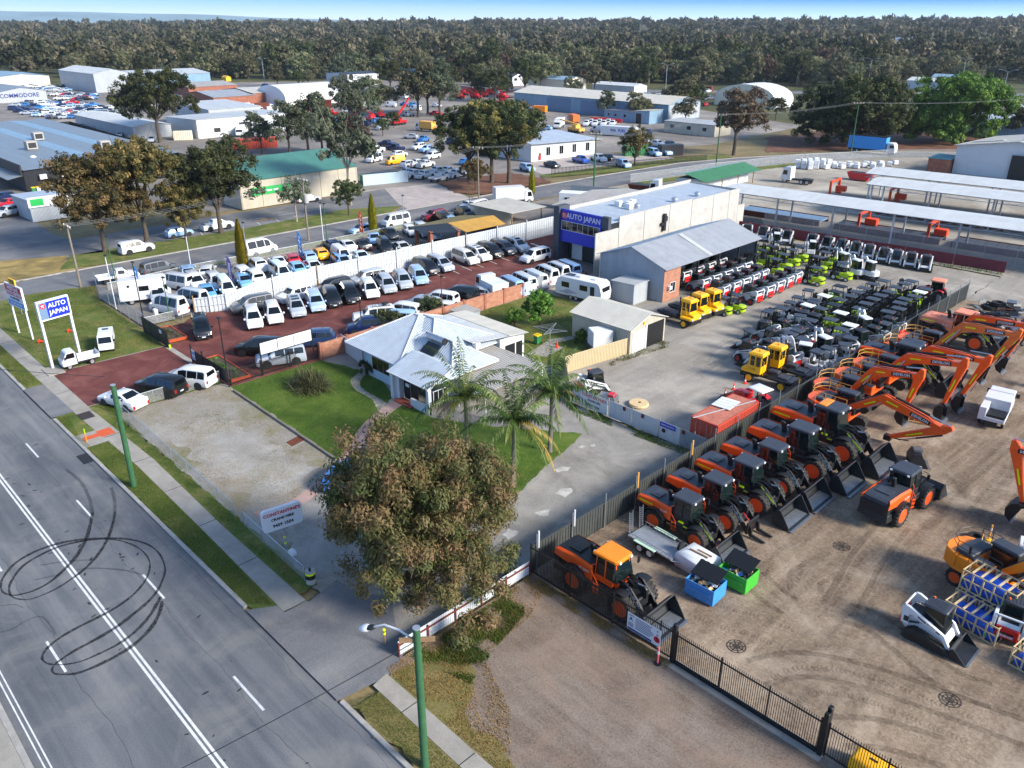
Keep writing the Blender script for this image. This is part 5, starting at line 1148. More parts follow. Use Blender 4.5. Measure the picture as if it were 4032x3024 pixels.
M('concrete','#aeaca7',.85,0,.12,.5,dirt=('#76736c',.5));M('cement','#a5a29c',.85,0,.15,.6,dirt=('#77746e',.4));M('render','#c6cacd',.75,0,.06,.6,dirt=('#b3b3ae',.3));M('render_cream','#ddd3bd',.8,0,.08,.6);M('pale_blue_wall','#aabfcd',.75,0,.06,.6)
M('sign_blue','#0d2bb0',.45,0,.05);M('sign_deep','#15307a',.5,0,.06);M('slate','#41464f',.6,0,.1);M('sign_sky','#3f93d6',.5,0,.05);M('sign_red','#c8102e',.5,0,.05);M('sign_white','#d6d9dc',.5,0,.04);M('sign_yellow','#f2b51d',.5,0,.05);M('sign_green','#1da84f',.5,0,.08);M('sign_black','#121316',.5);M('steel_blue','#66809c',.5,0,.05);M('maroon','#6b2432',.6,0,.15,1.5,dirt=('#8d5a60',.35));M('fence_rust','#6a2c24',.7,0,.25,2);M('timber','#8a7052',.85,0,.3,3);M('crate_wood','#cbb389',.8,0,.18,4,dirt=('#8f7a55',.35));M('bed_timber','#b04a22',.7,0,.2,3);M('soil','#4a4138',.95,0,.3,4,bmp=.5);M('green_pole','#2f5d3a',.85,0,.2,3,dirt=('#1e3526',.5));M('grey_pole','#7d7468',.9,0,.25,3,dirt=('#4f473e',.4));M('orange_gantry','#e04a1c',.5,0,.15,2);M('bin_green','#2e7d46',.5,0,.1);M('bin_yellow','#f0c400',.5);M('tarp_blue','#1456c8',.35,0,.25,3,bmp=.6);M('bluebin','#3a8ad0',.5,0,.15,2,dirt=('#1d4f86',.4));M('greenbin','#3aa832',.5,0,.15,2,dirt=('#6fae2a',.4));M('cont_red','#c24a33',.6,0,.15,1.5,dirt=('#8c3a28',.5));M('cont_top','#c77c66',.7,0,.25,1.2,dirt=('#7a3f30',.7));M('brick_red','#9c4a38',.85,0,.15,2)
def brickmat(name,a,c,mortar,sc=1.,row=.1,bw=.32):
 m,p=newmat(name);MATS[name]=m;uv=NN(m,'ShaderNodeUVMap');uv.uv_map='UV'
 br=NN(m,'ShaderNodeTexBrick');br.inputs['Scale'].default_value=1;br.inputs['Brick Width'].default_value=bw;br.inputs['Row Height'].default_value=row;br.inputs['Mortar Size'].default_value=.012
 br.inputs['Color1'].default_value=(*hx(a),1);br.inputs['Color2'].default_value=(*hx(c),1);br.inputs['Mortar'].default_value=(*hx(mortar),1);LK(m,uv.outputs[0],br.inputs['Vector'])
 v=NN(m,'ShaderNodeTexCoord').outputs['Object'];o=mix(m,mrg(m,noise(m,v,1.3,6,.7),.45,.7,0,.45),br.outputs['Color'],hx('#b98a72'))
 LK(m,o,p.inputs['Base Color']);p.inputs['Roughness'].default_value=.9;bump(m,p,br.outputs['Fac'],-.4,.01);return m
brickmat('brick','#8f5a46','#a87158','#93806f',row=.17,bw=.4);brickmat('brick_orange','#95503a','#86432f','#7d6b5e')
class UB(MB):
 def __init__(s):super().__init__();s.uv=[]
 def face(s,pts,udir=None):
  pts=[Vector(p)for p in pts];n=(pts[1]-pts[0]).cross(pts[2]-pts[0]).normalized();u=(Vector(udir)if udir is not None else(pts[1]-pts[0])).normalized();u=(u-n*u.dot(n)).normalized();v=n.cross(u)
  s.add(pts,[tuple(range(len(pts)))]);s.uv.append([(p.dot(u),p.dot(v))for p in pts]);return s
 def walls(s,poly,z0,z1):
  n=len(poly)
  for i in range(n):
   a,c=poly[i],poly[(i+1)%n];s.face([(a[0],a[1],z0),(c[0],c[1],z0),(c[0],c[1],z1),(a[0],a[1],z1)])
  return s
 def slabface(s,pts,t=.08,udir=None):
  pts=[Vector(p)for p in pts];n=(pts[1]-pts[0]).cross(pts[2]-pts[0]).normalized()
  if n.z<0:pts=pts[::-1];n=-n
  s.face(pts,udir);lo=[p-n*t for p in pts];s.face(lo[::-1],udir);k=len(pts)
  for i in range(k):s.face([lo[i],lo[(i+1)%k],pts[(i+1)%k],pts[i]])
  return s
 def bd(s,name,parent=None,**k):
  me=bpy.data.meshes.new(name);me.from_pydata(s.v,[],s.f)
  for m in s.mats:me.materials.append(m)
  me.polygons.foreach_set('material_index',s.m);l=me.uv_layers.new(name='UV');l.data.foreach_set('uv',[c for f in s.uv for p in f for c in p])
  o=bpy.data.objects.new(name,me);C.objects.link(o)
  if parent:o.parent=parent
  return o
def ub(mat):return UB().use(mat)
def pane(parent,o,u,wd,ht_,name='window',mat='glass',fm='white',mull=1,proud=.03):
 o=Vector(o);u=Vector(u).normalized();n=u.cross(Ve((0,0,1))).normalized();z=Ve((0,0,1))
 g=mb(mat);a=[o+u*sx*wd/2+z*sz*ht_/2+n*.012 for sx,sz in((-1,-1),(1,-1),(1,1),(-1,1))];g.quad(*a);w_=g.bd(name,parent,0)
 f=mb(fm);t=.06
 def bar(c,hw,hh):
  p=[c+u*sx*hw+z*sz*hh for sx,sz in((-1,-1),(1,-1),(1,1),(-1,1))];f.loft([[q+n*.0 for q in p],[q+n*proud for q in p]])
 bar(o+z*(ht_/2),wd/2+t,t/2);bar(o-z*(ht_/2),wd/2+t,t/2)
 for s_ in(-1,1):bar(o+u*s_*wd/2,t/2,ht_/2-t/2)
 for i in range(1,mull+1):bar(o+u*(-wd/2+wd*i/(mull+1)),t/3,ht_/2-t/2)
 f.bd('frame',w_,0);return w_
def gable(name,x0,x1,y0,y1,h,rise,axis,wall,roof,label,cat='building',group=None,over=.25,z=.0,ridge=None):
 r=root(name,((x0+x1)/2,(y0+y1)/2,z));hx_,hy=(x1-x0)/2,(y1-y0)/2
 b=ub(wall);b.walls([(-hx_,-hy),(hx_,-hy),(hx_,hy),(-hx_,hy)],0,h)
 rr=0 if ridge is None else ridge
 if axis=='y':
  for s_ in(-1,1):b.face([(-hx_,s_*hy,h),(hx_,s_*hy,h),(rr,s_*hy,h+rise)],(1,0,0))
 else:
  for s_ in(-1,1):b.face([(s_*hx_,-hy,h),(s_*hx_,hy,h),(s_*hx_,rr,h+rise)],(0,1,0))
 b.bd('wall',r);b=ub(roof);o=over
 if axis=='y':
  for s_ in(-1,1):
   k=rise/abs(s_*hx_-rr);b.slabface([(rr,-hy-o,h+rise+.04),(rr,hy+o,h+rise+.04),(s_*(hx_+o),hy+o,h-o*k+.04),(s_*(hx_+o),-hy-o,h-o*k+.04)],.06,(0,1,0))
 else:
  for s_ in(-1,1):
   k=rise/abs(s_*hy-rr);b.slabface([(-hx_-o,rr,h+rise+.04),(hx_+o,rr,h+rise+.04),(hx_+o,s_*(hy+o),h-o*k+.04),(-hx_-o,s_*(hy+o),h-o*k+.04)],.06,(1,0,0))
 b.bd('roof',r);
 return tag(r,label,cat,group)
def skillion(name,x0,x1,y0,y1,h0,h1,axis,wall,roof,label,cat='building',group=None,over=.2,z=.0):
 r=root(name,((x0+x1)/2,(y0+y1)/2,z));X,Y=(x1-x0)/2,(y1-y0)/2
 def H(x,y):return h0+(h1-h0)*((x+X)/(2*X)if axis=='x' else(y+Y)/(2*Y))
 c=[(-X,-Y),(X,-Y),(X,Y),(-X,Y)];b=ub(wall)
 for i in range(4):
  p,q=c[i],c[(i+1)%4];b.face([(*p,0),(*q,0),(*q,H(*q)),(*p,H(*p))])
 b.bd('wall',r);o=over;e=[(-X-o,-Y-o),(X+o,-Y-o),(X+o,Y+o),(-X-o,Y+o)]
 ub(roof).slabface([(*p,H(*p)+.12)for p in e],.08,(0,1,0)if axis=='x' else(1,0,0)).bd('roof',r)
 return tag(r,label,cat,group)
 # ---- the house
H_=root('house',(0,0,.1));b=ub('pale_blue_wall')
for s_ in([(-62.3,40.6),(-59.9,40.6),(-59.9,39.5),(-54.6,39.5),(-54.6,41.3),(-49.5,41.3),(-49.5,46),(-53,46),(-53,49.5),(-60.6,49.5),(-60.6,47),(-62.3,47)],):b.walls(s_,0,2.85)
b.bd('wall',H_)
b=ub('roof_pale')
def hip(x0,x1,y0,y1,z0,zr,rx0,rx1,ry):
 e=[(x0,y0,z0),(x1,y0,z0),(x1,y1,z0),(x0,y1,z0)];a=(rx0,ry,zr);c=(rx1,ry,zr)
 b.slabface([e[0],e[1],c,a],.06,(1,0,0));b.slabface([e[1],e[2],c],.06,(0,1,0));b.slabface([e[2],e[3],a,c],.06,(1,0,0));b.slabface([e[3],e[0],a],.06,(0,1,0));return e,a,c
hips=[hip(-62.8,-54.3,39.0,49.9,2.75,5.15,-59.0,-58.2,44.6),hip(-61.5,-52.4,41.2,50.6,2.78,5.1,-58.2,-56.6,45.2),hip(-57.5,-49.0,40.75,46.4,2.76,4.6,-55.5,-51.7,43.3)]
b.slabface([(-54.45,37.85,2.62),(-48.75,37.85,2.62),(-48.75,40.75,3.75),(-54.45,40.75,3.75)],.06,(1,0,0));b.slabface([(-48.75,40.75,3.75),(-54.45,40.75,3.75),(-54.45,42.2,3.2),(-48.75,42.2,3.2)],.06,(1,0,0))
ro=b.bd('roof',H_)
c_=mb('white')
for e,a,c in hips:
 for p,q in((e[0],a),(e[1],c),(e[2],c),(e[3],a),(a,c)):c_.tube([Vector(p)+Ve((0,0,.04)),Vector(q)+Ve((0,0,.05))],.07,6)
c_.bd('ridge_capping',ro)
g_=mb('white')
for p,q in(((-62.8,39),(-54.3,39)),((-54.45,37.8),(-48.7,37.8)),((-49,40.75),(-49,46.4)),((-52.4,46.4),(-52.4,50.6)),((-62.8,39),(-62.8,49.9))):
 p=Ve((*p,2.7 if p[1]>38 else 2.58));q=Ve((*q,2.7 if q[1]>38 else 2.58));g_.tube([p,q],.06,6)
g_.slab([(-48.72,37.8,2.6),(-48.72,40.75,3.78),(-48.72,40.75,3.6),(-48.72,37.8,2.42)],.03)
g_.bd('gutter',ro)
ub('pale_blue_wall').face([(-48.95,38.1,2.6),(-48.95,42,2.6),(-48.95,42,3.2),(-48.95,40.75,3.6)],(0,1,0)).bd('gable_end',H_)
b=mb('render');b.cb(-54.35,-53.95,38.0,38.4,0,2.6,.02);b.cb(-54.3,-53.4,38.3,39.4,0,2.62,.02);b.cb(-49.3,-48.95,38.05,38.4,0,2.55,.02);b.box(-51.6,-48.95,38.1,38.35,0,.75);b.bd('porch_pier',H_)
pane(H_,(-57.8,39.49,1.55),(1,0,0),2.6,1.25,fm='timber',mull=2)
d_=mb('black').box(-53.3,-51.3,38.75,38.82,.1,2.3).bd('sliding_door',H_,0);mb('bright_steel').box(-52.33,-52.27,38.72,38.75,.1,2.3).bd('frame',d_,0);mb('sign_white').box(-53.0,-52.5,38.7,38.74,1.3,1.6).bd('notice',d_,0)
pane(H_,(-48.94,39.4,1.5),(0,1,0),1.6,1.2,mull=2);mb('brick_red').box(-53.5,-51.2,37.7,38.6,-.02,.12).bd('doorstep',H_)
pane(H_,(-49.49,43.8,1.6),(0,1,0),1.6,1.0,mull=1)
s_=mb('glass');n_=Ve((0,-.60,.8));A=[Vector(p)for p in((-54.35,41.05,3.17),(-52.5,41.05,3.17),(-52.5,42.55,4.23),(-54.35,42.55,4.23))]
for i in(0,1):p=A[0].lerp(A[1],.5*i+.01);q=A[0].lerp(A[1],.5*i+.49);t=A[3].lerp(A[2],.5*i+.49);u=A[3].lerp(A[2],.5*i+.01);s_.slab([p,q,t,u],.1)
s_=s_.bd('solar_panel',H_,0);b=mb('bright_steel');b.cyl((-54.6,42.8,4.62),(-52.3,42.8,4.62),.3,n=14);b.use('trim').cyl((-52.3,42.8,4.62),(-52.22,42.8,4.62),.31,n=14);b.bd('water_tank',H_,30)
ub('roof_old').slabface([(-52.9,41.3,2.62),(-44.9,40.8,2.5),(-45.7,49.3,2.42),(-52.95,48.9,2.55)],.07,(.1,1,0)).bd('carport_roof',H_)
b=mb('white')
for x,y in((-45.2,41.2),(-45.9,48.9),(-48.6,41.1)):b.box(x-.06,x+.06,y-.06,y+.06,0,2.45)
b.bd('carport_post',H_);b=ub('roof_white');b.slabface([(-60.8,46.2,3.55),(-52.3,46.2,3.55),(-51.9,50.6,3.2),(-60.9,50.6,3.2)],.06,(1,0,0));b.bd('roof',H_)
b=ub('roof_cream');b.slabface([(-61.0,50.55,3.25),(-51.8,50.5,3.25),(-51.7,53.05,3.0),(-61.0,53.05,3.0)],.06,(1,0,0));b.bd('lean_to_roof',H_)
ub('render').walls([(-60.6,49.5),(-52.1,49.5),(-52.1,52.8),(-60.6,52.8)],0,3.0).bd('wall',H_);mb('black').box(-52.1,-52.05,50.2,51.5,.1,2.2).bd('door',H_);mb('black').box(-52.1,-52.04,51.7,52.5,.1,2.2).bd('door',H_)
mb('plastic').cb(-52.9,-52.3,46.6,47.2,2.8,3.35,.04).bd('air_conditioner',H_)
tag(H_,'pale blue weatherboard house under ribbed hip roofs with a solar water heater','house')
# ---- cream garden shed, white site shed, long grey shed, blue-fronted showroom
g1=gable('garden_shed',-53.3,-45.5,61.4,67.3,2.7,1.0,'x','clad_cream','roof_cream','cream metal garage beside the back lawn with one roller door and one open bay','shed',z=.1)
mb('plastic').box(-45.5+49.4,-45.46+49.4,-2.6,-.5,.02,2.3).bd('roller_door',g1);mb('black').box(3.9,3.94,-.2,2.7,.02,2.5).bd('black_bay_panel',g1)  # bay is a flat black panel painting the shade inside
mb('white').box(3.88,3.98,-.45,-.25,0,2.65).bd('door_post',g1);mb('sign_yellow').box(3.95,3.99,-.9,-.65,2.75,3.05).bd('warning_plate',g1)
s1=skillion('site_shed',-58.2,-54.9,74.2,76.9,2.3,2.45,'x','clad_white','roof_white','small square white tin shed against the long grey workshop','shed',z=.1)
r=root('workshop',(0,0,.1));b=ub('clad_grey')
WX0,WX1,WY0,WY1=-62.8,-53.0,77.4,98.8;hE=4.3;hR=6.0;xr=-57.9
b.face([(WX0,WY0,0),(WX1,WY0,0),(WX1,WY0,hE),(xr,WY0,hR),(WX0,WY0,hE)],(1,0,0));b.face([(WX0,WY1,0),(WX0,WY0,0),(WX0,WY0,hE),(WX0,WY1,hE)]);b.face([(WX1,WY1,0),(WX0,WY1,0),(WX0,WY1,hE),(xr,WY1,hR),(WX1,WY1,hE)],(1,0,0));b.bd('wall',r)
ub('brick').walls([(WX1-.3,WY0+.02),(WX1+.02,WY0+.02),(WX1+.02,WY0+3.4),(WX1-.3,WY0+3.4)],0,hE-.1).bd('brick_pier',r)
for s_,x in((-1,WX0),(1,WX1)):
 q=ub('roof_grey' if s_>0 else 'roof_blue');q.slabface([(xr,WY0-.3,hR+.05),(xr,WY1+.3,hR+.05),(x+s_*.5,WY1+.3,hE-.15),(x+s_*.5,WY0-.3,hE-.15)],.06,(0,1,0));q.bd('roof',r)  # slope away from the sun painted bluer and darker, as its shade
ub('roof_white').slabface([(xr+.3,86.5,hR+.02),(xr+.3,87.3,hR+.02),(WX1+.4,87.3,hE-.1),(WX1+.4,86.5,hE-.1)],.02,(0,1,0)).bd('roof_light',r)
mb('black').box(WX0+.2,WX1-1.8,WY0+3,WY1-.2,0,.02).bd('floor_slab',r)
for y in(84.5,89.3,94.1,98.6):mb('iron').box(WX1-.12,WX1+.08,y-.1,y+.1,0,hE-.1).bd('post',r)
pane(r,(WX1+.03,79.3,1.6),(0,1,0),1.0,1.2);mb('plastic').box(WX1+.03,WX1+.4,78.2,78.7,1.5,1.9).bd('air_conditioner',r)
mb('white').tube([(WX0-.02,WY0-.05,4.2),(WX0-.02,WY0-.05,.1)],.05).bd('downpipe',r)
tag(r,'long grey tin workshop, open along one side, behind the white site shed','workshop')
r=root('showroom',(0,0,.1));SX0,SX1,SY0,SY1=-75.6,-66.2,83.2,115.6
b=mb('concrete')
ys=[SY0-2.9,SY0+2.0,SY0+7.6,SY0+13.6,SY0+19.2,SY0+25,SY0+29.5,SY1];hs=[5.6,7.1,7.1,7.1,6.9,6.9,6.9]
for i in range(7):b.box(SX1-.18,SX1,ys[i]+.045,ys[i+1]-.045,0,hs[i])
b.box(SX1-.18,SX1,SY1+.02,SY1+2,0,4.2);b.bd('concrete_panel',r,0)
mb('trim').box(SX1-.3,SX1-.19,SY0+.2,SY1-.3,0,6.4).bd('joint_backing',r,0)
b=mb('concrete');b.box(SX0,SX0+.18,SY0,SY1,0,7.1);b.box(SX0+.2,SX1-.2,SY1-.2,SY1,0,6.8);b.bd('wall',r,0)
ub('roof_pale').slabface([(SX0+.1,SY0+.2,6.65),(SX1-.1,SY0+.2,6.45),(SX1-.1,SY1,6.45),(SX0+.1,SY1,6.65)],.05,(0,1,0)).bd('roof',r)
mb('sign_blue').box(SX0+.9,SX1-1.2,SY0-.32,SY0,2.75,7.25).bd('facade',r,0)
mb('slate').box(SX0-.1,SX0+.9,SY0-.7,SY0+1.5,0,7.6).bd('end_pier',r,0);mb('slate').box(SX1-1.2,SX1-.02,SY0-.3,SY0+.3,5.6,7.3).bd('end_pier',r,0)
wd=pane(r,(-71.1,SY0-.33,5.05),(1,0,0),6.8,1.25,mull=6);mb('trim').box(SX0+.95,SX1-.3,SY0+1.3,SY0+1.4,0,2.7).bd('shop_front',r);mb('render').box(-73.8,-71.9,SY0+1.2,SY0+1.32,.1,2.6).bd('entry_wall',r)
text('AUTO JAPAN',1.05,'sign_white',r,frame((-70.6,SY0-.34,6.45),(1,0,0),(0,0,1)),bold=.012,sx=.98)
mb('sign_red').cyl((-74.05,SY0-.33,6.45),(-74.05,SY0-.36,6.45),.5,n=24).bd('emblem',r)
q=mb('sign_white');q.box(-74.35,-73.75,SY0-.38,SY0-.362,6.62,6.7);q.box(-74.3,-73.8,SY0-.38,SY0-.362,6.46,6.52)
for s_ in(-.16,.16):q.box(-74.05+s_-.05,-74.05+s_+.05,SY0-.38,SY0-.362,6.15,6.46)
q.bd('emblem_mark',r)
for i,(x,y)in enumerate(((-72.6,92),(-71.4,92.8),(-70.4,91.6),(-71.9,94.2))):mb('plastic').cb(x,x+.9,y,y+.9,6.6,7.35,.04).bd('air_conditioner',r)
for y in(93.5,101,107):mb('galv').lathe([(.35,6.5),(.35,6.8),(.5,6.85),(.45,7.1),(.2,7.25)],(-69.6+(y>100)*1.2,y,0),n=12).bd('roof_vent',r)
b=mb('trim');b.T=Tr((SX1+.25,95.3,0))@Ro(pi/2,4,'Z');b.cb(-.25,.25,-.2,.2,3.6,6.0,.03);b.cb(-.75,-.25,-.15,.15,4.4,4.8,.03);b.cb(.25,.6,-.15,.15,4.9,5.6,.03);b.T=None;b.bd('wall_bracket',r)
tag(r,'tall concrete showroom with a royal blue front and white lettering','showroom')
b=mb('yellow_paint')
for i in range(7):strip(b,[(-73.4+.9*i,81.8-.2*i),(-72.6+.9*i,79.6-.2*i)],.16,.118)
struct(b.bd('hatched_marking',None,0))
# ---- fences
def tagf(r,label):return tag(r,label,'fence')
r=root('steel_fence',(-27.8,28.9,.1));MB().use('black')
M('fence_dark','#3d4140',.6,0,.12,.8,dirt=('#6b665c',.35));M('fencew','#c0c6cc',.5,0,.08,.8,dirt=('#a39f96',.35));M('fence_cream','#b9aa88',.55,0,.08,.8,dirt=('#a3926c',.3));M('fence_grey','#8f989e',.5,0,.1,.8,dirt=('#6d6a64',.35));M('fence_paleblue','#b9c8d2',.5,0,.08,.8,dirt=('#8a8f92',.3));M('wire','#3a3c3f',.5,.5);M('chain','#8d9396',.5,.5,.2,3);M('pale_wire','#8b8e91',.6,.2)
for k in range(12):
 y0=k*6.37;mb('fence_dark').corr((0,y0),(0,y0+6.33),.02,1.9,.26,.035).bd('panel',r,0)
b=mb('fence_dark');b.box(-.05,.06,0,76.4,1.9,1.95);b.bd('rail',r)
for k in range(24):mb('galv').cyl((.1,.4+3.28*k,0),(.1,.4+3.28*k,2.7),.035,n=6).bd('post',r)
b=mb('wire')
for z in(2.15,2.35,2.55):b.tube([(.1,.4,z),(.1,38,z),(.1,75.9,z)],.012,4)
b.bd('barbed_wire',r);
for k,cx in((1,'white'),(3,'amber'),(5,'amber'),(0,'white')):mb(cx).cyl((.16,.5+3.28*k,1.7),(.16,.5+3.28*k,2.9),.06,n=6).bd('post_marker',r)
tagf(r,'long charcoal ribbed steel fence with galvanised posts dividing the two machinery yards')
def picket(name,x0,x1,y,h,label,post=3.2,cat='fence',zb=.1,spear=True,vert=.115):
 r=root(name,(x0,y,zb));L=x1-x0;b=mb('black')
 n=int(L/vert)
 for i in range(n):x=(i+.5)*L/n;b.box(x-.012,x+.012,-.012,.012,.12,h+(.12 if spear else 0))
 b.bd('picket_panel',r,0);b=mb('black')
 for z in(.2,h-.15):b.box(0,L,-.03,.03,z,z+.06)
 b.bd('rail',r,0)
 if post:
  for i in range(int(L/post)+1):mb('black').box(i*post-.035,i*post+.035,.032,.1,0,h+.1).bd('post',r,0)
 return tag(r,label,cat)
r=picket('picket_fence',-27.8,-17.4,28.85,2.05,'black steel picket fence in front of the orange-roofed wheel loader')
r=picket('sliding_gate',-17.15,-9.25,28.85,2.0,'long black sliding gate across the yard entrance',2.63,'gate')
mb('black').box(0,7.9,-.06,.06,.0,.16).bd('track_beam',r)
picket('picket_fence',-8.9,6,28.85,1.95,'black steel picket fence beside the yellow cover, past the sliding gate',2.7)
for x,lab in((-17.28,'square black gate post beside the white site sign'),(-9.08,'tall black gate post at the far end of the sliding gate')):
 b=mb('black');b.cb(-.11,.11,-.11,.11,0,2.55,.02);
 if x>-10:b.cb(-.1,.1,.13,.4,0,2.75,.02)
 o=b.bd('gate_post',None,30);o.location=(x,28.85,.1);tag(o,lab,'post')
sheet('gate_footing',rect(-17.6,-8.9,28.4,29.15),'path_mat',.108)
r=root('site_sign',(-19.15,28.75,.1));b=mb('sign_white');b.box(-1.1,1.1,-.03,0,.55,1.65);b.bd('board',r,0)
F=lambda x,z:frame((x,-.035,z),(1,0,0),(0,0,1))
text('A',.34,'sign_deep',r,F(-.85,1.3),bold=.01);text('GATE',.13,'sign_deep',r,F(-.82,1.53));text('B',.16,'sign_black',r,F(.9,1.5));text('A',.22,'sign_black',r,F(.9,1.25));text('5',.26,'sign_black',r,F(.88,.95),bold=.01)
b=mb('sign_deep');b.box(-1.05,.55,-.036,-.031,.58,.7)
for i in range(7):b.box(-.55,.55+.12*sin(i*5),-.036,-.031,1.5-.11*i,1.54-.11*i)
for i in range(4):b.box(-1.02,-.68,-.036,-.031,.8+.07*i,.83+.07*i)
b.bd('print',r,0);b=mb('sign_red');b.lathe([(.17,-.036),(.2,-.036),(.2,-.033),(.17,-.033)],(.88,0,.95),'y',20);b.bd('speed_ring',r)
tag(r,'white site notice board wired to the black picket fence','sign')
r=root('low_fence',(-27.75,18.75,.1))
for k in range(5):mb('fencew').corr((0,k*2),(0,k*2+1.98),.05,1.0,.16,.02).bd('panel',r,0)
b=mb('fence_rust');b.box(.03,.09,0,10,.72,.8);b.bd('rail',r)
for k in range(6):mb('fence_rust').box(.03,.1,k*1.99-.04,k*1.99+.04,0,.95).bd('post',r,0)
tagf(r,'low white ribbed fence with a maroon rail under the gum tree')
def chain(name,pts,h,label,post=3.,zb=.1,matp='galv',wires=True,mesh_='mesh_wire'):
 r=root(name,(pts[0][0],pts[0][1],zb));o=Ve((pts[0][0],pts[0][1],0))
 b=mb(mesh_)
 rail=mb(matp);posts=[]
 for a,c in zip(pts,pts[1:]):
  A=Ve((*a[:2],0))-o;B=Ve((*c[:2],0))-o;L=(B-A).length;d=(B-A)/L;b.quad(A+Ve((0,0,.03)),B+Ve((0,0,.03)),B+Ve((0,0,h)),A+Ve((0,0,h)))
  rail.tube([A+Ve((0,0,h)),B+Ve((0,0,h))],.025,6);n=max(1,round(L/post))
  for i in range(n+1):
   if i==0 and posts:continue
   posts.append(A+d*(L*i/n))
 b.bd('mesh_panel',r,0);rail.bd('rail',r)
 for p in posts:mb(matp).cyl(p,p+Ve((0,0,h+.04)),.03,n=6).bd('post',r)
 return tag(r,label,'fence')
def meshmat():
 m,p=newmat('mesh_wire');MATS['mesh_wire']=m;v=NN(m,'ShaderNodeTexCoord').outputs['Object'];p.inputs['Base Color'].default_value=(.42,.44,.45,1);p.inputs['Roughness'].default_value=.5
 outs=[]
 for s_ in(1,-1):
  d=NN(m,'ShaderNodeVectorMath',operation='DOT_PRODUCT');LK(m,v,d.inputs[0]);d.inputs[1].default_value=(1,1,s_*1.2)
  k=NN(m,'ShaderNodeMath',operation='MULTIPLY');LK(m,d.outputs['Value'],k.inputs[0]);k.inputs[1].default_value=11
  f=NN(m,'ShaderNodeMath',operation='FRACT');LK(m,k.outputs[0],f.inputs[0]);l=NN(m,'ShaderNodeMath',operation='LESS_THAN');LK(m,f.outputs[0],l.inputs[0]);l.inputs[1].default_value=.16;outs.append(l.outputs[0])
 mx=NN(m,'ShaderNodeMath',operation='MAXIMUM');LK(m,outs[0],mx.inputs[0]);LK(m,outs[1],mx.inputs[1]);LK(m,mx.outputs[0],p.inputs['Alpha'])
meshmat()
chain('wire_fence',[(-68.25,28.5),(-68.3,19.2),(-54,18.95),(-46.2,18.8)],1.15,'low galvanised wire fence round the gravel front lot beside the footpath')
chain('wire_fence',[(-44.8,18.75),(-36.85,18.55)],1.1,'short galvanised wire fence ending at the painted drum')
chain('wire_fence',[(-108.2,31.2),(-102.3,29.5),(-95,29.35),(-86.8,29.2)],1.75,'tall wire fence between the used car yard and the roadside lawn')
chain('wire_fence',[(-88.5,29.6),(-88.4,32.9),(-86.6,33.1)],1.0,'low wire fence beside the black van and the raised bed')
chain('wire_fence',[(-104.9,31.5),(-105.6,44),(-104.6,60),(-104.7,80)],.95,'low wire fence along the side street by the used car yard',5)
chain('wire_fence',[(-104.2,137),(-100.5,160),(-92.0,189),(-81,211),(-65,228),(-44,240),(-5,252)],1.9,'long wire fence following the bend of the side street',4)
chain('wire_fence',[(-64,120.6),(-28,124.6),(10,128.5)],2.6,'tall wire fence on the maroon wall in front of the casting beds',4)
r=root('boundary_fence',(0,0,.1));wp=[(-89.0,35.5),(-88.0,37.0),(-87.1,38.6)]+[(-87.1+1.65*k/9,38.6+54.6*k/9)for k in range(1,10)];hh=[1.75,1.85,2.05,2.8]+[2.9]*9
for i,(a,c)in enumerate(zip(wp,wp[1:])):
 mb('fencew').corr(a,c,.02,hh[i],.4,.07,z1b=hh[i+1]).bd('panel',r,0)
for i,a in enumerate(wp):
 mb('fencew' if i%4 else 'timber').box(a[0]+.02,a[0]+.14,a[1]-.06,a[1]+.06,0,hh[i]+.35).bd('post',r,0)
b=mb('fencew')
for i,(a,c)in enumerate(zip(wp,wp[1:])):
 for f in(.45,.93):b.tube([(a[0]+.08,a[1],hh[i]*f),(c[0]+.08,c[1],hh[i+1]*f)],.035,5)
b.bd('rail',r)
tagf(r,'high white ribbed steel wall along the red car lot')
r=root('brick_wall',(0,0,.1));b=ub('brick');ba,bc=(-66.35,38.3),(-66.2,66.9)
for k in range(9):
 y0=38.3+k*3.18;b.walls([(-66.42,y0+.17),(-66.22,y0+.17),(-66.22,y0+3.0),(-66.42,y0+3.0)],0,1.75);b.face([(-66.42,y0+.17,1.75),(-66.22,y0+.17,1.75),(-66.22,y0+3.0,1.75),(-66.42,y0+3.0,1.75)])
b.bd('wall',r)
for k in range(10):y0=38.3+k*3.18;q=ub('brick_orange');q.walls([(-66.5,y0-.18),(-66.14,y0-.18),(-66.14,y0+.16),(-66.5,y0+.16)],0,1.85);q.face([(-66.5,y0-.18,1.85),(-66.14,y0-.18,1.85),(-66.14,y0+.16,1.85),(-66.5,y0+.16,1.85)]);q.bd('pier',r)
tag(r,'brick wall with piers between the red car lot and the house garden','wall')
r=root('tin_fence',(-66.3,67.1,.1));mb('fence_paleblue').corr((0,0),(0,2.2),.05,1.8,.2,.03).bd('panel',r,0);g=mb('fence_grey').corr((0,2.5),(0,4.0),.05,2.0,.2,.03).bd('gate',r,0);b=mb('fence_grey');
for y in(2.4,4.05):b.box(-.05,.05,y-.04,y+.04,0,2.1)
b.bd('post',r);tagf(r,'short pale blue tin fence and gate at the end of the brick wall')
chain('wire_fence',[(-66.2,71.3),(-66.4,76.5)],1.2,'short wire fence behind the parked minibuses',2.6)
r=root('sliding_gate',(-86.7,28.75,.1));mb('trim').box(0,6.6,-.03,.03,.15,1.75).bd('mesh_panel',r,0);b=mb('black');b.box(0,6.6,-.05,.05,.05,.17);b.box(0,6.6,-.05,.05,1.75,1.82)
for i in range(4):b.box(i*2.17,i*2.17+.08,-.05,.05,.17,1.75)
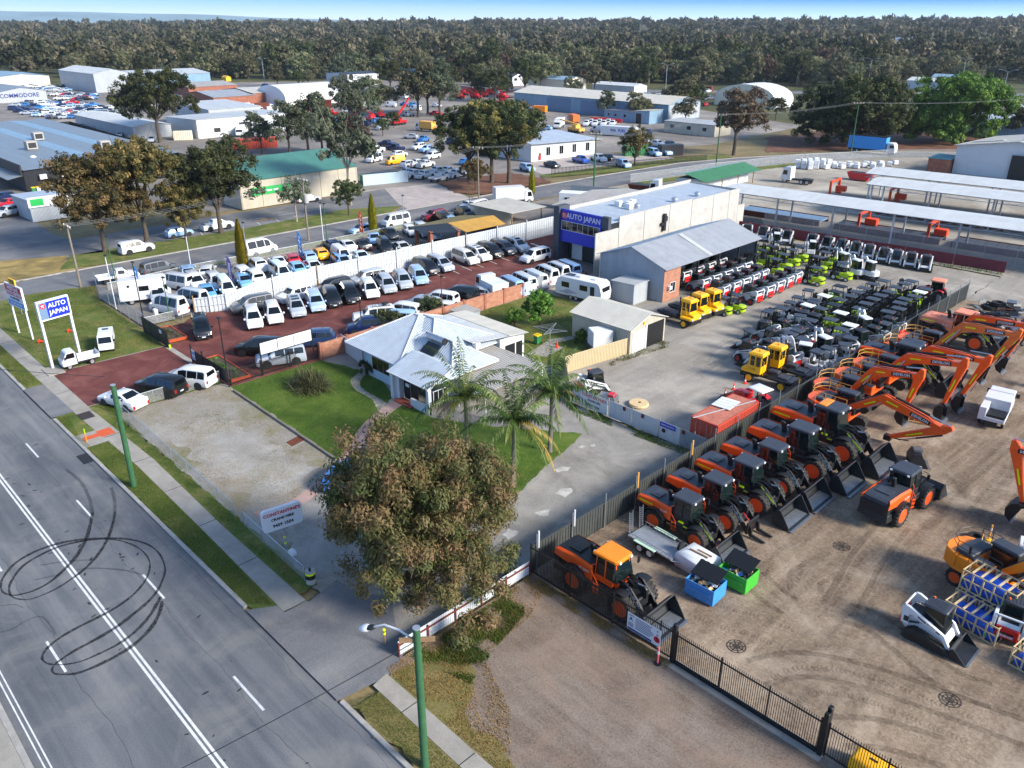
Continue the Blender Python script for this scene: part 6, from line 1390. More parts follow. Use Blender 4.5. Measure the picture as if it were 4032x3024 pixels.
b.bd('frame',r,0);mb('sign_white').box(4.6,5.2,-.06,-.04,1.2,1.6).bd('notice',r);mb('lime').box(6.62,6.75,-.1,.1,.0,.4).bd('stop_post',r);tag(r,'solid black sliding gate at the entrance of the red car lot','gate')
r=root('mesh_fence',(-74.6,28.75,.1));mb('trim').box(0,7.5,-.02,.02,.1,1.5).bd('mesh_panel',r,0);b=mb('black')
for x in(0,2.5,5.0,7.5):b.box(x-.06,x+.06,-.06,.06,0,1.95 if x<3 else 1.6)
b.bd('post',r,0);q=mb('sign_white');q.box(.15,.85,-.05,-.03,.5,1.5);q=q.bd('notice',r);b=mb('sign_sky');b.box(.2,.8,-.056,-.051,1.1,1.3);b.box(.2,.8,-.056,-.051,.6,.75);b.bd('print',q);tagf(r,'low black mesh fence in front of the planter bed')
r=root('picket_fence',(-66.8,28.9,.1));b=mb('black')
for i in range(78):b.box(-.012,.012,.06+i*.12-.012,.06+i*.12+.012,.1,1.55)
b.bd('picket_panel',r,0);b=mb('black');b.box(-.03,.03,0,9.4,.2,.26);b.box(-.03,.03,0,9.4,1.35,1.41)
b.bd('rail',r,0)
for y in(0,3.1,6.2,9.35):mb('black').box(-.05,.05,y-.05,y+.05,0,1.65).bd('post',r,0)
tagf(r,'black picket fence between the front lawn and the silver van')
r=root('notice_board',(-66.9,32.2,.1));b=mb('black')
for y in(0,5.6):b.box(-.05,.05,y-.05,y+.05,0,3.3)
b.box(-.04,.04,0,5.6,3.25,3.3);b.box(-.04,.04,0,5.6,2.05,2.1)
for y in(1.85,3.6):b.box(-.04,.04,y-.03,y+.03,2.1,3.25)
b.bd('frame',r,0)
for y in(.06,1.9,3.65):mb('sign_white').box(-.03,.03,y,y+1.75 if y<3 else 5.55,2.11,3.24).bd('board',r,0)
tag(r,'blank white billboard of three panels on black posts above the silver van','sign')
r=root('tin_fence',(0,0,.1));a,c=Q(5,5,615),Q(5,140,715);mb('fencew').corr(a,c,.02,1.75,.2,.03).bd('panel',r,0);mb('fencew').tube([(a.x,a.y,1.75),(c.x,c.y,1.75)],.03).bd('rail',r);tagf(r,'white tin fence joining the brick wall to the house')
r=root('yard_gate',(-42.2,48.9,.1))
for i,(x0,x1,mt)in enumerate(((0,4.0,'fencew'),(4.2,6.6,'fencew'),(6.7,9.3,'fencew'),(9.45,11.4,'fencew'),(11.45,12.7,'fence_grey'),(12.75,14.3,'fence_grey'))):
 mb(mt).corr((x0,0),(x1,0),.05,1.6,.2,.025).bd('panel',r,0)
b=mb('galv')
for x in(.0,4.1,6.65,9.38,12.7,14.3):b.box(x-.04,x+.04,.03,.1,0,1.75)
b.bd('post',r,0)
text("CONSTANTINE'S",.36,'sign_red',r,frame((2.55,-.05,1.25),(1,0,0),(0,0,1)),bold=.01);text('CRANE HIRE',.26,'sign_black',r,frame((2.55,-.05,.88),(1,0,0),(0,0,1)),bold=.008);text('9459 1554',.3,'sign_black',r,frame((2.55,-.05,.42),(1,0,0),(0,0,1)),bold=.008)
mb('sign_white').box(1.0,4.05,-.045,-.03,.15,1.55).bd('sign_board',r,0)
b=mb('rust')
for x in(.4,5.7,7.6,11.6):b.box(x,x+.28,-.05,-.035,1.2,1.55)
b.bd('warning_plate',r,0);mb('sign_blue').box(9.5,11.0,-.05,-.03,1.15,1.55).bd('sign_board',r,0);text('DRIVE SLOWLY',.19,'sign_white',r,frame((10.25,-.055,1.35),(1,0,0),(0,0,1)),bold=.004)
b=mb('sign_white');b.cyl((9.9,-.03,.85),(9.9,-.05,.85),.24,n=20);b.use('sign_black').lathe([(.17,-.06),(.2,-.06),(.2,-.052),(.17,-.052)],(9.9,0,.85),'y',20);b.bd('speed_plate',r);text('5',.24,'sign_black',r,frame((9.9,-.062,.85),(1,0,0),(0,0,1)),bold=.01)
tag(r,'white ribbed yard gates with crane hire lettering across the gravel drive','gate')
r=root('tin_fence',(0,0,.1));pp=[(-42.3,48.7),(-46.9,53.1),(-45.75,61.3)]
for a,c in zip(pp,pp[1:]):mb('fence_cream').corr(a,c,.02,1.75,.2,.03).bd('panel',r,0)
b=mb('fence_cream')
for a,c in zip(pp,pp[1:]):b.tube([(*a,1.76),(*c,1.76)],.035,5)
b.bd('rail',r);tagf(r,'cream tin fence between the carport and the garage')
r=root('tin_fence',(-66.4,116.6,.1))
for k in range(6):mb('maroon').corr((k*6.4,k*.68),(k*6.4+6.35,k*.68+.67),.02,1.55,.2,.03).bd('panel',r,0)
tagf(r,'long maroon tin fence behind the row of tracked loaders')
# ---- signs by the road
def lampost(name,loc,h,label,mat='galv',heads=1,cat='light pole',rz=0,r0=.07):
 r=root(name,loc,rz);mb(mat).cyl((0,0,0),(0,0,h),r0,r0*.7,8).bd('pole',r)
 for i in range(heads):
  b=mb('trim');s_=1 if i==0 else-1;b.cb(s_*.05-.15,s_*.05+.35 if s_>0 else s_*.05+.15,-.14,.14,h-.02,h+.1,.02);b.bd('floodlight',r)
 return tag(r,label,cat)
r=root('shop_sign',(-96.2,18.9,.1));W_=3.9
x1=3.75
for x in(.15,3.45):mb('white').box(x-.08,x+.08,-.08,.08,0,3.3).bd('post',r,0)
b=mb('sign_white');b.box(-.15,x1,-.1,.1,3.3,5.75);b.bd('board',r,0)
b=mb('sign_red');b.box(-.02,x1-.13,-.115,-.105,4.55,5.62);b.bd('red_band',r,0);mb('sign_sky').box(-.02,x1-.13,-.115,-.105,3.42,3.95).bd('blue_band',r,0);mb('sign_yellow').box(1.1,2.6,-.06,.06,5.8,6.4).bd('number_board',r,0)
for t,sz,mt,z,bd in(('WESTLAK',.58,'sign_white',5.32,.02),('AUTO CENTRE',.5,'sign_white',4.82,.02),('Ph: 9459 4820',.36,'sign_deep',4.26,.01),('A/H: 0432 422 408',.33,'sign_white',3.69,.012)):text(t,sz,mt,r,frame((1.8,-.13,z),(1,0,0),(0,0,1)),bold=bd,sx=1.02)
text('1725',.5,'sign_black',r,frame((1.85,-.075,6.1),(1,0,0),(0,0,1)),bold=.02,sx=1.15);r.rotation_euler.z=R_(8)
tag(r,'tall red white and blue workshop sign on two white posts','sign')
r=root('shop_sign',(-82.75,18.3,.1),0);a=Ve((-82.75,18.3,0));c=Ve((-83.35,21.1,0))
r.rotation_euler.z=math.atan2(c.y-a.y,c.x-a.x);L=(c-a).length
for x in(0,L):mb('white').box(x-.11,x+.11,-.11,.11,0,6.75).bd('post',r,0)
b=mb('sign_white');b.box(-.12,L+.12,-.15,.15,4.85,6.8);b.bd('board',r,.0)
for s_ in(-1,):
 mb('sign_blue').box(.75,L-.02,-.165,-.153,5.0,6.65).bd('blue_panel',r,0);mb('steel_blue').box(.02,.75,-.165,-.153,5.0,6.65).bd('side_panel',r,0)
 text('AUTO',.62,'sign_white',r,frame((.72+(L-.77)/2,-.18,6.2),(1,0,0),(0,0,1)),bold=.012);text('JAPAN',.62,'sign_white',r,frame((.75+(L-.77)/2,-.18,5.5),(1,0,0),(0,0,1)),bold=.012)
 q=mb('sign_red');q.cyl((.38,-.165,6.3),(.38,-.18,6.3),.26,n=20);q.use('sign_white').box(.24,.52,-.19,-.182,6.36,6.41);q.box(.27,.33,-.19,-.182,6.15,6.36);q.box(.43,.49,-.19,-.182,6.15,6.36);q.box(.26,.5,-.19,-.182,6.26,6.3);q.bd('emblem',r)
tag(r,'tall blue sign with white lettering on two white posts beside the small truck','sign')
o=mb('path_mat').box(-83.2,-80.9,17.4,18.9,.05,.2).bd('sign_footing',None,0);struct(o)
r=root('shop_sign',(-39.55,18.95,.1));mb('galv').cyl((0,0,0),(0,0,2.4),.08,n=10).bd('post',r);b=mb('hivis');b.cyl((0,0,1.15),(0,0,1.28),.085);b.cyl((0,0,1.6),(0,0,1.73),.085);b.bd('reflector_band',r)
a=Ve((-40.44,18.02,0));c=Ve((-40.03,20.37,0));d=(c-a);ang=math.atan2(d.y,d.x)
def rr_(w_,h_,rad,k=5):
 out=[]
 for cx,cz,a0 in((w_/2-rad,h_/2-rad,0),(-w_/2+rad,h_/2-rad,90),(-w_/2+rad,-h_/2+rad,180),(w_/2-rad,-h_/2+rad,270)):
  for i in range(k+1):t=R_(a0+90*i/k);out.append((cx+rad*cos(t),cz+rad*sin(t)))
 return out
T=Tr((0,0,3.15))@Ro(ang,4,'Z')
b=mb('sign_white');b.T=T;b.prism(rr_(2.5,1.5,.22),-.13,.13);b.T=None;o=b.bd('sign_box',r,30)
for t,sz,mt,z,bd in(("CONSTANTINE'S",.3,'sign_red',.42,.01),('CRANE HIRE',.25,'sign_black',.02,.01),('9459 1554',.3,'sign_black',-.42,.01)):
 text(t,sz,mt,r,T@frame((0,-.14,z),(1,0,0),(0,0,1)),bold=bd,sx=1.02)
tag(r,'white rounded box sign of the crane hire firm on a galvanised pole','sign')
r=root('painted_drum',(-36.45,18.75,.1));b=mb('cement');b.lathe([(.3,0),(.31,.05),(.3,.35)],n=16);b.bd('lower_band',r);mb('black').lathe([(.302,.35),(.302,.65)],n=16).bd('dark_band',r);mb('hivis').lathe([(.304,.65),(.304,.78)],n=16).bd('reflective_band',r);b=mb('cement');b.lathe([(.3,.78),(.3,.86),(.27,.86),(.0,.84)],n=16);b.bd('lid',r);mb('black').cyl((0,0,.84),(0,0,1.05),.07,n=8).bd('cap',r);tag(r,'painted steel drum with a yellow reflective band at the end of the wire fence','drum')
r=root('mailbox',(-38.3,18.7,.1));mb('galv').cyl((0,0,0),(0,0,1.15),.03,n=6).bd('post',r);b=mb('white');b.prism([(-.28,1.15),(.28,1.15),(.28,1.35),(.14,1.45),(-.14,1.45),(-.28,1.35)],-.15,.15);b.bd('box',r,30,.02);mb('sign_deep').box(.7,1.2,-.1,-.08,.85,1.05).bd('number_plate',r);tag(r,'white mailbox on the wire fence near the painted drum','mailbox')
# ---------- cars of the red lot and around
LZ=.115
def V2(x,y,z=LZ):return(x,y,z)
g='vans in the angled row of the red lot'
def from_front(x,y,deg,half,z=LZ):
 a=R_(deg);return(x-cos(a)*half,y-sin(a)*half,z)
row=[('mpv',-78.3,37.6,-22.5,WHITE,'white people mover parked first in the angled row, next to the black van',None),('mpv',-78.1,40.0,-22.5,WHITE,'white people mover second in the angled row, in front of a white estate',None),('mpv',-78.3,43.0,-22.5,SILVER,'silver people mover with twin dark roof windows in the angled row',sunroof),('alph',-78.4,45.6,-23,hx('#9db4d4'),'silver blue people mover between the twin-sunroof van and a black van',None),('mpv',-78.5,47.9,-24,BLACK,'black people mover in front of the long black estate, papers on its dash',None),('alph',-78.1,50.2,-24,BLACK,'black people mover beside the white van in the angled row',None),('mpv',-78.0,53.0,-24,WHITE,'white people mover with black grille in front of a silver estate',None),('mpv',-78.1,55.7,-23.5,SILVER,'first of three silver people movers in line after the white van',None),('mpv',-78.1,58.2,-24,SILVER,'middle one of three silver people movers in the angled row',None),('mpv',-78.2,60.8,-25,PALEB,'blue silver people mover last in the angled row before the white bay lines',None)]
for k,x,y,d,c,l,e in row:car(k,from_front(x,y,d,2.38),R_(d),c,l,'van',g,e)
g='vans in the marked bays of the red lot'
for k,x,y,d,c,l,e in[('alph',-80.5,64.8,-7,BLACK,'black people mover in the first marked bay by the white wall',None),('alph',-80.3,67.1,-7,SILVER,'silver people mover in the second marked bay beside the black one',None),('alph',-80.4,71.8,-7,PEARL,'pearl white people mover with no roof windows beside the empty bay',None),('alph',-80.5,74.2,-8,WHITE,'white people mover with two roof windows beside a black van',sunroof),('alph',-80.6,76.7,-8,BLACK,'black people mover between the white van and the dark blue van',None),('alph',-80.4,79.1,-8,hx('#2a3140'),'dark slate people mover with chrome grille in the marked bays',None),('alph',-80.2,81.6,-7,WHITE,'white people mover with roof windows at the end of the marked bays',sunroof)]:car(k,from_front(x,y,d,2.4),R_(d),c,l,'van',g,e)
car('mpv',(-76.5,79.7,LZ),R_(-92),WHITE,'white people mover facing the road in front of the blue showroom','van')
car('alph',(-81.6,33.0,LZ),R_(-20),BLACK,'black people mover beside the raised bed by the sliding gate','van')
g='estates tucked behind the angled row'
for k,x,y,d,c,l in[('alph',-84.9,40.7,-98,GREY,'grey people mover side on behind the first two white vans'),('suv',-84.7,46.2,-87,WHITE,'white four wheel drive side on behind the twin-sunroof van'),('mpv',-84.2,51.3,-86,BLACK,'long black people mover side on along the white wall'),('mpv',-84.2,56.6,-99,SILVER,'silver people mover side on behind the middle of the angled row')]:car(k,(x,y,LZ),R_(d),c,l,'car',g)
g='vehicles backed up to the brick wall'
for k,x,y,d,c,l,e in[('wagon',-71.7,48.6,-128+8,WHITE,'white four wheel drive with a black roof rack and spare wheel',roofrack),('mpv',-69.4,46.2,-125,DKBLUE,'dark blue hatchback behind the dark shrub at the brick wall',None),('suv',-70.2,39.9,-125,hx('#22365c'),'dark blue car half hidden by the low end of the brick wall',None),('mpv',-70.7,51.9,-160,WHITE,'white van beside the roof-racked four wheel drive',None),('mpv',-71.0,54.9,-158,SILVER,'silver van between two white vans along the brick wall',None),('mpv',-71.0,57.6,-158,WHITE,'white van beside the silver one, dark rear window, along the brick wall',None),('mpv',-69.0,49.6,-140,PALEB,'pale blue people mover close behind the garden shrub',None),('alph',-70.8,60.6,-158,BLACK,'black people mover beyond the white van near the wall',None),('hatch',-68.6,56.0,-150,WHITE,'white hatchback with its roof just above the brick wall',None),('hatch',-69.9,62.6,-150,SILVER,'silver hatchback beside the small box truck',None)]:car(k,(x,y,LZ),R_(d),c,l,'car',g,e)
box_truck((-69.6,64.6,LZ),R_(168),'small white box truck behind the red brick wall',4.2,H=2.1,low=.7,name='box_truck')
g='minibuses in the far row'
for i,(y,k,c,l)in enumerate([(67.0,'hiace',PALEB,'pale blue van first of the row next to the small box truck'),(69.2,'hiace',WHITE,'white van second in the row behind the brick wall'),(71.2,'cargo',WHITE,'windowless white van third in the row behind the pale tin fence'),(73.3,'hibus',WHITE,'tall white minibus fourth in the row beyond the tin gate'),(75.4,'hibus',WHITE,'tall white minibus fifth in the row, dark rear window'),(77.5,'hiace',PALEB,'pale blue van at the far end of the row by the showroom steps')]):car(k,(-68.6,y,LZ),R_(167),c,l,'van',g)
car('alph',(-71.9,34.6,LZ),R_(-142),BLACK,'black people mover side on beside the silver off-road van','van')
car('wagon',(-68.2,34.9,LZ),R_(-113),SILVER,'silver off-road van with roof rails behind the black picket fence','van',None,roofrack)
g='cars on the front drive'
car('sedan',(-69.5,20.1,.1),R_(199),WHITE,'white sedan with dark rear window beside the green timber pole','car',g)
car('alph',(-69.7,23.6,LZ),R_(204),BLACK,'black people mover between the white sedan and a white people mover','car',g)
car('alph',(-69.6,26.3,LZ),R_(209),WHITE,'white people mover with tinted rear glass beside the black one','car',g)
kei_truck((-81.95,20.6,LZ),R_(-92),'small white drop-side truck parked below the blue sign')
kei_truck((-84.7,24.2,.1),R_(-22),'small white truck with a box canopy standing on the lawn',True)
CZ=.105
r_=car('hibus',(-90.9,33.4,CZ),R_(198),WHITE,'white high-roof minibus rear on beside the end of the white wall','van')
car('hibus',(-91.6,36.4,CZ),R_(196),hx('#c9d3dd'),'second high-roof minibus, pale grey, close to the white wall','van')
mh=root('motorhome',(-97.2,33.6,CZ),R_(-22+90));b=mb('white');b.prism([(2.4,.5),(2.6,.9),(2.2,1.25),(1.7,1.9),(2.2,2.2),(2.25,2.7),(1.9,2.95),(-3.1,2.95),(-3.2,.5)],-1.1,1.1);b.bd('body',mh,30,.06);mb('glass').quad((2.22,-.9,1.3),(2.22,.9,1.3),(1.78,.85,1.85),(1.78,-.85,1.85)).bd('windscreen',mh)
for s_ in(-1,1):
 b=mb('glass');b.box(-.9,.2,min(s_*1.1,s_*1.12),max(s_*1.1,s_*1.12),1.6,2.2);b.box(1.2,1.7,min(s_*1.1,s_*1.12),max(s_*1.1,s_*1.12),1.25,1.75);b.bd('side_window',mh);mb('trim').cyl((-2.0,s_*1.1,2.3),(-2.0,s_*1.12,2.3),.16,n=12).bd('vent',mh)
 for x in(1.5,-1.9):wheel(mh,x,s_*.95,.34)
b=mb('glass');b.box(-3.22,-3.2,-.5,.5,1.5,2.1);b.bd('rear_window',mh);tag(mh,'white motorhome with an overcab bed near the tall wire fence','motorhome')
g='cars in the used car yard'
yard=[('suv',Z4(80,930),-20,SILVER,'silver car nose out in front of the motorhome'),('hiace',Z4(280,800),-160,WHITE,'white van between the motorhome and the white minibus'),('hatch',Z4(240,740),150,DKBLUE,'dark blue car behind the motorhome overcab'),('suv',Z4(400,680),160,PALEB,'pale blue estate next to the white four wheel drive with roof rails'),('suv',Z4(610,680),150,WHITE,'white four wheel drive with roof rails, rear to the yard'),('alph',Z4(480,790),-10,WHITE,'white people mover with black side windows near the purple flag'),('mpv',Z4(700,790),-12,WHITE,'white people mover behind the purple flag'),('hatch',Z4(610,900),-15,hx('#5f9cd0'),'sky blue van roof just over the low end of the white wall'),('hiace',Z4(810,860),-15,hx('#cfe2f0'),'pale van close behind the rising white wall'),('mpv',Z4(980,690),170,WHITE,'white people mover with a dark lower body behind the wall'),('wagon',Z4(1110,730),170,WHITE,'white van with black side glass behind the tall white wall'),('hatch',Z4(1010,770),-15,hx('#6fa6d6'),'blue hatchback roof between the two white vans by the wall'),('suv',Z4(1150,600),170,WHITE,'white four wheel drive first in the back row beside the conifer'),('sedan',Z4(1370,560),165,WHITE,'white sedan beside the red hatchback in the back row'),('hatch',Z4(1520,530),165,RED,'red hatchback beside the blue feather flag'),('hatch',Z4(1700,500),165,PALEB,'silver blue hatchback beside the yellow one'),('hatch',Z4(1830,465),165,YEL,'yellow hatchback in the back row of the car yard'),('cargo',Z4(2060,500),-15,WHITE,'white panel van beside the yellow hatchback'),('sedan',Z4(2110,370),165,WHITE,'white coupe behind the white panel van'),('hatch',Z4(1960,370),165,DKBLUE,'dark blue hatchback behind the yellow one'),('hiace',Z4(1400,690),-12,hx('#c6dcec'),'pale blue van right behind the tall white wall'),('hatch',Z4(1590,640),-14,hx('#7fb4de'),'light blue hatchback behind the tall wall'),('sedan',Z4(1760,610),-14,WHITE,'white car roof behind the tall wall near the red hatchback'),('hatch',Z4(2080,555),-14,PALEB,'pale blue hatchback against the wall beside the white panel van'),('sedan',Z5(170,580),165,WHITE,'white coupe next to the black sedan near the orange flag'),('sedan',Z5(310,570),165,BLACK,'black sedan between white coupe and blue sedan'),('sedan',Z5(430,510),-30,PALEB,'silver blue sedan near the yellow conifer'),('mpv',Z5(530,590),-25,BLACK,'black boxy people mover beside the standing figure'),('sedan',Z5(580,460),-20,BLACK,'long black sedan by the yellow conifer'),('hatch',Z5(780,435),-20,WHITE,'white hatchback beside the dark shelter'),('wagon',Z5(900,440),-20,WHITE,'white and pale people mover beside the shelter posts'),('hatch',Z5(1000,470),-20,PALEB,'pale blue hatchback under the dark shelter roof'),('sedan',Z5(300,690),-14,hx('#c6d6e6'),'pale silver sedan roof behind the tall white wall'),('hatch',Z5(110,720),-14,hx('#5f9cd0'),'blue hatchback against the wall next to the panel van'),('sedan',Z5(700,600),-14,PEARL,'cream sedan roof by the wall near the shelter'),('mpv',Z5(1280,260),160,BLACK,'black estate nearest the cream carport shed'),('mpv',Z5(1080,310),160,BLACK,'black estate second from the cream carport shed'),('hatch',Z5(1150,325),160,PALEB,'pale blue hatchback beside the black estates'),('sedan',Z5(1340,290),160,DKBLUE,'dark blue sedan against the cream carport shed')]
for k,p,d,c,l in yard:car(k,(p.x,p.y,CZ),R_(d),c,l,'car',g)
for k,p,d,c,l,ct in[('cabchassis',(-108.0,34.0,.03),82,WHITE,'white tray truck with a dark bonnet parked on the street verge','tray truck'),('mpv',(-107.9,39.3,.1),95,GREY,'dark grey van parked on the verge behind the blue flag','van'),('hibus',Z4(1180,420),92,WHITE,'white high-roof camper van behind the near conifer','van'),('hiace',Z5(640,345),-93,WHITE,'white minibus on the verge under a floodlight pole','van'),('hatch',Z5(310,420),-92,hx('#a9c6e6'),'pale blue sedan behind the orange feather flag','car'),('suv',Z5(1010,285),-92,DKRED,'dark red hatchback on the verge past the minibus','car'),('ute',Z5(1340,195),95,WHITE,'white pickup on the verge beside the light pole','pickup'),('hiace',Z5(1450,200),100,WHITE,'white van tucked behind the cream carport shed','van')]:
 p=p if isinstance(p,tuple)else(p.x,p.y,.06);car(k,p,R_(d),c,l,ct)
for k,p,d,c,l,ct in[('wagon',Q(1,890,1640),90,WHITE,'white four wheel drive with a dark roof on the service lane','car'),('hatch',Q(1,1165,1535),88,PALEB,'silver blue hatchback between the street trees','car'),('ute',Q(1,1410,1490),88,WHITE,'white dual-cab pickup behind a street tree trunk','pickup'),('sedan',Q(1,2000,1310),85,WHITE,'white sedan beside the green roofed building','car')]:car(k,(p.x,p.y,.08),R_(d),c,l,ct)
for k,p,d,c,l in[('sedan',Q(1,60,1340),-60,RED,'bright red sedan outside the dark brick showroom'),('suv',Q(1,60,1400),-70,SILVER,'silver car with a blue roof at the front of the dark showroom'),('hatch',Q(1,30,1300),-60,DKBLUE,'dark blue car behind the red sedan'),('hatch',Q(1,330,1230),-20,WHITE,'white hatchback beside the dark brick side wall')]:car(k,(p.x,p.y,.08),R_(d),c,l,'car')
q_=Q(5,25,1470);car('hatch',(q_.x,q_.y,.1),R_(120),hx('#3f86d8'),'blue car almost hidden by the gum tree on the drive','car')
# ---------- machinery yards
YZ=.1
g='wheel loaders lined up along the steel fence'
stl=[((-23.45,39.05),'GL 200','bucket',True,'nearest of the black-armed wheel loaders, yellow stripe and bucket, beside the trailer',.92),((-23.3,42.3),'GL 250','forks',False,'wheel loader with a pallet fork and red hose instead of a bucket',.95),((-22.95,45.6),'GL 320','bucket',True,'wheel loader with yellow striped arm and big bucket, beside the fork-fitted one',1.0),((-22.9,48.9),'GL 270','bucket',False,'wheel loader without stripes between the striped one and the larger loader',1.0),((-22.5,52.6),'GL 420','bucket',False,'large wheel loader with plain black arm near the lone parked loader',1.08)]
for(x,y),num,att,st,lab,sc in stl:
 p=loader_proto(dict(word='DEVELON',num=num,att=att,stripe=st));p.location=(x,y,YZ);p.scale=(sc,)*3;tag(p,lab,'wheel loader',g)
p=loader_proto(dict(word='DEVELON',num='GL 580',att='bucket',stripe=True,roof='charcoal'));p.location=(-22.3,56.7,YZ);p.scale=(1.2,)*3;tag(p,'largest wheel loader of the row, orange patch on its roof, next to the excavators','wheel loader',g)
mb('amber_orange').cb(-.75,-.2,-.6,.6,3.3,3.36,.03).bd('roof_patch',p)
p=loader_proto(dict(word='DEVELON',num='SD 300N',att='bucket',roof='amber_orange',cab='orange',top='black'));p.location=(-22.85,30.6,YZ);tag(p,'wheel loader with a bright orange cab roof behind the black picket fence','wheel loader')
p=loader_proto(dict(num='GL 250',att='bucket'));p.location=(-14.9,52.3,YZ);p.rotation_euler.z=R_(84);tag(p,'lone wheel loader parked across the yard with its grille towards the gate','wheel loader')
p=loader_proto(dict(paint='orange',word=None,num='GL 580',att='bucket',stripe=True));p.location=(-23.4,74.9,YZ);p.scale=(1.15,)*3;tag(p,'striped wheel loader squeezed between the excavators','wheel loader')
p=loader_proto(dict(paint='pale_orange',roof='pale_orange',cab='pale_orange',top='pale_orange',num='DL 420',att='bucket',stripe=True));p.location=(-23.0,88.6,YZ);p.scale=(1.1,)*3;tag(p,'faded pale orange old wheel loader beside the scrap heap','wheel loader')
g='excavators nosed out from the steel fence'
def exc(loc,lab,paint,boom,stick,bucket,word,**k):
 x,y=loc;cv=lambda L:[(a-x,z-YZ)for a,z in L]
 p=exc_proto(paint,cv(boom),cv([stick])[0],bucket,word,**k);p.location=(x,y,YZ);return tag(p,lab,'excavator',g)
exc((-23.6,61.3),'excavator with its arm stretched low towards the ground and no bucket','orange',[(-23.0,2.0),(-20.2,3.75),(-15.5,2.75)],(-19.4,.65),None,'DEVELON')
exc((-24.6,64.3),'orange excavator with a yellow railed tail and its boom folded upright','orange',[(-24.1,2.2),(-22.4,4.6),(-18.9,5.2)],(-19.5,2.2),-35,'DEVELON')
exc((-24.4,67.9),'orange excavator, bucket resting beside the yellow frame','orange',[(-23.6,2.3),(-21.2,5.1),(-16.95,5.7)],(-17.7,1.9),-35,'DEVELON')
exc((-24.3,71.4),'orange excavator standing behind the one with the yellow frame','orange',[(-22.9,2.5),(-20.6,5.0),(-16.2,5.2)],(-17.4,1.7),-40,'DEVELON')
exc((-24.2,77.0),'older lighter orange excavator with a grey name panel on its boom','old_orange',[(-22.8,2.2),(-20.0,5.9),(-15.75,6.2)],(-17.4,2.6),-45,'DOOSAN',rail='amber',band='slate')
exc((-24.0,80.9),'farthest orange excavator beside the pale old wheel loader','orange',[(-22.6,2.4),(-20.3,5.6),(-16.0,6.0)],(-16.9,2.6),-45,'DOOSAN')
exc((-4.6,56.2),'excavator at the yard edge with its stick hanging straight down','orange',[(-5.2,2.2),(-7.2,5.4),(-9.75,5.35)],(-8.5,1.75),-60,'DEVELON')
p=exc_proto('amber_orange',[(.6,1.8),(2.6,3.9),(4.8,3.2)],(5.0,.9),-60,None,wheeled=True,rail='black');p.location=(-7.6,47.0,YZ);p.rotation_euler.z=R_(-14);tag(p,'amber wheeled excavator behind the stacked timber crates','excavator')
SK_T=skid_proto(True);SK_TN=skid_proto(True,bucket=False);SK_W=skid_proto(False,bucket=False);SK_WB=skid_proto(False,bucket=True);FORK=forklift_proto();FORKB=forklift_proto(top='plastic');FORKK=forklift_proto(top='black');FORKD=forklift_proto(paint='iron');MINI=mini_exc_proto();CAN=canopy_mini_proto();YT=yard_tractor_proto();TRC=tractor_proto(True);TRB=tractor_proto(False)
o=put(SK_T,(-8.2,40.5,YZ),R_(-1),'white tracked loader with a toothed bucket in front of the crates','tracked loader',None,1.12)
text('bobcat',.2,'plastic',o,frame((-.1,-.76,1.13),(.92,0,-.33),(.33,0,.92)),bold=.006)
o=put(SK_WB,(-5.6,44.3,YZ),R_(97),'old red skid steer loader seen from behind at the yard edge','skid steer loader',None,1.1)
text('Bobcat',.22,'plastic',o,frame((-1.585,0,.66),(0,-1,0),(0,0,1)),bold=.006)
o=put(SK_T,(-6.2,50.2,YZ),R_(-75),'white tracked loader roof beyond the amber excavator','tracked loader',None,1.1)
def crate(loc,rz,lab,L=2.9,W=1.3,H=1.25):
 r=root('timber_crate',loc,rz);b=mb('crate_wood');t=.07
 for x in(0,L):
  for y in(0,W):b.box(x-t/2,x+t/2,y-t/2,y+t/2,0,H)
 for y in(0,W):
  for z in(0,H/2,H-t):b.box(t/2+.002,L-t/2-.002,y-.025,y+.025,z,z+t)
  for i in range(1,5):b.box(L*i/5-.04,L*i/5+.04,y-.045,y+.045,t+.002,H-t-.002)
  for i in range(5):q=.0;b.slab([(L*i/5+.04,y+.03,H/2+t),(L*i/5+.12,y+.03,H/2+t),(L*(i+1)/5-.04,y+.03,t),(L*(i+1)/5-.12,y+.03,t)],.02)
 for x in(0,L):
  for z in(0,H/2,H-t):b.box(x-.025,x+.025,t/2+.002,W-t/2-.002,z+.004,z+t-.004)
  b.box(x-.04,x+.04,W/2-.04,W/2+.04,t+.003,H-t-.003)
 for i in range(1,6):b.box(L*i/6-.06,L*i/6+.06,.03,W-.03,H-t+.075,H+.03)
 b.bd('slat_frame',r,0)
 b=mb('tarp_blue');rs=np.random.default_rng(int(loc[0]*100)%97);n=14;m=8;rings=[]
 for i in range(n):
  x=.15+(L-.3)*i/(n-1);h=H*(.5+.33*max(0,sin(pi*i/(n-1)))**.5+.06*rs.random());rings.append([(x+.05*rs.normal(),y,z)for y,z in((.12,.08),(.1+.03*rs.random(),h*.6),(.25,h*.92),(W/2,h+.05*rs.normal()),(W-.25,h*.9),(W-.1,h*.6),(W-.12,.08))])
 b.loft(rings);b.bd('tarp_wrapped_load',r,40)
 q=mb('sign_green');q.box(L*.8,L*.8+.12,-.065,-.046,.35,.5);q.bd('tag',r,0);return tag(r,lab,'crate','slatted timber crates with blue tarp loads')
crate((-8.6,42.75,YZ),R_(-9),'low timber crate with a blue wrapped load next to the tracked loader',2.9,1.5,1.2)
crate((-8.55,44.35,YZ+.0),R_(-9),'timber crate at the bottom of the stack by the amber excavator',2.9,1.5,1.15)
crate((-8.5,44.5,YZ+1.2),R_(-9),'timber crate on top of the stack, blue tarp showing above its slats',2.9,1.5,1.25)
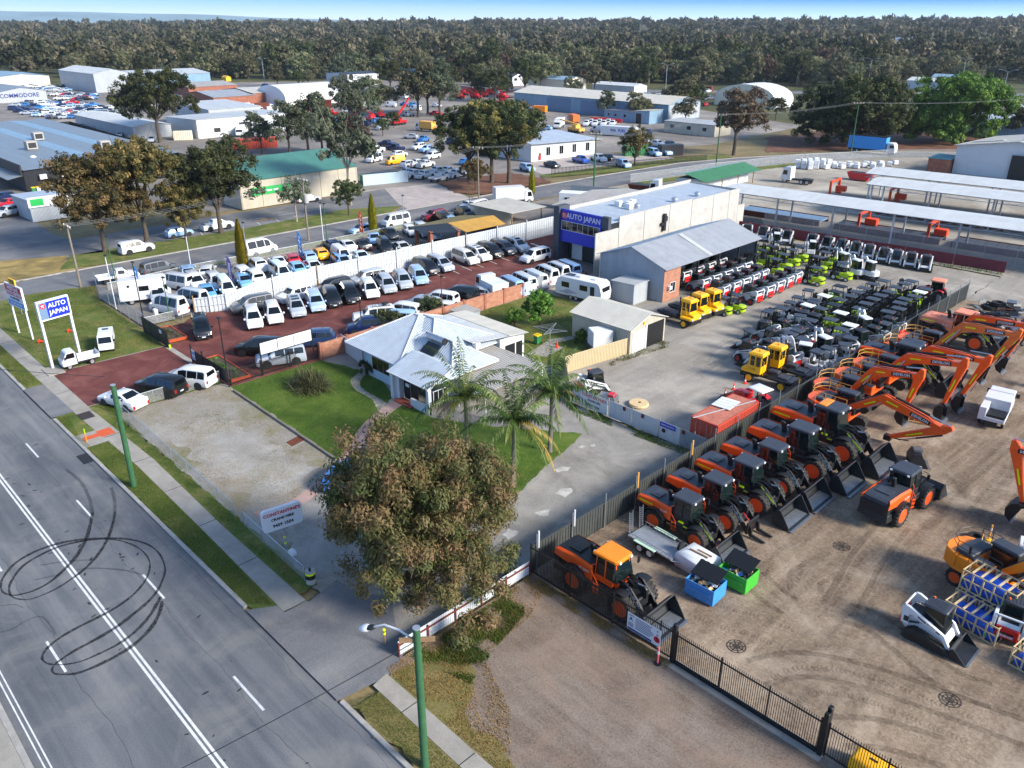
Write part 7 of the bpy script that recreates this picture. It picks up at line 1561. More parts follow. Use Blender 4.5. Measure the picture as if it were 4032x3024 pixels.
crate((-4.75,41.4,YZ),R_(-8),'timber crate at the very edge of the yard beyond the red loader',2.9,1.5,1.2)
r=root('service_truck',(-14.7,72.0,YZ),R_(97));b=mb('white');b.prism([(2.7,.45),(2.75,1.1),(2.6,1.4),(2.25,2.1),(2.05,2.25),(1.15,2.2),(1.1,.45)],-.95,.95);b.bd('cab',r,30,.05);mb('glass').quad((2.62,-.82,1.42),(2.62,.82,1.42),(2.32,.78,2.02),(2.32,-.78,2.02)).bd('windscreen',r)
for s_ in(-1,1):mb('glass').quad((1.3,s_*.957,1.4),(2.45,s_*.957,1.4),(2.2,s_*.957,2.0),(1.3,s_*.957,2.0)).bd('side_window',r);mb('black').box(2.4,2.5,min(s_*.97,s_*1.25),max(s_*.97,s_*1.25),1.4,1.75).bd('mirror',r)
b=mb('white');b.loft([[(1.0,y,.8)for y in(-1.0,1.0)]+[(1.0,1.0,2.2),(1.0,-1.0,2.2)],[(-.6,y,.8)for y in(-1.0,1.0)]+[(-.6,1.0,2.1),(-.6,-1.0,2.1)]]);b.box(-2.4,-.6,-1.0,1.0,.75,.85);b.box(-2.4,-.62,.45,1.0,.852,1.85);b.box(-2.4,-.62,-1.0,-.95,.852,1.15);b.box(-2.42,-2.37,-.95,.45,.852,1.1);b.bd('service_body',r,30,.03);mb('black').box(-2.2,-.7,-.85,.4,.86,1.25).bd('toolbox',r);mb('sign_red').box(-1.5,.8,1.001,1.012,1.05,1.15).bd('stripe',r);mb('trim').box(-2.3,2.4,-.5,.5,.4,.75).bd('chassis',r)
for x in(1.8,-1.4):
 for s_ in(-1,1):wheel(r,x,s_*.85,.38)
tag(r,'white service truck with a tray body standing beyond the excavator buckets','truck')
r=root('plant_trailer',(-23.6,36.35,YZ),R_(-3));b=mb('galv');b.box(-1.9,1.6,-.85,.85,.52,.6);b.bd('deck',r,0);b=mb('galv')
for s_ in(-1,1):
 for z in(.62,.9):b.tube([(-1.9,s_*.86,z),(1.6,s_*.86,z)],.03,5)
 for i in range(12):b.tube([(-1.9+i*.3,s_*.86,.62),(-1.75+i*.3,s_*.86,.9)],.018,4)
b.bd('side_rail',r);b=mb('galv')
for y in(-.4,.4):b.tube([(1.6,y*2,.5),(2.9,0,.5)],.045,6)
b.tube([(2.9,0,.5),(3.25,0,.55)],.04);b.tube([(2.75,.1,.9),(2.75,.1,.2)],.035);b.bd('drawbar',r);b=mb('tyre');b.cyl((2.75,.05,.15),(2.75,.15,.15),.13,n=12);b.bd('jockey_wheel',r)
for x in(-.75,.05):
 for s_ in(-1,1):wheel(r,x,s_*1.0,.33,.22,'tyre','white')
M('pale_green','#b6d4bd',.5,0,.1)
for s_ in(-1,1):mb('pale_green').box(-1.2,.5,min(s_*.88,s_*1.18),max(s_*.88,s_*1.18),.7,.76).bd('mudguard',r,30,.02)
for s_ in(-1,1):
 b=mb('bright_steel')
 for y in(-.17,.17):b.tube([(-1.95,s_*.5+y,.6),(-2.05,s_*.5+y,2.2)],.03,5)
 for k in range(9):b.tube([(-1.96-.01*k,s_*.5-.17,.75+.16*k),(-1.96-.01*k,s_*.5+.17,.75+.16*k)],.02,4)
 b.bd('loading_ramp',r)
b=mb('tyre');b.lathe([(.18,-.1),(.32,-.09),(.33,0),(.32,.09),(.18,.1)],(1.45,.3,.98),'x',14);b.use('white').lathe([(.18,-.06),(.05,-.06),(.05,.06),(.18,.06)],(1.45,.3,.98),'x',12);b.bd('spare_wheel',r)
tag(r,'galvanised tandem-axle plant trailer with raised ramps beside the first loader','trailer')
def bin_(loc,rz,lab,mt,junk):
 r=root('skip_bin',loc,rz);b=mb(mt);L,W,H=1.9,1.5,1.15
 b.add([(0,0,.1),(L,0,.1),(L,W,.1),(0,W,.1)],[(0,1,2,3)])
 b.box(0,L,0,.05,.102,H);b.box(0,L,W-.05,W,.102,H);b.box(0,.05,.05,W-.05,.102,H);b.box(L-.05,L,.05,W-.05,.102,H)
 b.box(.2,L-.2,-.06,0,.6,.8);b.bd('body',r,30,.01)
 b=mb('black');n=12;rings=[]
 a=R_(18)
 for i in range(n):x=.0+L*.95*i/(n-1);rings.append([(x,W*.35,H+.15+(.05 if i%2 else 0)),(x,W*1.1,H+.5+(.05 if i%2 else 0)),(x,W*1.1,H+.47),(x,W*.35,H+.12)])
 b.loft(rings);b.bd('lid',r)
 rs=np.random.default_rng(junk)
 b=MB()
 for i in range(46):
  b.use(['black','cement','crate_wood','plastic','tarp_blue','iron','timber'][rs.integers(0,7)]);b.T=Tr((rs.uniform(.25,L-.25),rs.uniform(.2,W-.2),rs.uniform(.75,1.12)))@Ro(rs.random()*6,4,'Z')@Ro(rs.random()*1.5,4,'X');s_=rs.uniform(.05,.18);b.box(-s_,s_,-s_*.7,s_*.7,-s_*.5,s_*.5)
 b.T=None
 if junk==5:b.use('plastic').ball((1.3,.9,1.15),.3,10,(1.2,1,.6))
 b.bd('rubbish_contents',r)
 for x in(.2,L-.2):
  for y in(.2,W-.2):mb('black').cyl((x-.03,y,.09),(x+.03,y,.09),.09,n=10).bd('caster',r)
 return tag(r,lab,'bin')
bin_((-20.05,33.95,YZ),R_(2),'blue skip bin with a propped black lid beside the green one','bluebin',5);bin_((-19.3,36.3,YZ),R_(0),'green skip bin with a propped black lid behind the blue one','greenbin',8)
r=root('bulk_bag',(-20.9,36.6,YZ));b=mb('plastic');b.loft([[(x*s_,y*s_,z)for x,y in((-1.2,-.8),(.9,-1.0),(1.2,.8),(-1.0,1.0))]for s_,z in((1,0),(1.03,.6),(.96,1.0),(.5,1.12))]);b.bd('sack',r,60,.06);b=mb('timber');b.box(-.6,.7,-.1,0,1.12,1.2);b.box(-.2,.8,.2,.3,1.1,1.17);b.bd('offcut',r);tag(r,'white sheeted bulk bag with timber offcuts on top beside the bins','bag')
def bollard(loc,lab,mt='cone_orange',h=1.1,base='black'):
 r=root('bollard',loc);mb(base).lathe([(.2,0),(.2,.05),(.1,.08)],n=12).bd('base',r);mb(mt).cyl((0,0,.06),(0,0,h),.055,.05,8).bd('post',r);mb('plastic').cyl((0,0,h*.6),(0,0,h*.78),.058,n=8).bd('reflective_band',r);return tag(r,lab,'bollard')
bollard((-20.6,38.2,YZ),'orange bollard with a white band beside the bulk bag');bollard((-17.75,28.2,YZ),'faded pink bollard in front of the white site sign','pink')
for p,lab in(((-9.3,51.2),'yellow chain bollard beside the amber excavator'),((-9.2,52.75),'yellow chain bollard next to the loose tyre')):
 bollard((*p,YZ),lab,'amber',1.15,'yellow')
o=mb('tyre').lathe([(.28,0),(.5,.02),(.56,.14),(.5,.26),(.28,.28),(.3,.14),(.28,0)],(0,0,0),'z',20).bd('loose_tyre',None,40);o.location=(-9.8,52.2,YZ);tag(o,'loose black tyre lying by the yellow chain bollards','tyre')
r=root('post_marker',(-28.95,18.75,.1));b=mb('timber');b.cyl((0,0,0),(0,0,.75),.04);b.bd('stake',r);b=mb('hivis');b.cyl((0,0,.75),(0,0,.92),.075);b.cyl((0,0,1.0),(0,0,1.1),.075);b.use('black').cyl((0,0,.92),(0,0,1.0),.076);b.bd('reflector',r);tag(r,'short stake with yellow and black reflector under the gum tree','marker')
r=root('post_marker',Q(4,565,1212));r.location.z=.13;mb('amber_orange').cyl((0,0,0),(0,0,.75),.045).bd('stake',r);mb('lime').cyl((0,0,.75),(0,0,1.15),.046).bd('sleeve',r);tag(r,'orange and green marker post on the footpath by the terracotta strip','marker')
r=root('power_cabinet',(-6.9,29.4,YZ));b=mb('yellow');b.loft([[(x,y,z)for x,y in((-.9,-.55),(.9,-.55),(.9,.55),(-.9,.55))]for z in(0,.8)]+[[(-.75,-.4,.92),(.75,-.4,.92),(.75,.4,.92),(-.75,.4,.92)]]);b.bd('cover',r,30,.03);mb('black').box(-.2,.15,-.05,.05,.92,.95).bd('handle',r);tag(r,'yellow lidded cabinet behind the picket fence past the sliding gate','cabinet')
for i,(x,y)in enumerate(((-6.0,36.6),(-15.5,32.3),(-15.6,45.2))):
 b=mb('grate')
 for k in range(4):a=pi*k/4;b.T=Tr((x,y,.112+.002*k))@Ro(a,4,'Z');b.box(-.5,.5,-.02,.02,0,.004)
 b.T=None;[b.lathe([(q-.04,.02),(q,.02)],(x,y,.1),n=24,cap=False)for q in(.52,.36,.2)]
 struct(b.bd('yard_drain',None,0))
r=root('spare_bucket',(-16.4,59.6,YZ),R_(30));b=mb('iron');b.prism([(-.6,.0),(.7,.0),(.7,.06),(-.4,.1),(-.55,.5),(-.35,.95),(.1,1.05),(.1,1.12),(-.45,1.05),(-.68,.5)],-.75,.75)
for s_ in(-1,1):b.prism([(-.6,.0),(.65,.03),(.1,1.1),(-.42,1.03),(-.65,.5)],s_*.75-.02,s_*.75+.02)
b.bd('shell',r);b=mb('steel');b.box(-.4,.2,-.3,.3,1.12,1.3);b.bd('mounting_ear',r)
b=mb('steel')
for i in range(5):b.box(.7,.9,-.7+.32*i,-.58+.32*i,.0,.06)
b.bd('digging_tooth',r);tag(r,'spare digging bucket lying beside the lone wheel loader','bucket')
r=root('guard_frame',(-19.2,67.0,YZ),R_(20));b=mb('amber')
for y in(-.5,.5):b.tube([(-1,y,.15),(1.2,y,.15)],.05);b.tube([(-1,y,.6),(1.0,y,.45)],.05)
for i in range(6):b.tube([(-1+.4*i,-.5,.15),(-1+.4*i,.5,.15)],.035);b.tube([(-1+.4*i,.5,.15),(-.9+.36*i,.5,.6)],.03)
b.bd('rail_frame',r);tag(r,'yellow welded guard frame lying between the excavator buckets','frame')
rs=np.random.default_rng(11);b=MB()
for i in range(240):
 b.use(['iron','rust','black','tyre','steel','cement'][rs.integers(0,6)]);x=rs.uniform(-26,-10);y=rs.uniform(92,104);hgt=1.1*math.exp(-((x+21)/5)**2)+.25;b.T=Tr((x,y,.1+rs.random()*hgt))@Ro(rs.random()*6,4,'Z')@Ro(rs.normal()*.6,4,'X');q=rs.uniform(.1,.5)
 if rs.random()<.3:b.cyl((-q*2,0,0),(q*2,0,0),.05+.1*rs.random(),n=6)
 else:b.box(-q,q,-q*.6,q*.6,-q*.25,q*.3)
b.T=None;stuff(b.bd('scrap_debris',None,30))
for i,(x,y,z)in enumerate(((-24.5,103,.1),(-23.8,103.4,.6),(-22.5,104.6,.1))):
 o=mb('tyre').lathe([(.4,0),(.75,.03),(.82,.25),(.75,.47),(.4,.5),(.42,.25),(.4,0)],(0,0,0),'z',18).bd('loader_tyre',None,40);o.location=(x,y,z);tag(o,['big black tyre under another at the scrap heap','big black tyre lying on top of another at the scrap heap','big black tyre lying alone behind the scrap heap'][i],'tyre')
o=put(CAN,(-13.0,82.5,YZ),R_(40),'small dark machine with its arm out beyond the excavators','mini loader')
# ---- second yard: behind the steel fence
r=root('shipping_container',(-30.35,49.6,YZ));b=mb('cont_red');L,W,H=6.06,2.44,2.59
b.T=Ro(pi/2,4,'Z');n=26
for s_ in(0,-W):
 rings=[[],[]]
 for i in range(n):
  for f,h in((0,0),(.3,0),(.45,1),(.85,1)):x=.1+(L-.2)*(i+f)/n;rings[0].append((x,s_+(-.04*h if s_ else.04*h)*-1,.15));rings[1].append((x,s_+(-.04*h if s_ else.04*h)*-1,H-.1))
 b.loft(rings,False,False)
for x in(0,L-.12):b.box(x,x+.12,-W,-W+.12,0,H);b.box(x,x+.12,-.12,0,0,H)
for z in(0,H-.12):b.box(.12,L-.12,-W,-W+.1,z,z+.12);b.box(.12,L-.12,-.1,0,z,z+.12);b.box(0,.1,-W+.12,-.12,z,z+.12);b.box(L-.1,L,-W+.12,-.12,z,z+.12)
b.box(.03,.08,-W+.1,-.1,.12,H-.12);b.box(L-.08,L-.03,-W+.1,-.1,.12,H-.12);b.T=None;b.bd('wall',r,0)
b=mb('cont_top');b.T=Ro(pi/2,4,'Z')
rings=[[],[]]
for i in range(n):
 for f,h in((0,0),(.4,0),(.5,1),(.9,1)):x=.1+(L-.2)*(i+f)/n;rings[0].append((x,-W+.05,H-.03+.03*h));rings[1].append((x,-.05,H-.03+.03*h))
b.loft(rings,False,False);b.T=None;b.bd('roof',r,0)
b=mb('galv')
for x in(.5,.9,1.5,1.95):b.cyl((x,-.03,.15),(x,-.03,2.4),.02,n=6)
b.bd('locking_bar',r);tag(r,'rusty red shipping container against the charcoal fence','container')
o=mb('plastic');o.T=Ro(.1,4,'Z')
for i in range(4):o.box(-.8,.8,-1.0+.5*i,-.55+.5*i,.0,.06)
o.T=None;o=o.bd('roofing_sheet',None,0);o.location=(-29.6,53.4,2.76);tag(o,'white sheets of roofing lying on the red container','sheet')
o=mb('galv').tube([(-30.0,49.3,2.78),(-28.2,55.6,2.78)],.05,6).bd('steel_pipe',None);tag(o,'long pale pipe laid across the red container roof','pipe')
put(TRC,(-30.2,58.6,YZ),R_(170),'red tractor with a white canopy between the container and the yellow tractors','tractor');put(TRB,(-30.6,101.3,YZ),R_(190),'red tractor with a pale cab at the far end of the steel fence','tractor')
for x,y,l in((-33.5,63.5,'traffic cone closest to the yellow yard tractors'),(-33.5,61.5,'traffic cone between the other two by the red tractor'),(-33.4,59.9,'traffic cone nearest the red tractor bucket')):
 r=root('traffic_cone',(x,y,YZ));mb('cone_orange').box(-.18,.18,-.18,.18,0,.04).bd('base',r);b=mb('cone_orange');b.lathe([(.14,.04),(.09,.25)],n=12);b.lathe([(.065,.4),(.03,.7),(.001,.7)],n=12);b.bd('body',r);mb('plastic').lathe([(.091,.25),(.066,.4)],n=12).bd('reflective_band',r);tag(r,l,'traffic cone','traffic cones')
o=put(YT,(-31.9,65.0,YZ),R_(182),'yellow yard tractor nearest the steel fence, long dark chassis behind','yard tractor','yellow yard tractors');o=put(YT,(-31.5,67.7,YZ),R_(182),'yellow yard tractor just behind another, close to the tracked loader','yard tractor','yellow yard tractors')
for(x,y,l)in((-47.6,72.9,'yellow yard tractor nearest the cream garage, striped bumper'),(-47.9,75.4,'yellow yard tractor in the middle of three by the workshop'),(-47.6,77.6,'yellow yard tractor closest to the green forklifts')):put(YT,(x,y,YZ),R_(-6),l,'yard tractor','yellow yard tractors')
cnt={}
def many(P_,pts,rz,fmt,cat,group,sc=1.1):
 for i,p in enumerate(pts):put(P_,(p[0],p[1],YZ),R_(rz+rnd.uniform(-4,4)),fmt%nth(i),cat,group,sc)
put(FORK,(-45.9,79.0,YZ),R_(175),'lime forklift closest to the yellow yard tractors','forklift','lime forklifts');put(FORK,(-45.2,80.8,YZ),R_(175),'lime forklift next to the first red-backed loader','forklift','lime forklifts')
g='red-backed skid steer loaders by the workshop'
many(SK_W,[(-45.9,85.0),(-45.9,87.6),(-46.0,90.2),(-46.1,92.6),(-46.2,95.0)],178,'white skid steer with a red rear door, %s along the lane from the lime forklifts','skid steer loader',g)
many(SK_W,[(-49.6,83.5),(-49.6,86.0),(-49.6,88.3),(-49.7,90.6),(-49.8,93.0)],178,'red-backed white skid steer, %s of the middle row beside the workshop','skid steer loader',g)
many(SK_W,[(-53.0,84.5),(-53.0,87.0),(-53.0,89.6),(-53.0,92.2),(-53.2,94.8)],178,'red-backed white skid steer, %s at the open side of the workshop','skid steer loader',g)
many(SK_W,[(-56.5,85.5),(-56.6,88.4),(-56.6,91.2),(-56.6,94)],178,'skid steer %s in the shade under the workshop roof','skid steer loader',g)
g='lime forklifts beyond the skid steers'
many(FORK,[(-43.9,97.5),(-42.3,102.0),(-46.0,102.5)],176,'lime forklift at the end of the lane, %s going away','forklift',g)
many(FORK,[(-49.5,97.4),(-49.9,100.4),(-50.3,103.4),(-50.5,106.2)],176,'lime forklift %s in the column past the workshop corner','forklift',g)
many(FORKK,[(-52.8,97.5),(-53.0,100.2),(-53.2,103),(-53.4,105.6)],176,'black-roofed lime forklift %s in the second column past the workshop','forklift',g)
many(FORK,[(-56.2,100.0),(-56.4,103.0),(-56.4,106)],176,'lime forklift %s in the third column, nearest the tall concrete wall','forklift',g)
many(FORK,[(-46.5,105.4),(-46.7,107.8)],176,'lime forklift %s in front of the white compact excavators','forklift',g)
g='white compact excavators'
for x,y,l,rz in((-41.2,104.4,'white compact excavator beside the lime forklift at the lane end',160),(-39.6,104.9,'small white compact excavator on the open gravel',165),(-44.0,106.5,'white compact excavator behind a lime forklift',160)):put(MINI,(x,y,YZ),R_(rz),l,'excavator',g,1.05)
put(MINI,(-50.5,109.6,YZ),R_(-60),'white compact excavator with its arm raised near the tracked loader row','excavator',g);put(MINI,(-56.5,110.3,YZ),R_(-60),'white compact excavator beside the three upper tracked loaders','excavator',g)
g='white tracked loaders along the maroon fence'
many(SK_TN,[(-52.6,114.3),(-50.3,114.4),(-48.1,114.4),(-46.0,114.4),(-44.0,114.3),(-41.8,114.0),(-40.0,114.0),(-38.1,114.1),(-36.1,114.1)],-75,'white tracked loader, %s in the row facing out from the maroon fence','tracked loader',g,1.05)
many(SK_TN,[(-60.3,113.6),(-58.3,113.8),(-56.4,113.9)],-72,'white tracked loader, %s of three near the showroom end','tracked loader',g,1.05)
many(SK_TN,[(-63.6,110.5),(-63.2,107.6),(-62.4,112.6)],-60,'white tracked loader %s in the corner behind the workshop','tracked loader',g)
g='forklifts and small machines packed along the steel fence'
cols={-30.2:[86.8,88.7,90.6,92.5,94.4,96.3,98.2],-32.8:[85.6,87.8,90.0,92.0,94.0,96.2,98.4,100.2],-35.3:[84.8,87.1,89.2,91.2,93.3,95.5,97.7],-37.7:[82.6,85.0,87.3,89.6,91.8]}
names={-30.2:'against the steel fence',-32.8:'in the second column from the steel fence',-35.3:'in the third column from the steel fence',-37.7:'in the outer column facing the lane'}
for x,ys_ in cols.items():
 for i,y in enumerate(ys_):
  pr=rnd.choice([FORK,FORKB,FORKD,FORKD,FORKD,FORKK]);col_={FORK:'lime forklift with a grey roof',FORKB:'lime forklift with a white roof',FORKD:'dark forklift',FORKK:'lime forklift with a black roof'}[pr]
  put(pr,(x+rnd.uniform(-.25,.25),y+rnd.uniform(-.15,.15),YZ),R_(rnd.choice((2,2,178))+rnd.uniform(-4,4)),'%s, %s %s'%(col_,nth(i),names[x]),'forklift',g,1.1)
for(pr,x,y,rz,l,c)in[(FORK,-39.4,77.9,100,'lime forklift alone at the lane edge, open black guard','forklift'),(SK_W,-38.0,80.6,170,'white loader beside the lone lime forklift','skid steer loader'),(SK_WB,-36.9,76.4,175,'white loader with its cab facing the lane','skid steer loader'),(SK_TN,-36.4,73.0,172,'tracked loader behind the open canopy machine','tracked loader'),(SK_T,-34.6,65.8+1.6,170,'white tracked loader at the lane corner beside the yellow tractors','tracked loader'),(SK_TN,-35.0,70.0,172,'white tracked loader second from the lane corner','tracked loader'),(CAN,-37.4,70.6,170,'open canopy machine at the lane corner','mini loader'),(CAN,-34.0,72.8,0,'open canopy machine with ribbed dark roof, first of a pair','mini loader'),(CAN,-34.0,74.2,0,'open canopy machine with ribbed dark roof, second of a pair','mini loader'),(CAN,-36.0,78.6,20,'open canopy machine beside the lone lime forklift','mini loader'),(CAN,-38.9,82.0,10,'open canopy machine at the lane edge','mini loader'),(CAN,-39.2,84.3,10,'open canopy machine further up the lane edge','mini loader'),(CAN,-39.6,87.6,10,'tall canopy machine at the top of the lane edge','mini loader'),(SK_WB,-32.6,76.6,195,'white loader with raised rear arms in mid block','skid steer loader'),(SK_W,-30.4,76.2,160,'red-backed white skid steer near the steel fence','skid steer loader'),(SK_WB,-29.6,79.2,-20,'white and blue loader pressed against the steel fence','skid steer loader'),(MINI,-30.6,82.6,150,'white compact excavator with a lettered raised arm','excavator'),(SK_TN,-29.4,85.2,175,'white loader with a pale cab by the steel fence','skid steer loader'),(CAN,-29.9,70.2,0,'dark canopy machine behind the yellow tractors','mini loader'),(CAN,-29.6,71.8,0,'dark canopy machine close to the steel fence','mini loader'),(MINI,-31.6,71.0,200,'white compact excavator beside the yellow tractor cab','excavator'),(SK_W,-35.2,80.4,0,'white skid steer with a grey cab in mid block','skid steer loader'),(FORK,-33.6,80.0,180,'lime forklift behind the white raised-arm loader','forklift'),(FORKB,-33.4,82.8,0,'lime forklift with a pale roof in mid block','forklift'),(FORK,-36.0,82.6,178,'lime forklift with dark mast in mid block','forklift'),(FORKB,-31.0,79.8,0,'lime forklift beside the lettered excavator arm','forklift'),(CAN,-28.9,74.0,30,'small orange-armed machine by the steel fence','mini loader')]:
 put(pr,(x,y,YZ),R_(rz),l,c,g,1.1)
for i,(pr,x,y,rz,l,c)in enumerate([(FORKD,-38.6,79.6,10,'dark forklift','forklift'),(SK_WB,-36.6,80.6,20,'white skid steer','skid steer loader'),(FORKD,-34.6,78.2,5,'dark forklift','forklift'),(FORKD,-31.4,77.9,180,'dark forklift','forklift'),(SK_WB,-29.4,81.2,175,'white skid steer','skid steer loader'),(MINI,-31.0,74.2,160,'white compact excavator','excavator'),(SK_W,-34.6,75.6,170,'white skid steer','skid steer loader'),(CAN,-29.3,76.0,10,'open canopy machine','mini loader'),(FORKD,-37.2,84.2,0,'dark forklift','forklift'),(SK_WB,-38.2,74.6,190,'white skid steer','skid steer loader'),(SK_TN,-33.0,69.6,172,'white tracked loader','tracked loader'),(FORKD,-32.4,72.4,0,'dark forklift','forklift'),(SK_W,-36.3,68.4,170,'white skid steer','skid steer loader'),(SK_W,-28.9,83.2,90,'white skid steer','skid steer loader')]):put(pr,(x,y,YZ),R_(rz),'%s wedged into the lower half of the packed block, %s of the fillers'%(l,nth(i)),c,g,1.1)
o=put(SK_TN,(-41.9,51.9,YZ),R_(70),'white loader with lifted arms behind the crane hire gates','tracked loader',None,1.1)
b=MB();r=root('pallet_load',(-39.9,51.1,YZ),R_(15));b.use('timber');
for y in(-.5,0,.5):b.box(-.9,.9,y-.06,y+.06,0,.14)
b.bd('pallet',r);b=mb('steel');b.box(-.85,.85,-.5,.5,.14,.75);b.use('skid_red').box(.1,.7,-.4,.3,.75,1.0);b.bd('crated_parts',r,30,.03);tag(r,'pallet of grey and red parts behind the crane hire gates','pallet')
o=mb('crate_wood').lathe([(.2,0),(.85,.02),(.9,.15),(.85,.3),(.2,.32),(.2,0)],(0,0,0),'z',24).bd('cable_drum',None,30);o.location=(-37.6,52.6,YZ);tag(o,'pale yellow drum lying flat behind the crane hire gates','drum')
for pr in(SK_T,SK_TN,SK_W,SK_WB,FORK,FORKB,FORKK,FORKD,MINI,CAN,YT,TRC,TRB):drop(pr)
for v in PROTO.values():drop(v)
PROTO.clear()
# ---- house garden things
r=root('caravan',(-60.6,71.6,.1),R_(8));b=mb('plastic');b.prism([(-3.3,.5),(-3.35,1.6),(-3.0,2.5),(-2.4,2.75),(2.6,2.75),(3.0,2.5),(3.3,1.5),(3.2,.5)],-1.15,1.15);b.bd('body',r,30,.05)
for s_ in(-1,1):
 for x0,x1 in((-2.4,-1.3),(.2,1.3)):mb('glass').box(x0,x1,min(s_*1.15,s_*1.17),max(s_*1.15,s_*1.17),1.5,2.15).bd('window',r)
 mb('trim').box(1.7,2.3,min(s_*1.15,s_*1.17),max(s_*1.15,s_*1.17),.7,2.2).bd('door',r);b=mb('sign_deep')
 for i in range(5):b.slab([(-2.6+.25*i,s_*1.156,.85+.1*i),(-1.4+.3*i,s_*1.156,.72+.06*i),(-1.4+.3*i,s_*1.156,.77+.06*i),(-2.6+.25*i,s_*1.156,.9+.1*i)],.01)
 b.bd('decal',r);wheel(r,-.3,s_*1.05,.33);wheel(r,-1.05,s_*1.05,.33)
b=mb('glass');b.box(3.22,3.26,-.8,.8,1.6,2.2);b.bd('window',r);b=mb('white');b.box(-1.0,-.2,-.4,.4,2.75,2.95);b.box(1.3,1.9,-.3,.3,2.75,2.88);b.bd('roof_unit',r);mb('glass').box(-2.4,-1.3,-.5,.5,2.751,2.79).bd('solar_panel',r);b=mb('galv')
for y in(-.5,.5):b.tube([(3.2,y,.5),(4.5,0,.5)],.05)
b.bd('drawbar',r);tag(r,'white caravan with blue swirls on its side in the back garden','caravan')
r=root('cold_trailer',(-48.6,60.6,.1),R_(60));mb('plastic').cb(-1.2,1.0,-.85,.85,.55,2.2,.05).bd('body',r,30);b=mb('iron');b.box(-1.5,1.6,-.9,.9,.42,.55);b.bd('chassis',r)
for s_ in(-1,1):wheel(r,0,s_*.95,.3)
b=mb('galv')
for y in(-.2,.2):b.tube([(1.02,y+.4,.6),(1.25,y+.4,1.7)],.025)
for k in range(5):b.tube([(1.05+.04*k,.2,.7+.2*k),(1.05+.04*k,.6,.7+.2*k)],.02)
b.bd('ladder',r);tag(r,'white box trailer parked against the cream garage wall','trailer')
r=root('clothesline',(-52.8,57.35,.1));b=mb('galv');b.cyl((0,0,0),(0,0,1.9),.04);b.bd('post',r);b=mb('galv')
for k in range(4):a=pi*k/2+.4;b.tube([(0,0,1.5),(1.9*cos(a),1.9*sin(a),1.95)],.025,5);b.tube([(0,0,1.95),(1.9*cos(a),1.9*sin(a),1.95)],.02,5)
b.bd('arm',r);b=mb('pale_wire')
for q in(.6,1.0,1.4,1.8):
 pts=[(q*cos(pi*k/2+.4),q*sin(pi*k/2+.4),1.96)for k in range(5)];b.tube(pts,.008,4)
b.bd('line_wire',r);tag(r,'rotary clothesline on the concrete slab of the back garden','clothesline')
r=root('wheelie_bin',(-54.2,56.9,.1));b=mb('bin_green');b.loft([[(x*s_,y*s_,z)for x,y in((-.3,-.3),(.3,-.3),(.3,.35),(-.3,.35))]for s_,z in((.8,.05),(1,.95))]);b.bd('body',r,30,.03);mb('bin_yellow').cb(-.34,.34,-.36,.4,.95,1.06,.04).bd('lid',r,30);b=mb('black');b.cyl((-.3,.35,.1),(.3,.35,.1),.1,n=10);b.bd('wheel',r);tag(r,'green wheelie bin with a yellow lid by the clothesline','bin')
r=root('garden_shed',(-63.3,54.9,.1));ub('clad_grey').walls([(-1.2,-1.1),(1.2,-1.1),(1.2,1.1),(-1.2,1.1)],0,1.9).bd('wall',r);ub('roof_old').slabface([(-1.3,-1.2,2.0),(1.3,-1.2,1.95),(1.3,1.2,2.05),(-1.3,1.2,2.1)],.06).bd('roof',r);tag(r,'small grey garden shed between the brick wall and the white lean-to roof','shed')
r=root('traffic_cone',(-52.0,57.6,.1));b=mb('cone_orange');b.box(-.18,.18,-.18,.18,0,.04);b.lathe([(.14,.04),(.03,.7),(.0,.7)],n=12);b.bd('body',r);tag(r,'orange cone on the slab under the clothesline','traffic cone')
for nm,pts,l in(('planter_bed',[(-86.0,29.4),(-81.6,29.4),(-81.4,31.2),(-86.0,31.3)],'timber edged raised bed beside the black van at the gate'),('planter_bed',[(-74.2,29.2),(-67.4,29.2),(-67.2,31.0),(-74.2,31.2)],'timber edged garden bed behind the low black mesh fence')):
 r=root(nm,(pts[0][0],pts[0][1],.1));o=Ve((pts[0][0],pts[0][1],0));b=mb('bed_timber');loc=[Ve((*p,0))-o for p in pts]
 for a,c in zip(loc,loc[1:]+loc[:1]):d=(c-a).normalized();n_=Ve((-d.y,d.x,0))*.06;b.loft([[a-n_,a+n_,a+n_+Ve((0,0,.32)),a-n_+Ve((0,0,.32))],[c-n_,c+n_,c+n_+Ve((0,0,.32)),c-n_+Ve((0,0,.32))]])
 b.bd('timber_edge',r,0);b=mb('soil');b.add([p+Ve((0,0,.24))for p in loc],[(0,1,2,3)]);b.bd('soil_fill',r,0)
 rs=np.random.default_rng(len(l));c=np.array([[loc[0].x+rs.uniform(.4,abs(loc[1].x)-.4),rs.uniform(.3,1.4),.3]for _ in range(14)]);V,t=leaves(rs,c,np.full(14,.3),1400,.12,.5);o2=bpy.data.objects.new('foliage',quads_mesh('foliage',V,'bush_leaf' if 'mesh' in l else 'flax_leaf',t));C.objects.link(o2);o2.parent=r;tag(r,l,'garden bed')
b=mb('slate');a=Ve((-65.4,28.45,.1));c=Ve((-47.9,28.05,.1));
r=root('log_edging',a)
for i in range(7):p=(c-a)*(i/7);q=(c-a)*((i+.97)/7);mb('grey_pole').cyl(p+Ve((0,0,.1)),q+Ve((0,0,.1)),.11,n=8).bd('log',r)
tag(r,'row of grey logs edging the green front lawn','edging')
sheet('drain_frame',[tuple(Q(4,*p).xy)for p in((1835,1215),(1935,1160),(1995,1200),(1895,1255))],'path_mat',.1);sheet('drain_grate',[tuple(Q(4,*p).xy)for p in((1852,1215),(1935,1172),(1975,1200),(1893,1242))],'rust',.106)
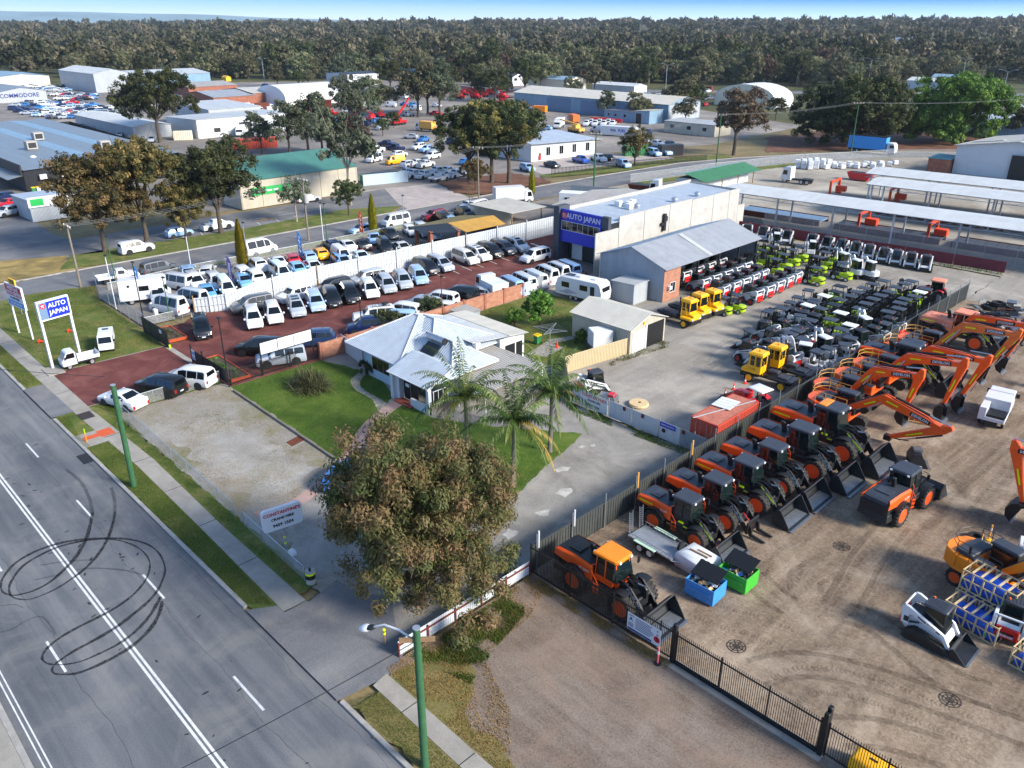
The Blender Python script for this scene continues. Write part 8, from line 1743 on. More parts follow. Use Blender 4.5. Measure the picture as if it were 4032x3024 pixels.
# ---------- industrial area across the side street
def winrow(r,pts,u,w_,h_,mull=1):
 for p in pts:pane(r,p,u,w_,h_,mull=mull)
r=gable('store',-160,-137.2,66.5,91.5,5.0,2.2,'y','clad_cream','roof_green','cream store with a sea green roof and a green banner','building',z=.05)
b=mb('timber')
for k in range(7):b.box(11.4,11.44,-12.4+4.1*k,-12.34+4.1*k,0,4.9)
b.bd('panel_joint',r,0);o=mb('sign_green').box(11.45,11.5,-10.5,-2.5,2.2,3.6).bd('banner',r,0);
b=mb('plastic')
for y in(-9,-7.4,-6):b.box(11.5,11.52,y,y+1.1,2.7,3.0)
b.bd('banner_print',o,0)
r=root('bike_showroom',(0,0,.05));ub('clad_dark').walls([(-272,44),(-183,44),(-178.5,76),(-268,80)],0,4.2).bd('wall',r)
b=ub('roof_slate')
zz_=[(44,4.25),(50,4.6),(56,5.0),(60,4.7),(65,5.1),(69,4.8),(74,5.2)]
prev=None
mts=['roof_slate','roof_slate','roof_blue','roof_slate','roof_blue','roof_slate']
for i in range(6):
 (y0,z0),(y1,z1)=zz_[i],zz_[i+1];b.use(mts[i]);b.slabface([(-273,y0,z0),(-182.5+(y0-44)*.13,y0,z0),(-182.5+(y1-44)*.13,y1,z1),(-273,y1,z1)],.05,(0,1,0))
b.bd('roof',r)
for x,y in((-226,58),(-210,52),(-199,64)):o=mb('cement').cb(x,x+2.4,y,y+2.2,4.9,6.6,.1).bd('roof_cooler',r,30);mb('trim').box(x+2.4,x+2.44,y+.3,y+1.9,5.2,6.3).bd('grille',o)
mb('plastic').lathe([(.6,4.4),(.7,4.7),(.3,5)],(-197,50,0),n=10).bd('roof_vent',r)
for y in(46.5,50.5):mb('plastic').cb(-182.4,-181.7,y,y+1.3,2.3,3.2,.05).bd('air_conditioner',r)
b=mb('trim');b.box(-230,-183.2,43.6,43.95,3.0,5.2);b.bd('fascia',r,0);mb('sign_deep').box(-230,-205,43.5,43.6,3.2,5.0).bd('sign_board',r,0);ub('roof_slate').slabface([(-230,41,2.7),(-183,41,2.7),(-183,43.6,3.2),(-230,43.6,3.2)],.05,(1,0,0)).bd('awning',r)
tag(r,'long dark showroom with grey blue roofs at the far side of the car park','building')
for i,y in enumerate((44.6,45.5)):
 q=root('wheelie_bin',(-180.9,y,.1));b=mb('bin_green' if i==0 else 'plastic');b.loft([[(x*s_,y_*s_,z)for x,y_ in((-.35,-.35),(.35,-.35),(.35,.35),(-.35,.35))]for s_,z in((.8,.05),(1,1.0))]);b.bd('body',q,30);mb('bin_yellow').cb(-.38,.38,-.38,.38,1.0,1.12,.03).bd('lid',q);tag(q,['green wheelie bin with a yellow lid by the dark showroom wall','pale wheelie bin with a yellow lid by the dark showroom wall'][i],'bin')
r=skillion('shop',-163,-153,36.5,42.5,3.2,3.6,'x','clad_white','roof_pale','pale shop with a slanted white fascia behind the street trees',z=.05);o=mb('plastic').box(5.05,5.2,-3.2,3.2,2.4,4.1).bd('fascia',r,0);mb('sign_green').box(5.21,5.25,-2.8,-.8,2.7,3.8).bd('banner',o,0)
gable('warehouse',-296,-247,90,101,3.5,.9,'x','clad_white','roof_white','white warehouse with a dark gutter band behind the lone tall tree',z=0)
r=skillion('warehouse',-257,-236,104,136,4.6,5.2,'x','render','roof_white','white units with a dark open doorway behind the parked trucks',z=0);mb('black').box(10.5,10.54,-3,1,0,3.6).bd('black_bay_panel',r);mb('trim').box(10.5,10.54,-11,-9,1.4,2.6).bd('window',r);mb('render_cream').box(10.5,10.56,-15,-12,0,3.4).bd('roller_door',r)  # doorway's shaded interior painted as a flat black panel
skillion('warehouse',-283,-257.5,118,136,6.2,5.6,'x','clad_white','roof_white','second stepped white roof behind the white units')
gable('warehouse',-540,-494,116,142,5.2,1.2,'x','render_cream','roof_blue','low cream building with a blue roof at the tree line')
r=gable('wrecker_shed',-440,-402,94,113,4.2,1.6,'x','clad_white','roof_slate','white wreckers shed with dark lettering on its side');text('COMMODORE',2.3,'sign_deep',r,frame((19.06,-1,2.6),(0,1,0),(0,0,1)),bold=.04)
gable('warehouse',-480,-430,143,160,8.5,2,'x','clad_white','roof_white','big white warehouse behind the top of the lone tall tree')
gable('warehouse',-462,-424,161,198,7.2,1.6,'y','clad_blue','roof_white','pale blue warehouse wall next to the big white one')
gable('brick_unit',-412,-384,168,192,3.6,1.3,'y','brick_orange','roof_old','low red brick unit with a weathered roof, farthest of the brick ones')
gable('brick_unit',-350,-321,150,168,3.8,1.6,'y','brick_orange','roof_grey','low red brick unit with a grey roof beside parked trucks')
gable('brick_unit',-350,-322,167.5,181,4.4,1.4,'y','brick_orange','roof_cream','red brick unit with a cream roof next to the white dome shelter')
def arch(name,x0,x1,y0,y1,h,mat,endm,lab):
 r=root(name,((x0+x1)/2,(y0+y1)/2,0));X,Y=(x1-x0)/2,(y1-y0)/2;b=mb(mat);rings=[]
 for y in(-Y,Y):rings.append([(X*cos(t),y,h*.35+h*.65*sin(t))for t in np.linspace(0,pi,15)]+[(-X,y,0),(X,y,0)])
 b.loft(rings,False,True);b.bd('roof',r,50);e=mb(endm)
 for y in(-Y+.02,Y-.02):e.add([(p[0]*.99,y,p[2]*.99)for p in rings[0]],[tuple(range(17))])
 e.bd('wall',r,0);return tag(r,lab,'shelter')
arch('fabric_shelter',-330,-306,173,204,7.5,'plastic','plastic','white fabric dome shelter beside the brick units')
arch('fabric_shelter',-190,-163,303,318,8.5,'plastic','render_cream','white barrel roofed shelter behind the brown leaved tree')
r=gable('hire_shop',-400,-380,252,272,6.0,.6,'y','render','roof_dark','white hire shop with dark lettering among the trees');text('Classic Hire',2.4,'sign_black',r,frame((10.06,0,4.6),(0,1,0),(0,0,1)),bold=.03);mb('black').lathe([(1.1,0),(1.5,0),(1.5,.05),(1.1,.05)],(10.05,-7.6,4.6),'x',20).bd('emblem',r)
gable('warehouse',-395,-372,300,318,6,1,'y','clad_blue','roof_white','pale building glimpsed beyond the hire shop')
r=gable('warehouse',-292,-267,298,312,6.2,1.2,'x','render_cream','roof_blue','cream shed with two roller doors at the tree line');
for y in(-3.5,2):mb('cement').box(12.5,12.55,y,y+3,0,4).bd('roller_door',r)
mb('sign_blue').box(12.6,14.2,-6,3,0,2.0).bd('waste_container',r)
r=root('long_shed',(0,0,0));x0,x1,y0,y1=-240,-165.9,236.8,256;b=ub('clad_blue');b.walls([(x0,y0),(x1,y0),(x1,y1),(x0,y1)],0,5.6);ym=(y0+y1)/2;b.face([(x1,y0,5.6),(x1,y1,5.6),(x1,ym,7.6)]);b.face([(x0,y1,5.6),(x0,y0,5.6),(x0,ym,7.6)]);b.bd('wall',r);b=ub('roof_cream')
for ya,yb in((y0-.4,ym),(y1+.4,ym)):b.slabface([(x0-.4,ya,5.6),(x1+.4,ya,5.6),(x1+.4,yb,7.7),(x0-.4,yb,7.7)],.06,(1,0,0))
b.bd('roof',r);ub('clad_white').face([(x1+.03,y0+.5,.2),(x1+.03,y1-.5,.2),(x1+.03,y1-.5,5.4),(x1+.03,y0+.5,5.4)]).bd('end_wall',r)
b=mb('steel_blue')
for x in(-222,-205,-188):b.box(x,x+12,y0-.08,y0-.02,.1,4.8)
b.bd('sliding_door',r,0);tag(r,'long pale blue shed with a cream roof in the truck yard','shed')
r=skillion('site_office',-186,-172,227.5,231.5,3.1,3.4,'x','clad_blue','roof_old','small pale blue site office in front of the long shed');winrow(r,[(-5,-2.03,1.9),(-2,-2.03,1.9),(2,-2.03,1.9)],(1,0,0),1.1,1.0,0)
r=skillion('site_office',-172,-166,226.5,234,3.9,4.2,'x','clad_blue','roof_cream','tall open lean-to joined to the small site office');mb('black').box(-2.5,-.3,-3.78,-3.75,0,3.2).bd('black_bay_panel',r)  # black sheet on the wall paints the shade within the lean-to
r=root('office',(0,0,.05))
b=ub('render');op=[(-152,142.5),(-138.6,142.5),(-136.3,164),(-150,164)];oh=[5.0,4.2,3.6,4.6]
for i in range(4):p,q=op[i],op[(i+1)%4];b.face([(*p,0),(*q,0),(*q,oh[(i+1)%4]),(*p,oh[i])])
b.bd('wall',r);ub('roof_pale').slabface([(-152.6,141.8,5.2),(-137.8,141.8,4.35),(-135.6,164.6,3.75),(-150.4,164.6,4.75)],.1,(0,1,0)).bd('roof',r)
u=(Ve((-136.3,164,0))-Ve((-138.6,142.5,0))).normalized()
for f in(.25,.45,.65,.86):c=Ve((-138.6,142.5,0)).lerp(Ve((-136.3,164,0)),f);pane(r,c+Ve((.04,0,2.1)),u,1.3,2.0)
tag(r,'white office with four tall windows and a sloping roof facing the street','office')
r=skillion('portable_office',-151,-133,214,222.8,3.3,3.5,'y','clad_cream','roof_grey','long grey portable office behind the traffic cones');winrow(r,[(-6,-4.43,1.9),(0,-4.43,1.9),(5.5,-4.43,1.9)],(1,0,0),1.5,1.1,0)
r=root('fuel_tank',(-153.9,196.2,0),R_(15.9));b=mb('white');b.cb(-6,5,-1.25,1.25,.4,2.9,.06);b.bd('tank_body',r,30);b=mb('white');b.box(5.05,6.2,-1.2,1.2,.3,.4)
for x in(5.1,6.1):
 for y in(-1.15,1.15):b.tube([(x,y,.4),(x,y,3.4)],.05,5)
b.bd('pump_frame',r);text('FUEL',1.1,'sign_blue',r,frame((.9,-1.26,1.7),(1,0,0),(0,0,1)),bold=.03);text('WA',1.1,'sign_deep',r,frame((-1.9,-1.26,1.7),(1,0,0),(0,0,1)),bold=.03);tag(r,'long white fuel tank with blue lettering in the truck yard','tank')
for x0,x1,y0,y1,h,mt,lab,nm in((-131,-125,168,171,2.6,'rust','dark green container behind the white office','storage_container'),(-125,-119,175,178,2.6,'clad_dark','dark container by the weeping street tree','storage_container')):
 r=root(nm,((x0+x1)/2,(y0+y1)/2,0),R_(60));b=mb('bin_green' if mt=='rust' else mt);b.cb(-(x1-x0)/2,(x1-x0)/2,-1.2,1.2,0,h,.05);b.bd('body',r,30);b=mb('trim')
 for i in range(12):b.box(-(x1-x0)/2+.3+i*.46,-(x1-x0)/2+.4+i*.46,-1.23,-1.2,.2,h-.2)
 b.bd('rib',r,0);tag(r,lab,'container')
r=root('lunch_shed',(0,0,.1));b=ub('render');b.walls([(-93,137.5),(-88.6,138.4),(-88.2,156.8),(-92.6,157.6)],0,2.6);b.bd('wall',r);b=ub('roof_pale_green');b.slabface([(-94.2,136.8,3.0),(-90.8,136.8,3.7),(-90.2,158,3.7),(-93.8,158,3.0)],.05,(0,1,0));b.bd('roof',r);ub('roof_green_old').slabface([(-90.8,136.8,3.7),(-86.4,137.4,2.5),(-86.0,158,2.5),(-90.2,158,3.7)],.05,(0,1,0)).bd('verandah_roof',r)
b=mb('timber')
for y in(138,144,150,156):b.box(-86.7,-86.55,y,y+.15,0,2.5)
b.bd('verandah_post',r);mb('plastic').cb(-89.9,-89.2,137.5,138.0,1.4,2.0,.03).bd('air_conditioner',r);tag(r,'low white shed with a pale green roof and darker verandah','shed')
r=root('cement_shed',(0,0,.1));b=ub('render')
b.walls([(-61.6,198.8),(-38,200.4),(-36,222),(-60,221)],0,6.2);b.face([(-61.6,198.8,6.2),(-38,200.4,6.2),(-49.8,199.6,7.8)]);b.bd('wall',r);b=ub('roof_cream');b.slabface([(-62.2,198,6.1),(-49.8,198.8,7.9),(-48,222.5,7.9),(-60.6,221.6,6.1)],.06,(0,1,0));b.slabface([(-49.8,198.8,7.9),(-37.4,199.6,6.1),(-35.4,222.8,6.1),(-48,222.5,7.9)],.06,(0,1,0));b.bd('roof',r)
ub('roof_white').slabface([(-60,203,6.55),(-54,203.4,7.4),(-53.8,205,7.4),(-59.8,204.6,6.55)],.1).bd('roof_light',r);mb('black').box(-50.5,-39.5,199.0,199.3,0,5).bd('black_bay_panel',r);  # black panel paints the bay's inner shade; the wall is closed behind
for y in(202,210):mb('galv').lathe([(.4,7.6),(.4,8.1),(.6,8.2),(.3,8.6)],(-49.4,y,0),n=10).bd('roof_vent',r)
tag(r,'big pale shed with a cream roof and an open bay by the long canopies','shed')
r=skillion('store_room',-66.3,-61.9,196.5,203,3.0,3.2,'y','brick_orange','clad_teal','small brown store with a teal fascia beside the big pale shed',z=.1)
def canopy(lab,a,c,wd,h,tilt,posts,z=.08):
 a=Ve((*a,0));c=Ve((*c,0));d=(c-a).normalized();n=Ve((-d.y,d.x,0));r=root('casting_canopy',(a.x,a.y,z));L=(c-a).length
 q=ub('roof_white');q.slabface([(0,0,h),d*L+Ve((0,0,h)),d*L+n*wd*.5+Ve((0,0,h+tilt)),n*wd*.5+Ve((0,0,h+tilt))],.06,d);q.slabface([n*wd*.5+Ve((0,0,h+tilt)),d*L+n*wd*.5+Ve((0,0,h+tilt)),d*L+n*wd+Ve((0,0,h)),n*wd+Ve((0,0,h))],.06,d);q.bd('roof',r)
 b=mb('galv')
 for k in(0.02,1):
  o=n*wd*k;b.tube([o+Ve((0,0,h-.1)),d*L+o+Ve((0,0,h-.1))],.06,5);b.tube([o+Ve((0,0,h-.65)),d*L+o+Ve((0,0,h-.65))],.05,5)
  m=int(L/1.5)
  for i in range(m):b.tube([o+d*(L*i/m)+Ve((0,0,h-.65 if i%2 else h-.1)),o+d*(L*(i+1)/m)+Ve((0,0,h-.1 if i%2 else h-.65))],.03,4)
 b.bd('truss',r)
 for i in range(posts+1):
  for k in(.12,.88):p=d*(.8+(L-1.6)*i/posts)+n*wd*k;mb('galv' if i%3 else 'white').box(p.x-.12,p.x+.12,p.y-.12,p.y+.12,0,h-.1).bd('post',r,0)
 return tag(r,lab,'canopy','long white casting canopies')
canopy('long white canopy nearest the maroon fence, over the first casting beds',(-72.3,119.8),(10,127.5),8.5,5.2,.5,9)
canopy('second long white canopy, between the nearest and the farthest one',(-57.2,142),(20,148.5),9,5.4,.5,8)
canopy('third long white canopy, beside the red skip and the big pale shed',(-62,152.6),(20,160),9.5,5.4,.5,8)
def bed(x0,x1,y0,y1,lab,mt='steel_blue'):
 r=root('casting_bed',((x0+x1)/2,(y0+y1)/2,.08),R_(5));X,Y=(x1-x0)/2,(y1-y0)/2;b=mb(mt);n=int(2*X/1.4)
 for i in range(n):b.box(-X+2*X*i/n+.05,-X+2*X*(i+1)/n-.05,-Y,Y,.5,.8)
 b.bd('mould_plate',r,0);b=mb('rust');b.box(-X,X,-Y-.2,-Y-.01,0,.9);b.box(-X,X,Y+.01,Y+.2,0,.9);b.bd('side_form',r,0);return tag(r,lab,'casting bed','steel casting beds')
bed(-73,-58.6,128.2,132.2,'blue grey casting bed at the showroom end of the nearest canopy');bed(-56,-40,129.5,133,'grey casting bed in the middle of the nearest canopy','slate');bed(-38.5,-20,131,135,'grey casting bed at the open end of the nearest canopy','slate');bed(-56,-36,146,150,'casting bed under the second canopy','slate');bed(-33,-12,148,152,'casting bed under the second canopy, further along','slate')
def gantry(x,y,lab,rz=5):
 r=root('gantry',(x,y,.08),R_(rz));b=mb('orange_gantry')
 for s_ in(-1,1):b.box(-.2,.2,s_*2.4-.18,s_*2.4+.18,0,2.6);b.box(-.6,.6,s_*2.4-.2,s_*2.4+.2,0,.3)
 b.box(-.2,.2,-2.6,2.6,2.6,3.0);b.bd('frame',r,0,.03);b=mb('orange_gantry');b.cb(.3,2.2,-.6,.6,.9,1.9,.08);b.bd('hopper',r,30);mb('black').tube([(0,1,2.6),(.3,1.2,1.2),(.8,.6,1.0)],.05).bd('hose',r);return tag(r,lab,'gantry','orange gantries')
gantry(-52.6,132.2,'orange gantry over the middle casting bed');gantry(-42,132.7,'orange gantry at the far end of the middle casting bed');gantry(-68.8,156,'orange gantry standing in the open near the prime mover');gantry(-57.5,156.3,'orange gantry between two canopies')
b=mb('orange_gantry');b.tube([(-52,134.6,2.9),(-42,135.4,2.9)],.06);tag(b.bd('gantry_beam',None),'thin orange beam joining two gantries','beam')
box_truck((-107.0,105.5,.06),R_(62),'white box truck parked on the bend behind the cream carport',7,H=3.2)
r=root('prime_mover',(-79.8,162.3,.1),R_(185));b=mb('white');b.prism([(3.2,.6),(3.25,1.2),(3.1,1.7),(2.9,2.9),(2.6,3.2),(1.2,3.3),(1.1,.6)],-1.15,1.15);b.bd('cab',r,30,.06);mb('glass').quad((3.14,-1,1.8),(3.14,1,1.8),(2.94,.95,2.75),(2.94,-.95,2.75)).bd('windscreen',r)
for s_ in(-1,1):mb('glass').quad((1.9,s_*1.156,1.7),(2.9,s_*1.156,1.7),(2.75,s_*1.156,2.6),(1.9,s_*1.156,2.6)).bd('side_window',r)
b=mb('iron');b.box(-3.2,1.1,-.5,.5,.6,.95);b.box(-3,-1,-1,1,.96,1.1);b.bd('chassis',r)
for x in(2.3,-1.2,-2.4):
 for s_ in(-1,1):wheel(r,x,s_*1.0,.5,.3)
tag(r,'white prime mover without a trailer on the pale canopy yard','truck')
r=dup(r,(-90.5,130.5,.1),R_(200));tag(r,'white prime mover behind the showroom beside a rusty skip','truck')
r=root('curtain_truck',(-87.4,215.6,.08),R_(4));b=mb('sign_sky');rings=[]
b.cb(-5.5,4.0,-1.25,1.25,1.1,4.2,.05);b.use('black').box(-5.6,4.05,-1.28,1.28,4.2,4.32);b.bd('curtain_box',r,30);b=mb('white');b.prism([(6.3,.6),(6.35,1.4),(6.1,2.6),(5.7,3.0),(4.3,3.0),(4.25,.6)],-1.15,1.15);b.bd('cab',r,30,.06);mb('glass').box(5.0,6.0,-1.17,1.17,1.8,2.5).bd('side_window',r);mb('iron').box(-5.5,4.3,-.5,.5,.6,1.0).bd('chassis',r)
for x in(5.3,-3.0,-4.3):
 for s_ in(-1,1):wheel(r,x,s_*1.0,.5,.3)
tag(r,'blue curtain-sided truck in front of the two big dark green trees','truck')
def skip(x,y,mt,lab,rz=0,name='skip'):
 r=root(name,(x,y,.1),R_(rz));b=mb(mt);b.prism([(-2,.15),(1.8,.15),(2.6,1.6),(-2.8,1.6)],-1.1,1.1);b.bd('body',r,0,.04);b=mb('iron');b.box(-2.4,2.2,-.95,.95,1.601,1.62);b.bd('load_fill',r);return tag(r,lab,'skip')
skip(-72,175.3,'red','red skip beside the third canopy');skip(-96.5,131,'rust','rusty brown skip next to the prime mover behind the showroom',15)
def pallet_stack(x,y,n,lab):
 r=root('pallet_stack',(x,y,.1),rnd.random());b=mb('plastic')
 for k in range(n):b.cb(-.55,.55,-.55,.55,.12+k*.95,1.0+k*.95,.06)
 b.bd('wrapped_bag',r,30);mb('timber').box(-.6,.6,-.6,.6,0,.11).bd('pallet',r);return tag(r,lab,'pallet','white wrapped pallets')
k=0
for i in range(6):
 for j in range(3):pallet_stack(-89.2+j*1.6+i*.55,180.2+i*1.9,2 if i<4 else 1,'white wrapped pallet, %s of the tall block by the bend'%nth(k));k+=1
for i in range(16):pallet_stack(-84+i*.62+rnd.uniform(-.5,.5),183.5+(i%4)*2.2+i*.75,1,'single white wrapped pallet, %s of the loose rows by the bend'%nth(i))
r=root('carport',(0,0,.1));b=ub('clad_cream');b.walls([(-101.2,90.5),(-95.4,93.2),(-95.5,93.4),(-101.3,90.7)],0,2.6);b.walls([(-101.2,90.5),(-101.1,98),(-101.3,98),(-101.4,90.5)],0,2.6);b.bd('wall',r);ub('roof_cream').slabface([(-101.8,89.6,2.95),(-92.4,90.6,2.65),(-92.2,98.6,2.65),(-101.4,98,2.95)],.08,(0,1,0)).bd('roof',r)
for p in((-93,91.2),(-92.8,98)):mb('timber').box(p[0]-.08,p[0]+.08,p[1]-.08,p[1]+.08,0,2.6).bd('post',r)
tag(r,'cream flat roofed carport shed behind the white wall','carport')
r=root('sales_shelter',(0,0,.1));b=ub('roof_olive');b.slabface([(-96.4,72.6,2.7),(-93,77.6,3.1),(-92,86.2,3.1),(-97,83.5,2.7)],.06,(0,1,0));b.use('roof_yellow');b.slabface([(-93,77.6,3.1),(-88.6,77.4,2.5),(-88.4,85.3,2.5),(-92,86.2,3.1)],.06,(0,1,0));b.use('roof_dark');b.slabface([(-96.4,72.5,2.72),(-92.2,72.4,2.5),(-89.4,76.9,2.5),(-93,77.5,3.08)],.06,(0,1,0));b.bd('roof',r)
for p in((-95.6,73.6),(-95,75.6),(-92,73.4),(-90,77)):ub('brick_orange').walls([(p[0]-.25,p[1]-.25),(p[0]+.25,p[1]-.25),(p[0]+.25,p[1]+.25),(p[0]-.25,p[1]+.25)],0,2.65).bd('brick_post',r)
mb('trim').box(-95.5,-90,84.5,85.2,0,2.4).bd('wall',r);tag(r,'low sales shelter with yellow olive and black roof faces on brick posts','shelter')
gable('workshop',-90,-77.5,98,118,3.4,1.1,'x','clad_grey','roof_old','patched grey workshop roof between the carport and the showroom')
r=root('stacked_cabin',(-96,110,.1),R_(30));mb('plastic').cb(-2.6,2.6,-1.3,1.3,.3,3.0,.06).bd('body',r,30);pane(r,(-1,-1.31,1.8),(1,0,0),1,.9);tag(r,'white portable cabin beside the box truck on the bend','cabin')
r=root('tin_fence',(-104,118,.1));mb('fence_grey').corr((0,0),(14,6),.02,2.2,.25,.03).bd('panel',r,0);mb('fence_grey').corr((14.2,6),(30,3),.02,2.2,.25,.03).bd('panel',r,0);tag(r,'grey tin fence behind the patched workshop','fence')
def flag(p,h,mt,lab,word):
 r=root('feather_flag',(p.x,p.y,.1),R_(15));mb('galv').tube([(0,0,0),(0,0,h*.7),(.06,0,h*.92),(.3,0,h)],.025,6).bd('pole',r);b=mb(mt);n=10;rings=[]
 for i in range(n+1):t=i/n;z=h*(.22+.78*t);w_=.75*min(1,(1-t)*4+.25);x=.0+(.1*max(0,t-.85));rings.append([(x,.03*sin(t*7),z),(x+w_,.05*sin(t*7+1),z-.05),(x+w_,.05*sin(t*7+1)+.012,z-.05),(x,.03*sin(t*7)+.012,z)])
 b.loft(rings);b.bd('banner',r,60)
 if word:text(word,.5,'sign_white',r,frame((.38,-.06,h*.55),(0,0,-1),(1,0,0)),bold=.012)
 else:mb('sign_white').tube([(.38+.14*sin(i*1.15),-.07,h*(.85-.028*i))for i in range(20)],.03,5).bd('script_mark',r)
 return tag(r,lab,'flag')
flag(Q(4,905,300),4.6,'sign_sky','blue feather flag beside the motorhome','');flag(Z4(850,790),4.2,M('flag_purple','#5d4f93',.6,0,.1).name,'purple feather flag standing among the white vans','FINANCE');flag(Z4(1605,510),4.4,'sign_sky','blue feather flag beside the red hatchback','');flag(Z5(290,470),4.4,'orange','orange feather flag near the yellow conifer','')
# ---------- poles and wires
def power_pole(p,h,lab,mt='grey_pole',arm=True,r0=.16,armdir=0,tr=False):
 r=root('power_pole',(p.x,p.y,0));mb(mt).cyl((0,0,0),(0,0,h),r0,r0*.7,10).bd('pole',r)
 if arm:
  b=mb('timber');c,s_=cos(armdir),sin(armdir);b.tube([(-1.2*c,-1.2*s_,h-.4),(1.2*c,1.2*s_,h-.4)],.07,5);b.bd('cross_arm',r);b=mb('plastic')
  for t in(-1.1,-.4,.4,1.1):b.cyl((t*c,t*s_,h-.34),(t*c,t*s_,h-.1),.06,n=6)
  b.bd('insulator',r)
 if tr:mb('cement').cyl((.5,0,h*.62),(.5,0,h*.62+1.3),.38,n=12).bd('transformer',r)
 return tag(r,lab,'power pole')
pl=[(P(175,621),8.2,'grey_pole','timber power pole on the roadside lawn corner beside the white tray truck',False),(P(667,520),9.6,'grey_pole','timber power pole with a transformer on the grass verge by the conifer',True),(P(1034,430),9.8,'grey_pole','timber power pole beside the white pickup and light pole',False),(P(1284,388),9.8,'green_pole','green power pole on the grass opposite the white office',False),(Q(2,1635,1225),10.,'green_pole','green power pole beside the weeping street tree',False),(Q(3,215,1085),12,'green_pole','green power pole in front of the brown leaved tree',False),(Q(3,1085,1010),13,'green_pole','green power pole behind the blue curtain-sided truck',False),(Q(3,2205,960),13,'green_pole','green power pole by the big pale shed',False)]
tops=[]
for i,(p,h,mt,l,tr)in enumerate(pl):power_pole(p,h,l,mt,True,armdir=.1*i,tr=tr);tops.append(Ve((p.x,p.y,h-.15)))
def wire(a,c,sag,lab,n=12,r=.018,offs=(-.9,0,.9)):
 b=mb('pale_wire');d=(c-a);side=Ve((-d.y,d.x,0)).normalized()
 for o in offs:b.tube([a+side*o+d*(i/n)+Ve((0,0,-sag*4*(i/n)*(1-i/n)))for i in range(n+1)],r,4)
 tag(b.bd('power_line',None),lab,'power line','overhead power lines')
nm=['lawn corner pole','transformer pole','pole by the pickup','pole opposite the office','pole by the weeping tree','pole by the brown tree','pole behind the blue truck','pole by the pale shed']
for i in range(7):wire(tops[i],tops[i+1],.7,'overhead wires from the %s to the %s'%(nm[i],nm[i+1]),r=.011)
wire(Ve((-170,-8,8)),tops[0],1.0,'overhead wires reaching the lawn corner pole from beyond the road',r=.011)
g1=root('timber_pole',Q(4,870,1500));mb('green_pole').cyl((0,0,0),(.05,.1,8.2),.2,.17,12).bd('pole',g1);mb('galv').cyl((.05,.1,8.2),(.05,.1,8.24),.18,n=12).bd('cap',g1);tag(g1,'thick green timber pole on the verge beside the white sedan','pole')
gp=Ve((-21.35,15.4,.1));g2=root('street_light',gp);mb('green_pole').cyl((0,0,0),(0,0,8.0),.19,.16,12).bd('pole',g2);mb('galv').cyl((0,0,8.0),(0,0,8.05),.17,n=12).bd('cap',g2)
b=mb('timber');b.T=Ro(R_(50),4,'Z');b.box(-.75,.75,-.06,.06,7.3,7.5);b.T=None;b.bd('cross_arm',g2);mb('plastic').tube([(-.1,0,7.25),(-.9,-.25,7.5),(-1.6,-.5,7.5),(-2.1,-.7,7.2)],.045,6).bd('arm',g2)
b=mb('trim');b.T=Tr((-2.25,-.75,7.05))@Ro(R_(198),4,'Z')@Ro(R_(22),4,'Y');b.ball((0,0,.05),.22,10,(1.3,.8,.5));b.T=None;b.bd('lamp_housing',g2,50)
b=mb('sign_white');b.T=Tr((-2.55,-.86,6.95))@Ro(R_(198),4,'Z')@Ro(R_(22),4,'Y');b.ball((0,0,0),.27,12,(1.25,.85,.6));b.T=None;b.bd('lamp_lens',g2,60)
tag(g2,'green timber street light pole with a white curved arm over the driveway','street light')
b=mb('wire');a=Ve((-57.2,15.7,8.1));c=Ve((-95,-8,9));b.tube([a.lerp(c,i/10)-Ve((0,0,.8*4*(i/10)*(1-i/10)))for i in range(11)],.02,4);tag(b.bd('service_wire',None),'dark wire from the green timber pole across the road','wire')
b=mb('wire');a=gp+Ve((-.05,0,7.3));c=Ve((-24,-6,7.5));b.tube([a.lerp(c,i/10)-Ve((0,0,.5*4*(i/10)*(1-i/10)))for i in range(11)],.018,4);tag(b.bd('service_wire',None),'dark wire from the street light across the driveway mouth','wire')
for p,h,l,mt in((Q(4,1487,855),6.8,'black floodlight pole between the mesh fence and the lawn','black'),(Q(4,1105,420),5.0,'green light pole beside the first minibus','green_pole'),(Q(4,755,350),6.5,'white flagpole by the tall wire fence','white'),(Q(4,930,410),6.6,'dark light pole at the gate corner of the used car yard','black'),(Z4(430,610),5.0,'white light pole beside the grey verge van','white'),(Z4(1040,500),5.5,'white and green light pole by the near conifer','galv'),(Z4(1870,345),6.6,'white light pole behind the blue feather flag','white'),(Z4(1908,335),6.4,'green light pole beside a white one near the yellow hatchback','green_pole'),(Z5(715,360),5.2,'floodlight pole in front of the white verge minibus','galv'),(Z5(1350,215),5.0,'green light pole beside the white verge pickup','green_pole'),(Q(5,655,385),4.6,'rusty red pole against the brick wall','rust'),(Q(5,135,500),4.2,'dark floodlight pole at the house corner by the brick wall','black'),(Q(4,755,190),6.3,'green light pole beside the white flagpole','green_pole')):
 lampost('light_pole',(p.x,p.y,.1),h,l,mt)
r=root('letterbox_post',Q(4,1020,430));mb('galv').cyl((0,0,0),(0,0,1.3),.05).bd('post',r);mb('plastic').cb(-.3,.3,-.2,.2,1.0,1.6,.04).bd('meter_box',r);tag(r,'white meter box on a short post by the sliding gate','meter box')
r=root('road_sign',(-102.5,21,.1));mb('galv').cyl((0,0,0),(0,0,2.6),.04).bd('post',r);mb('plastic').box(-.5,.5,-.02,.02,2.0,2.6).bd('plate',r);mb('black').slab([(-.3,-.03,2.15),(-.1,-.03,2.15),(.2,-.03,2.3),(-.1,-.03,2.45),(-.3,-.03,2.45),(0,-.03,2.3)],.005).bd('arrow_mark',r);tag(r,'small white arrow road sign at the left of the workshop sign','road sign')
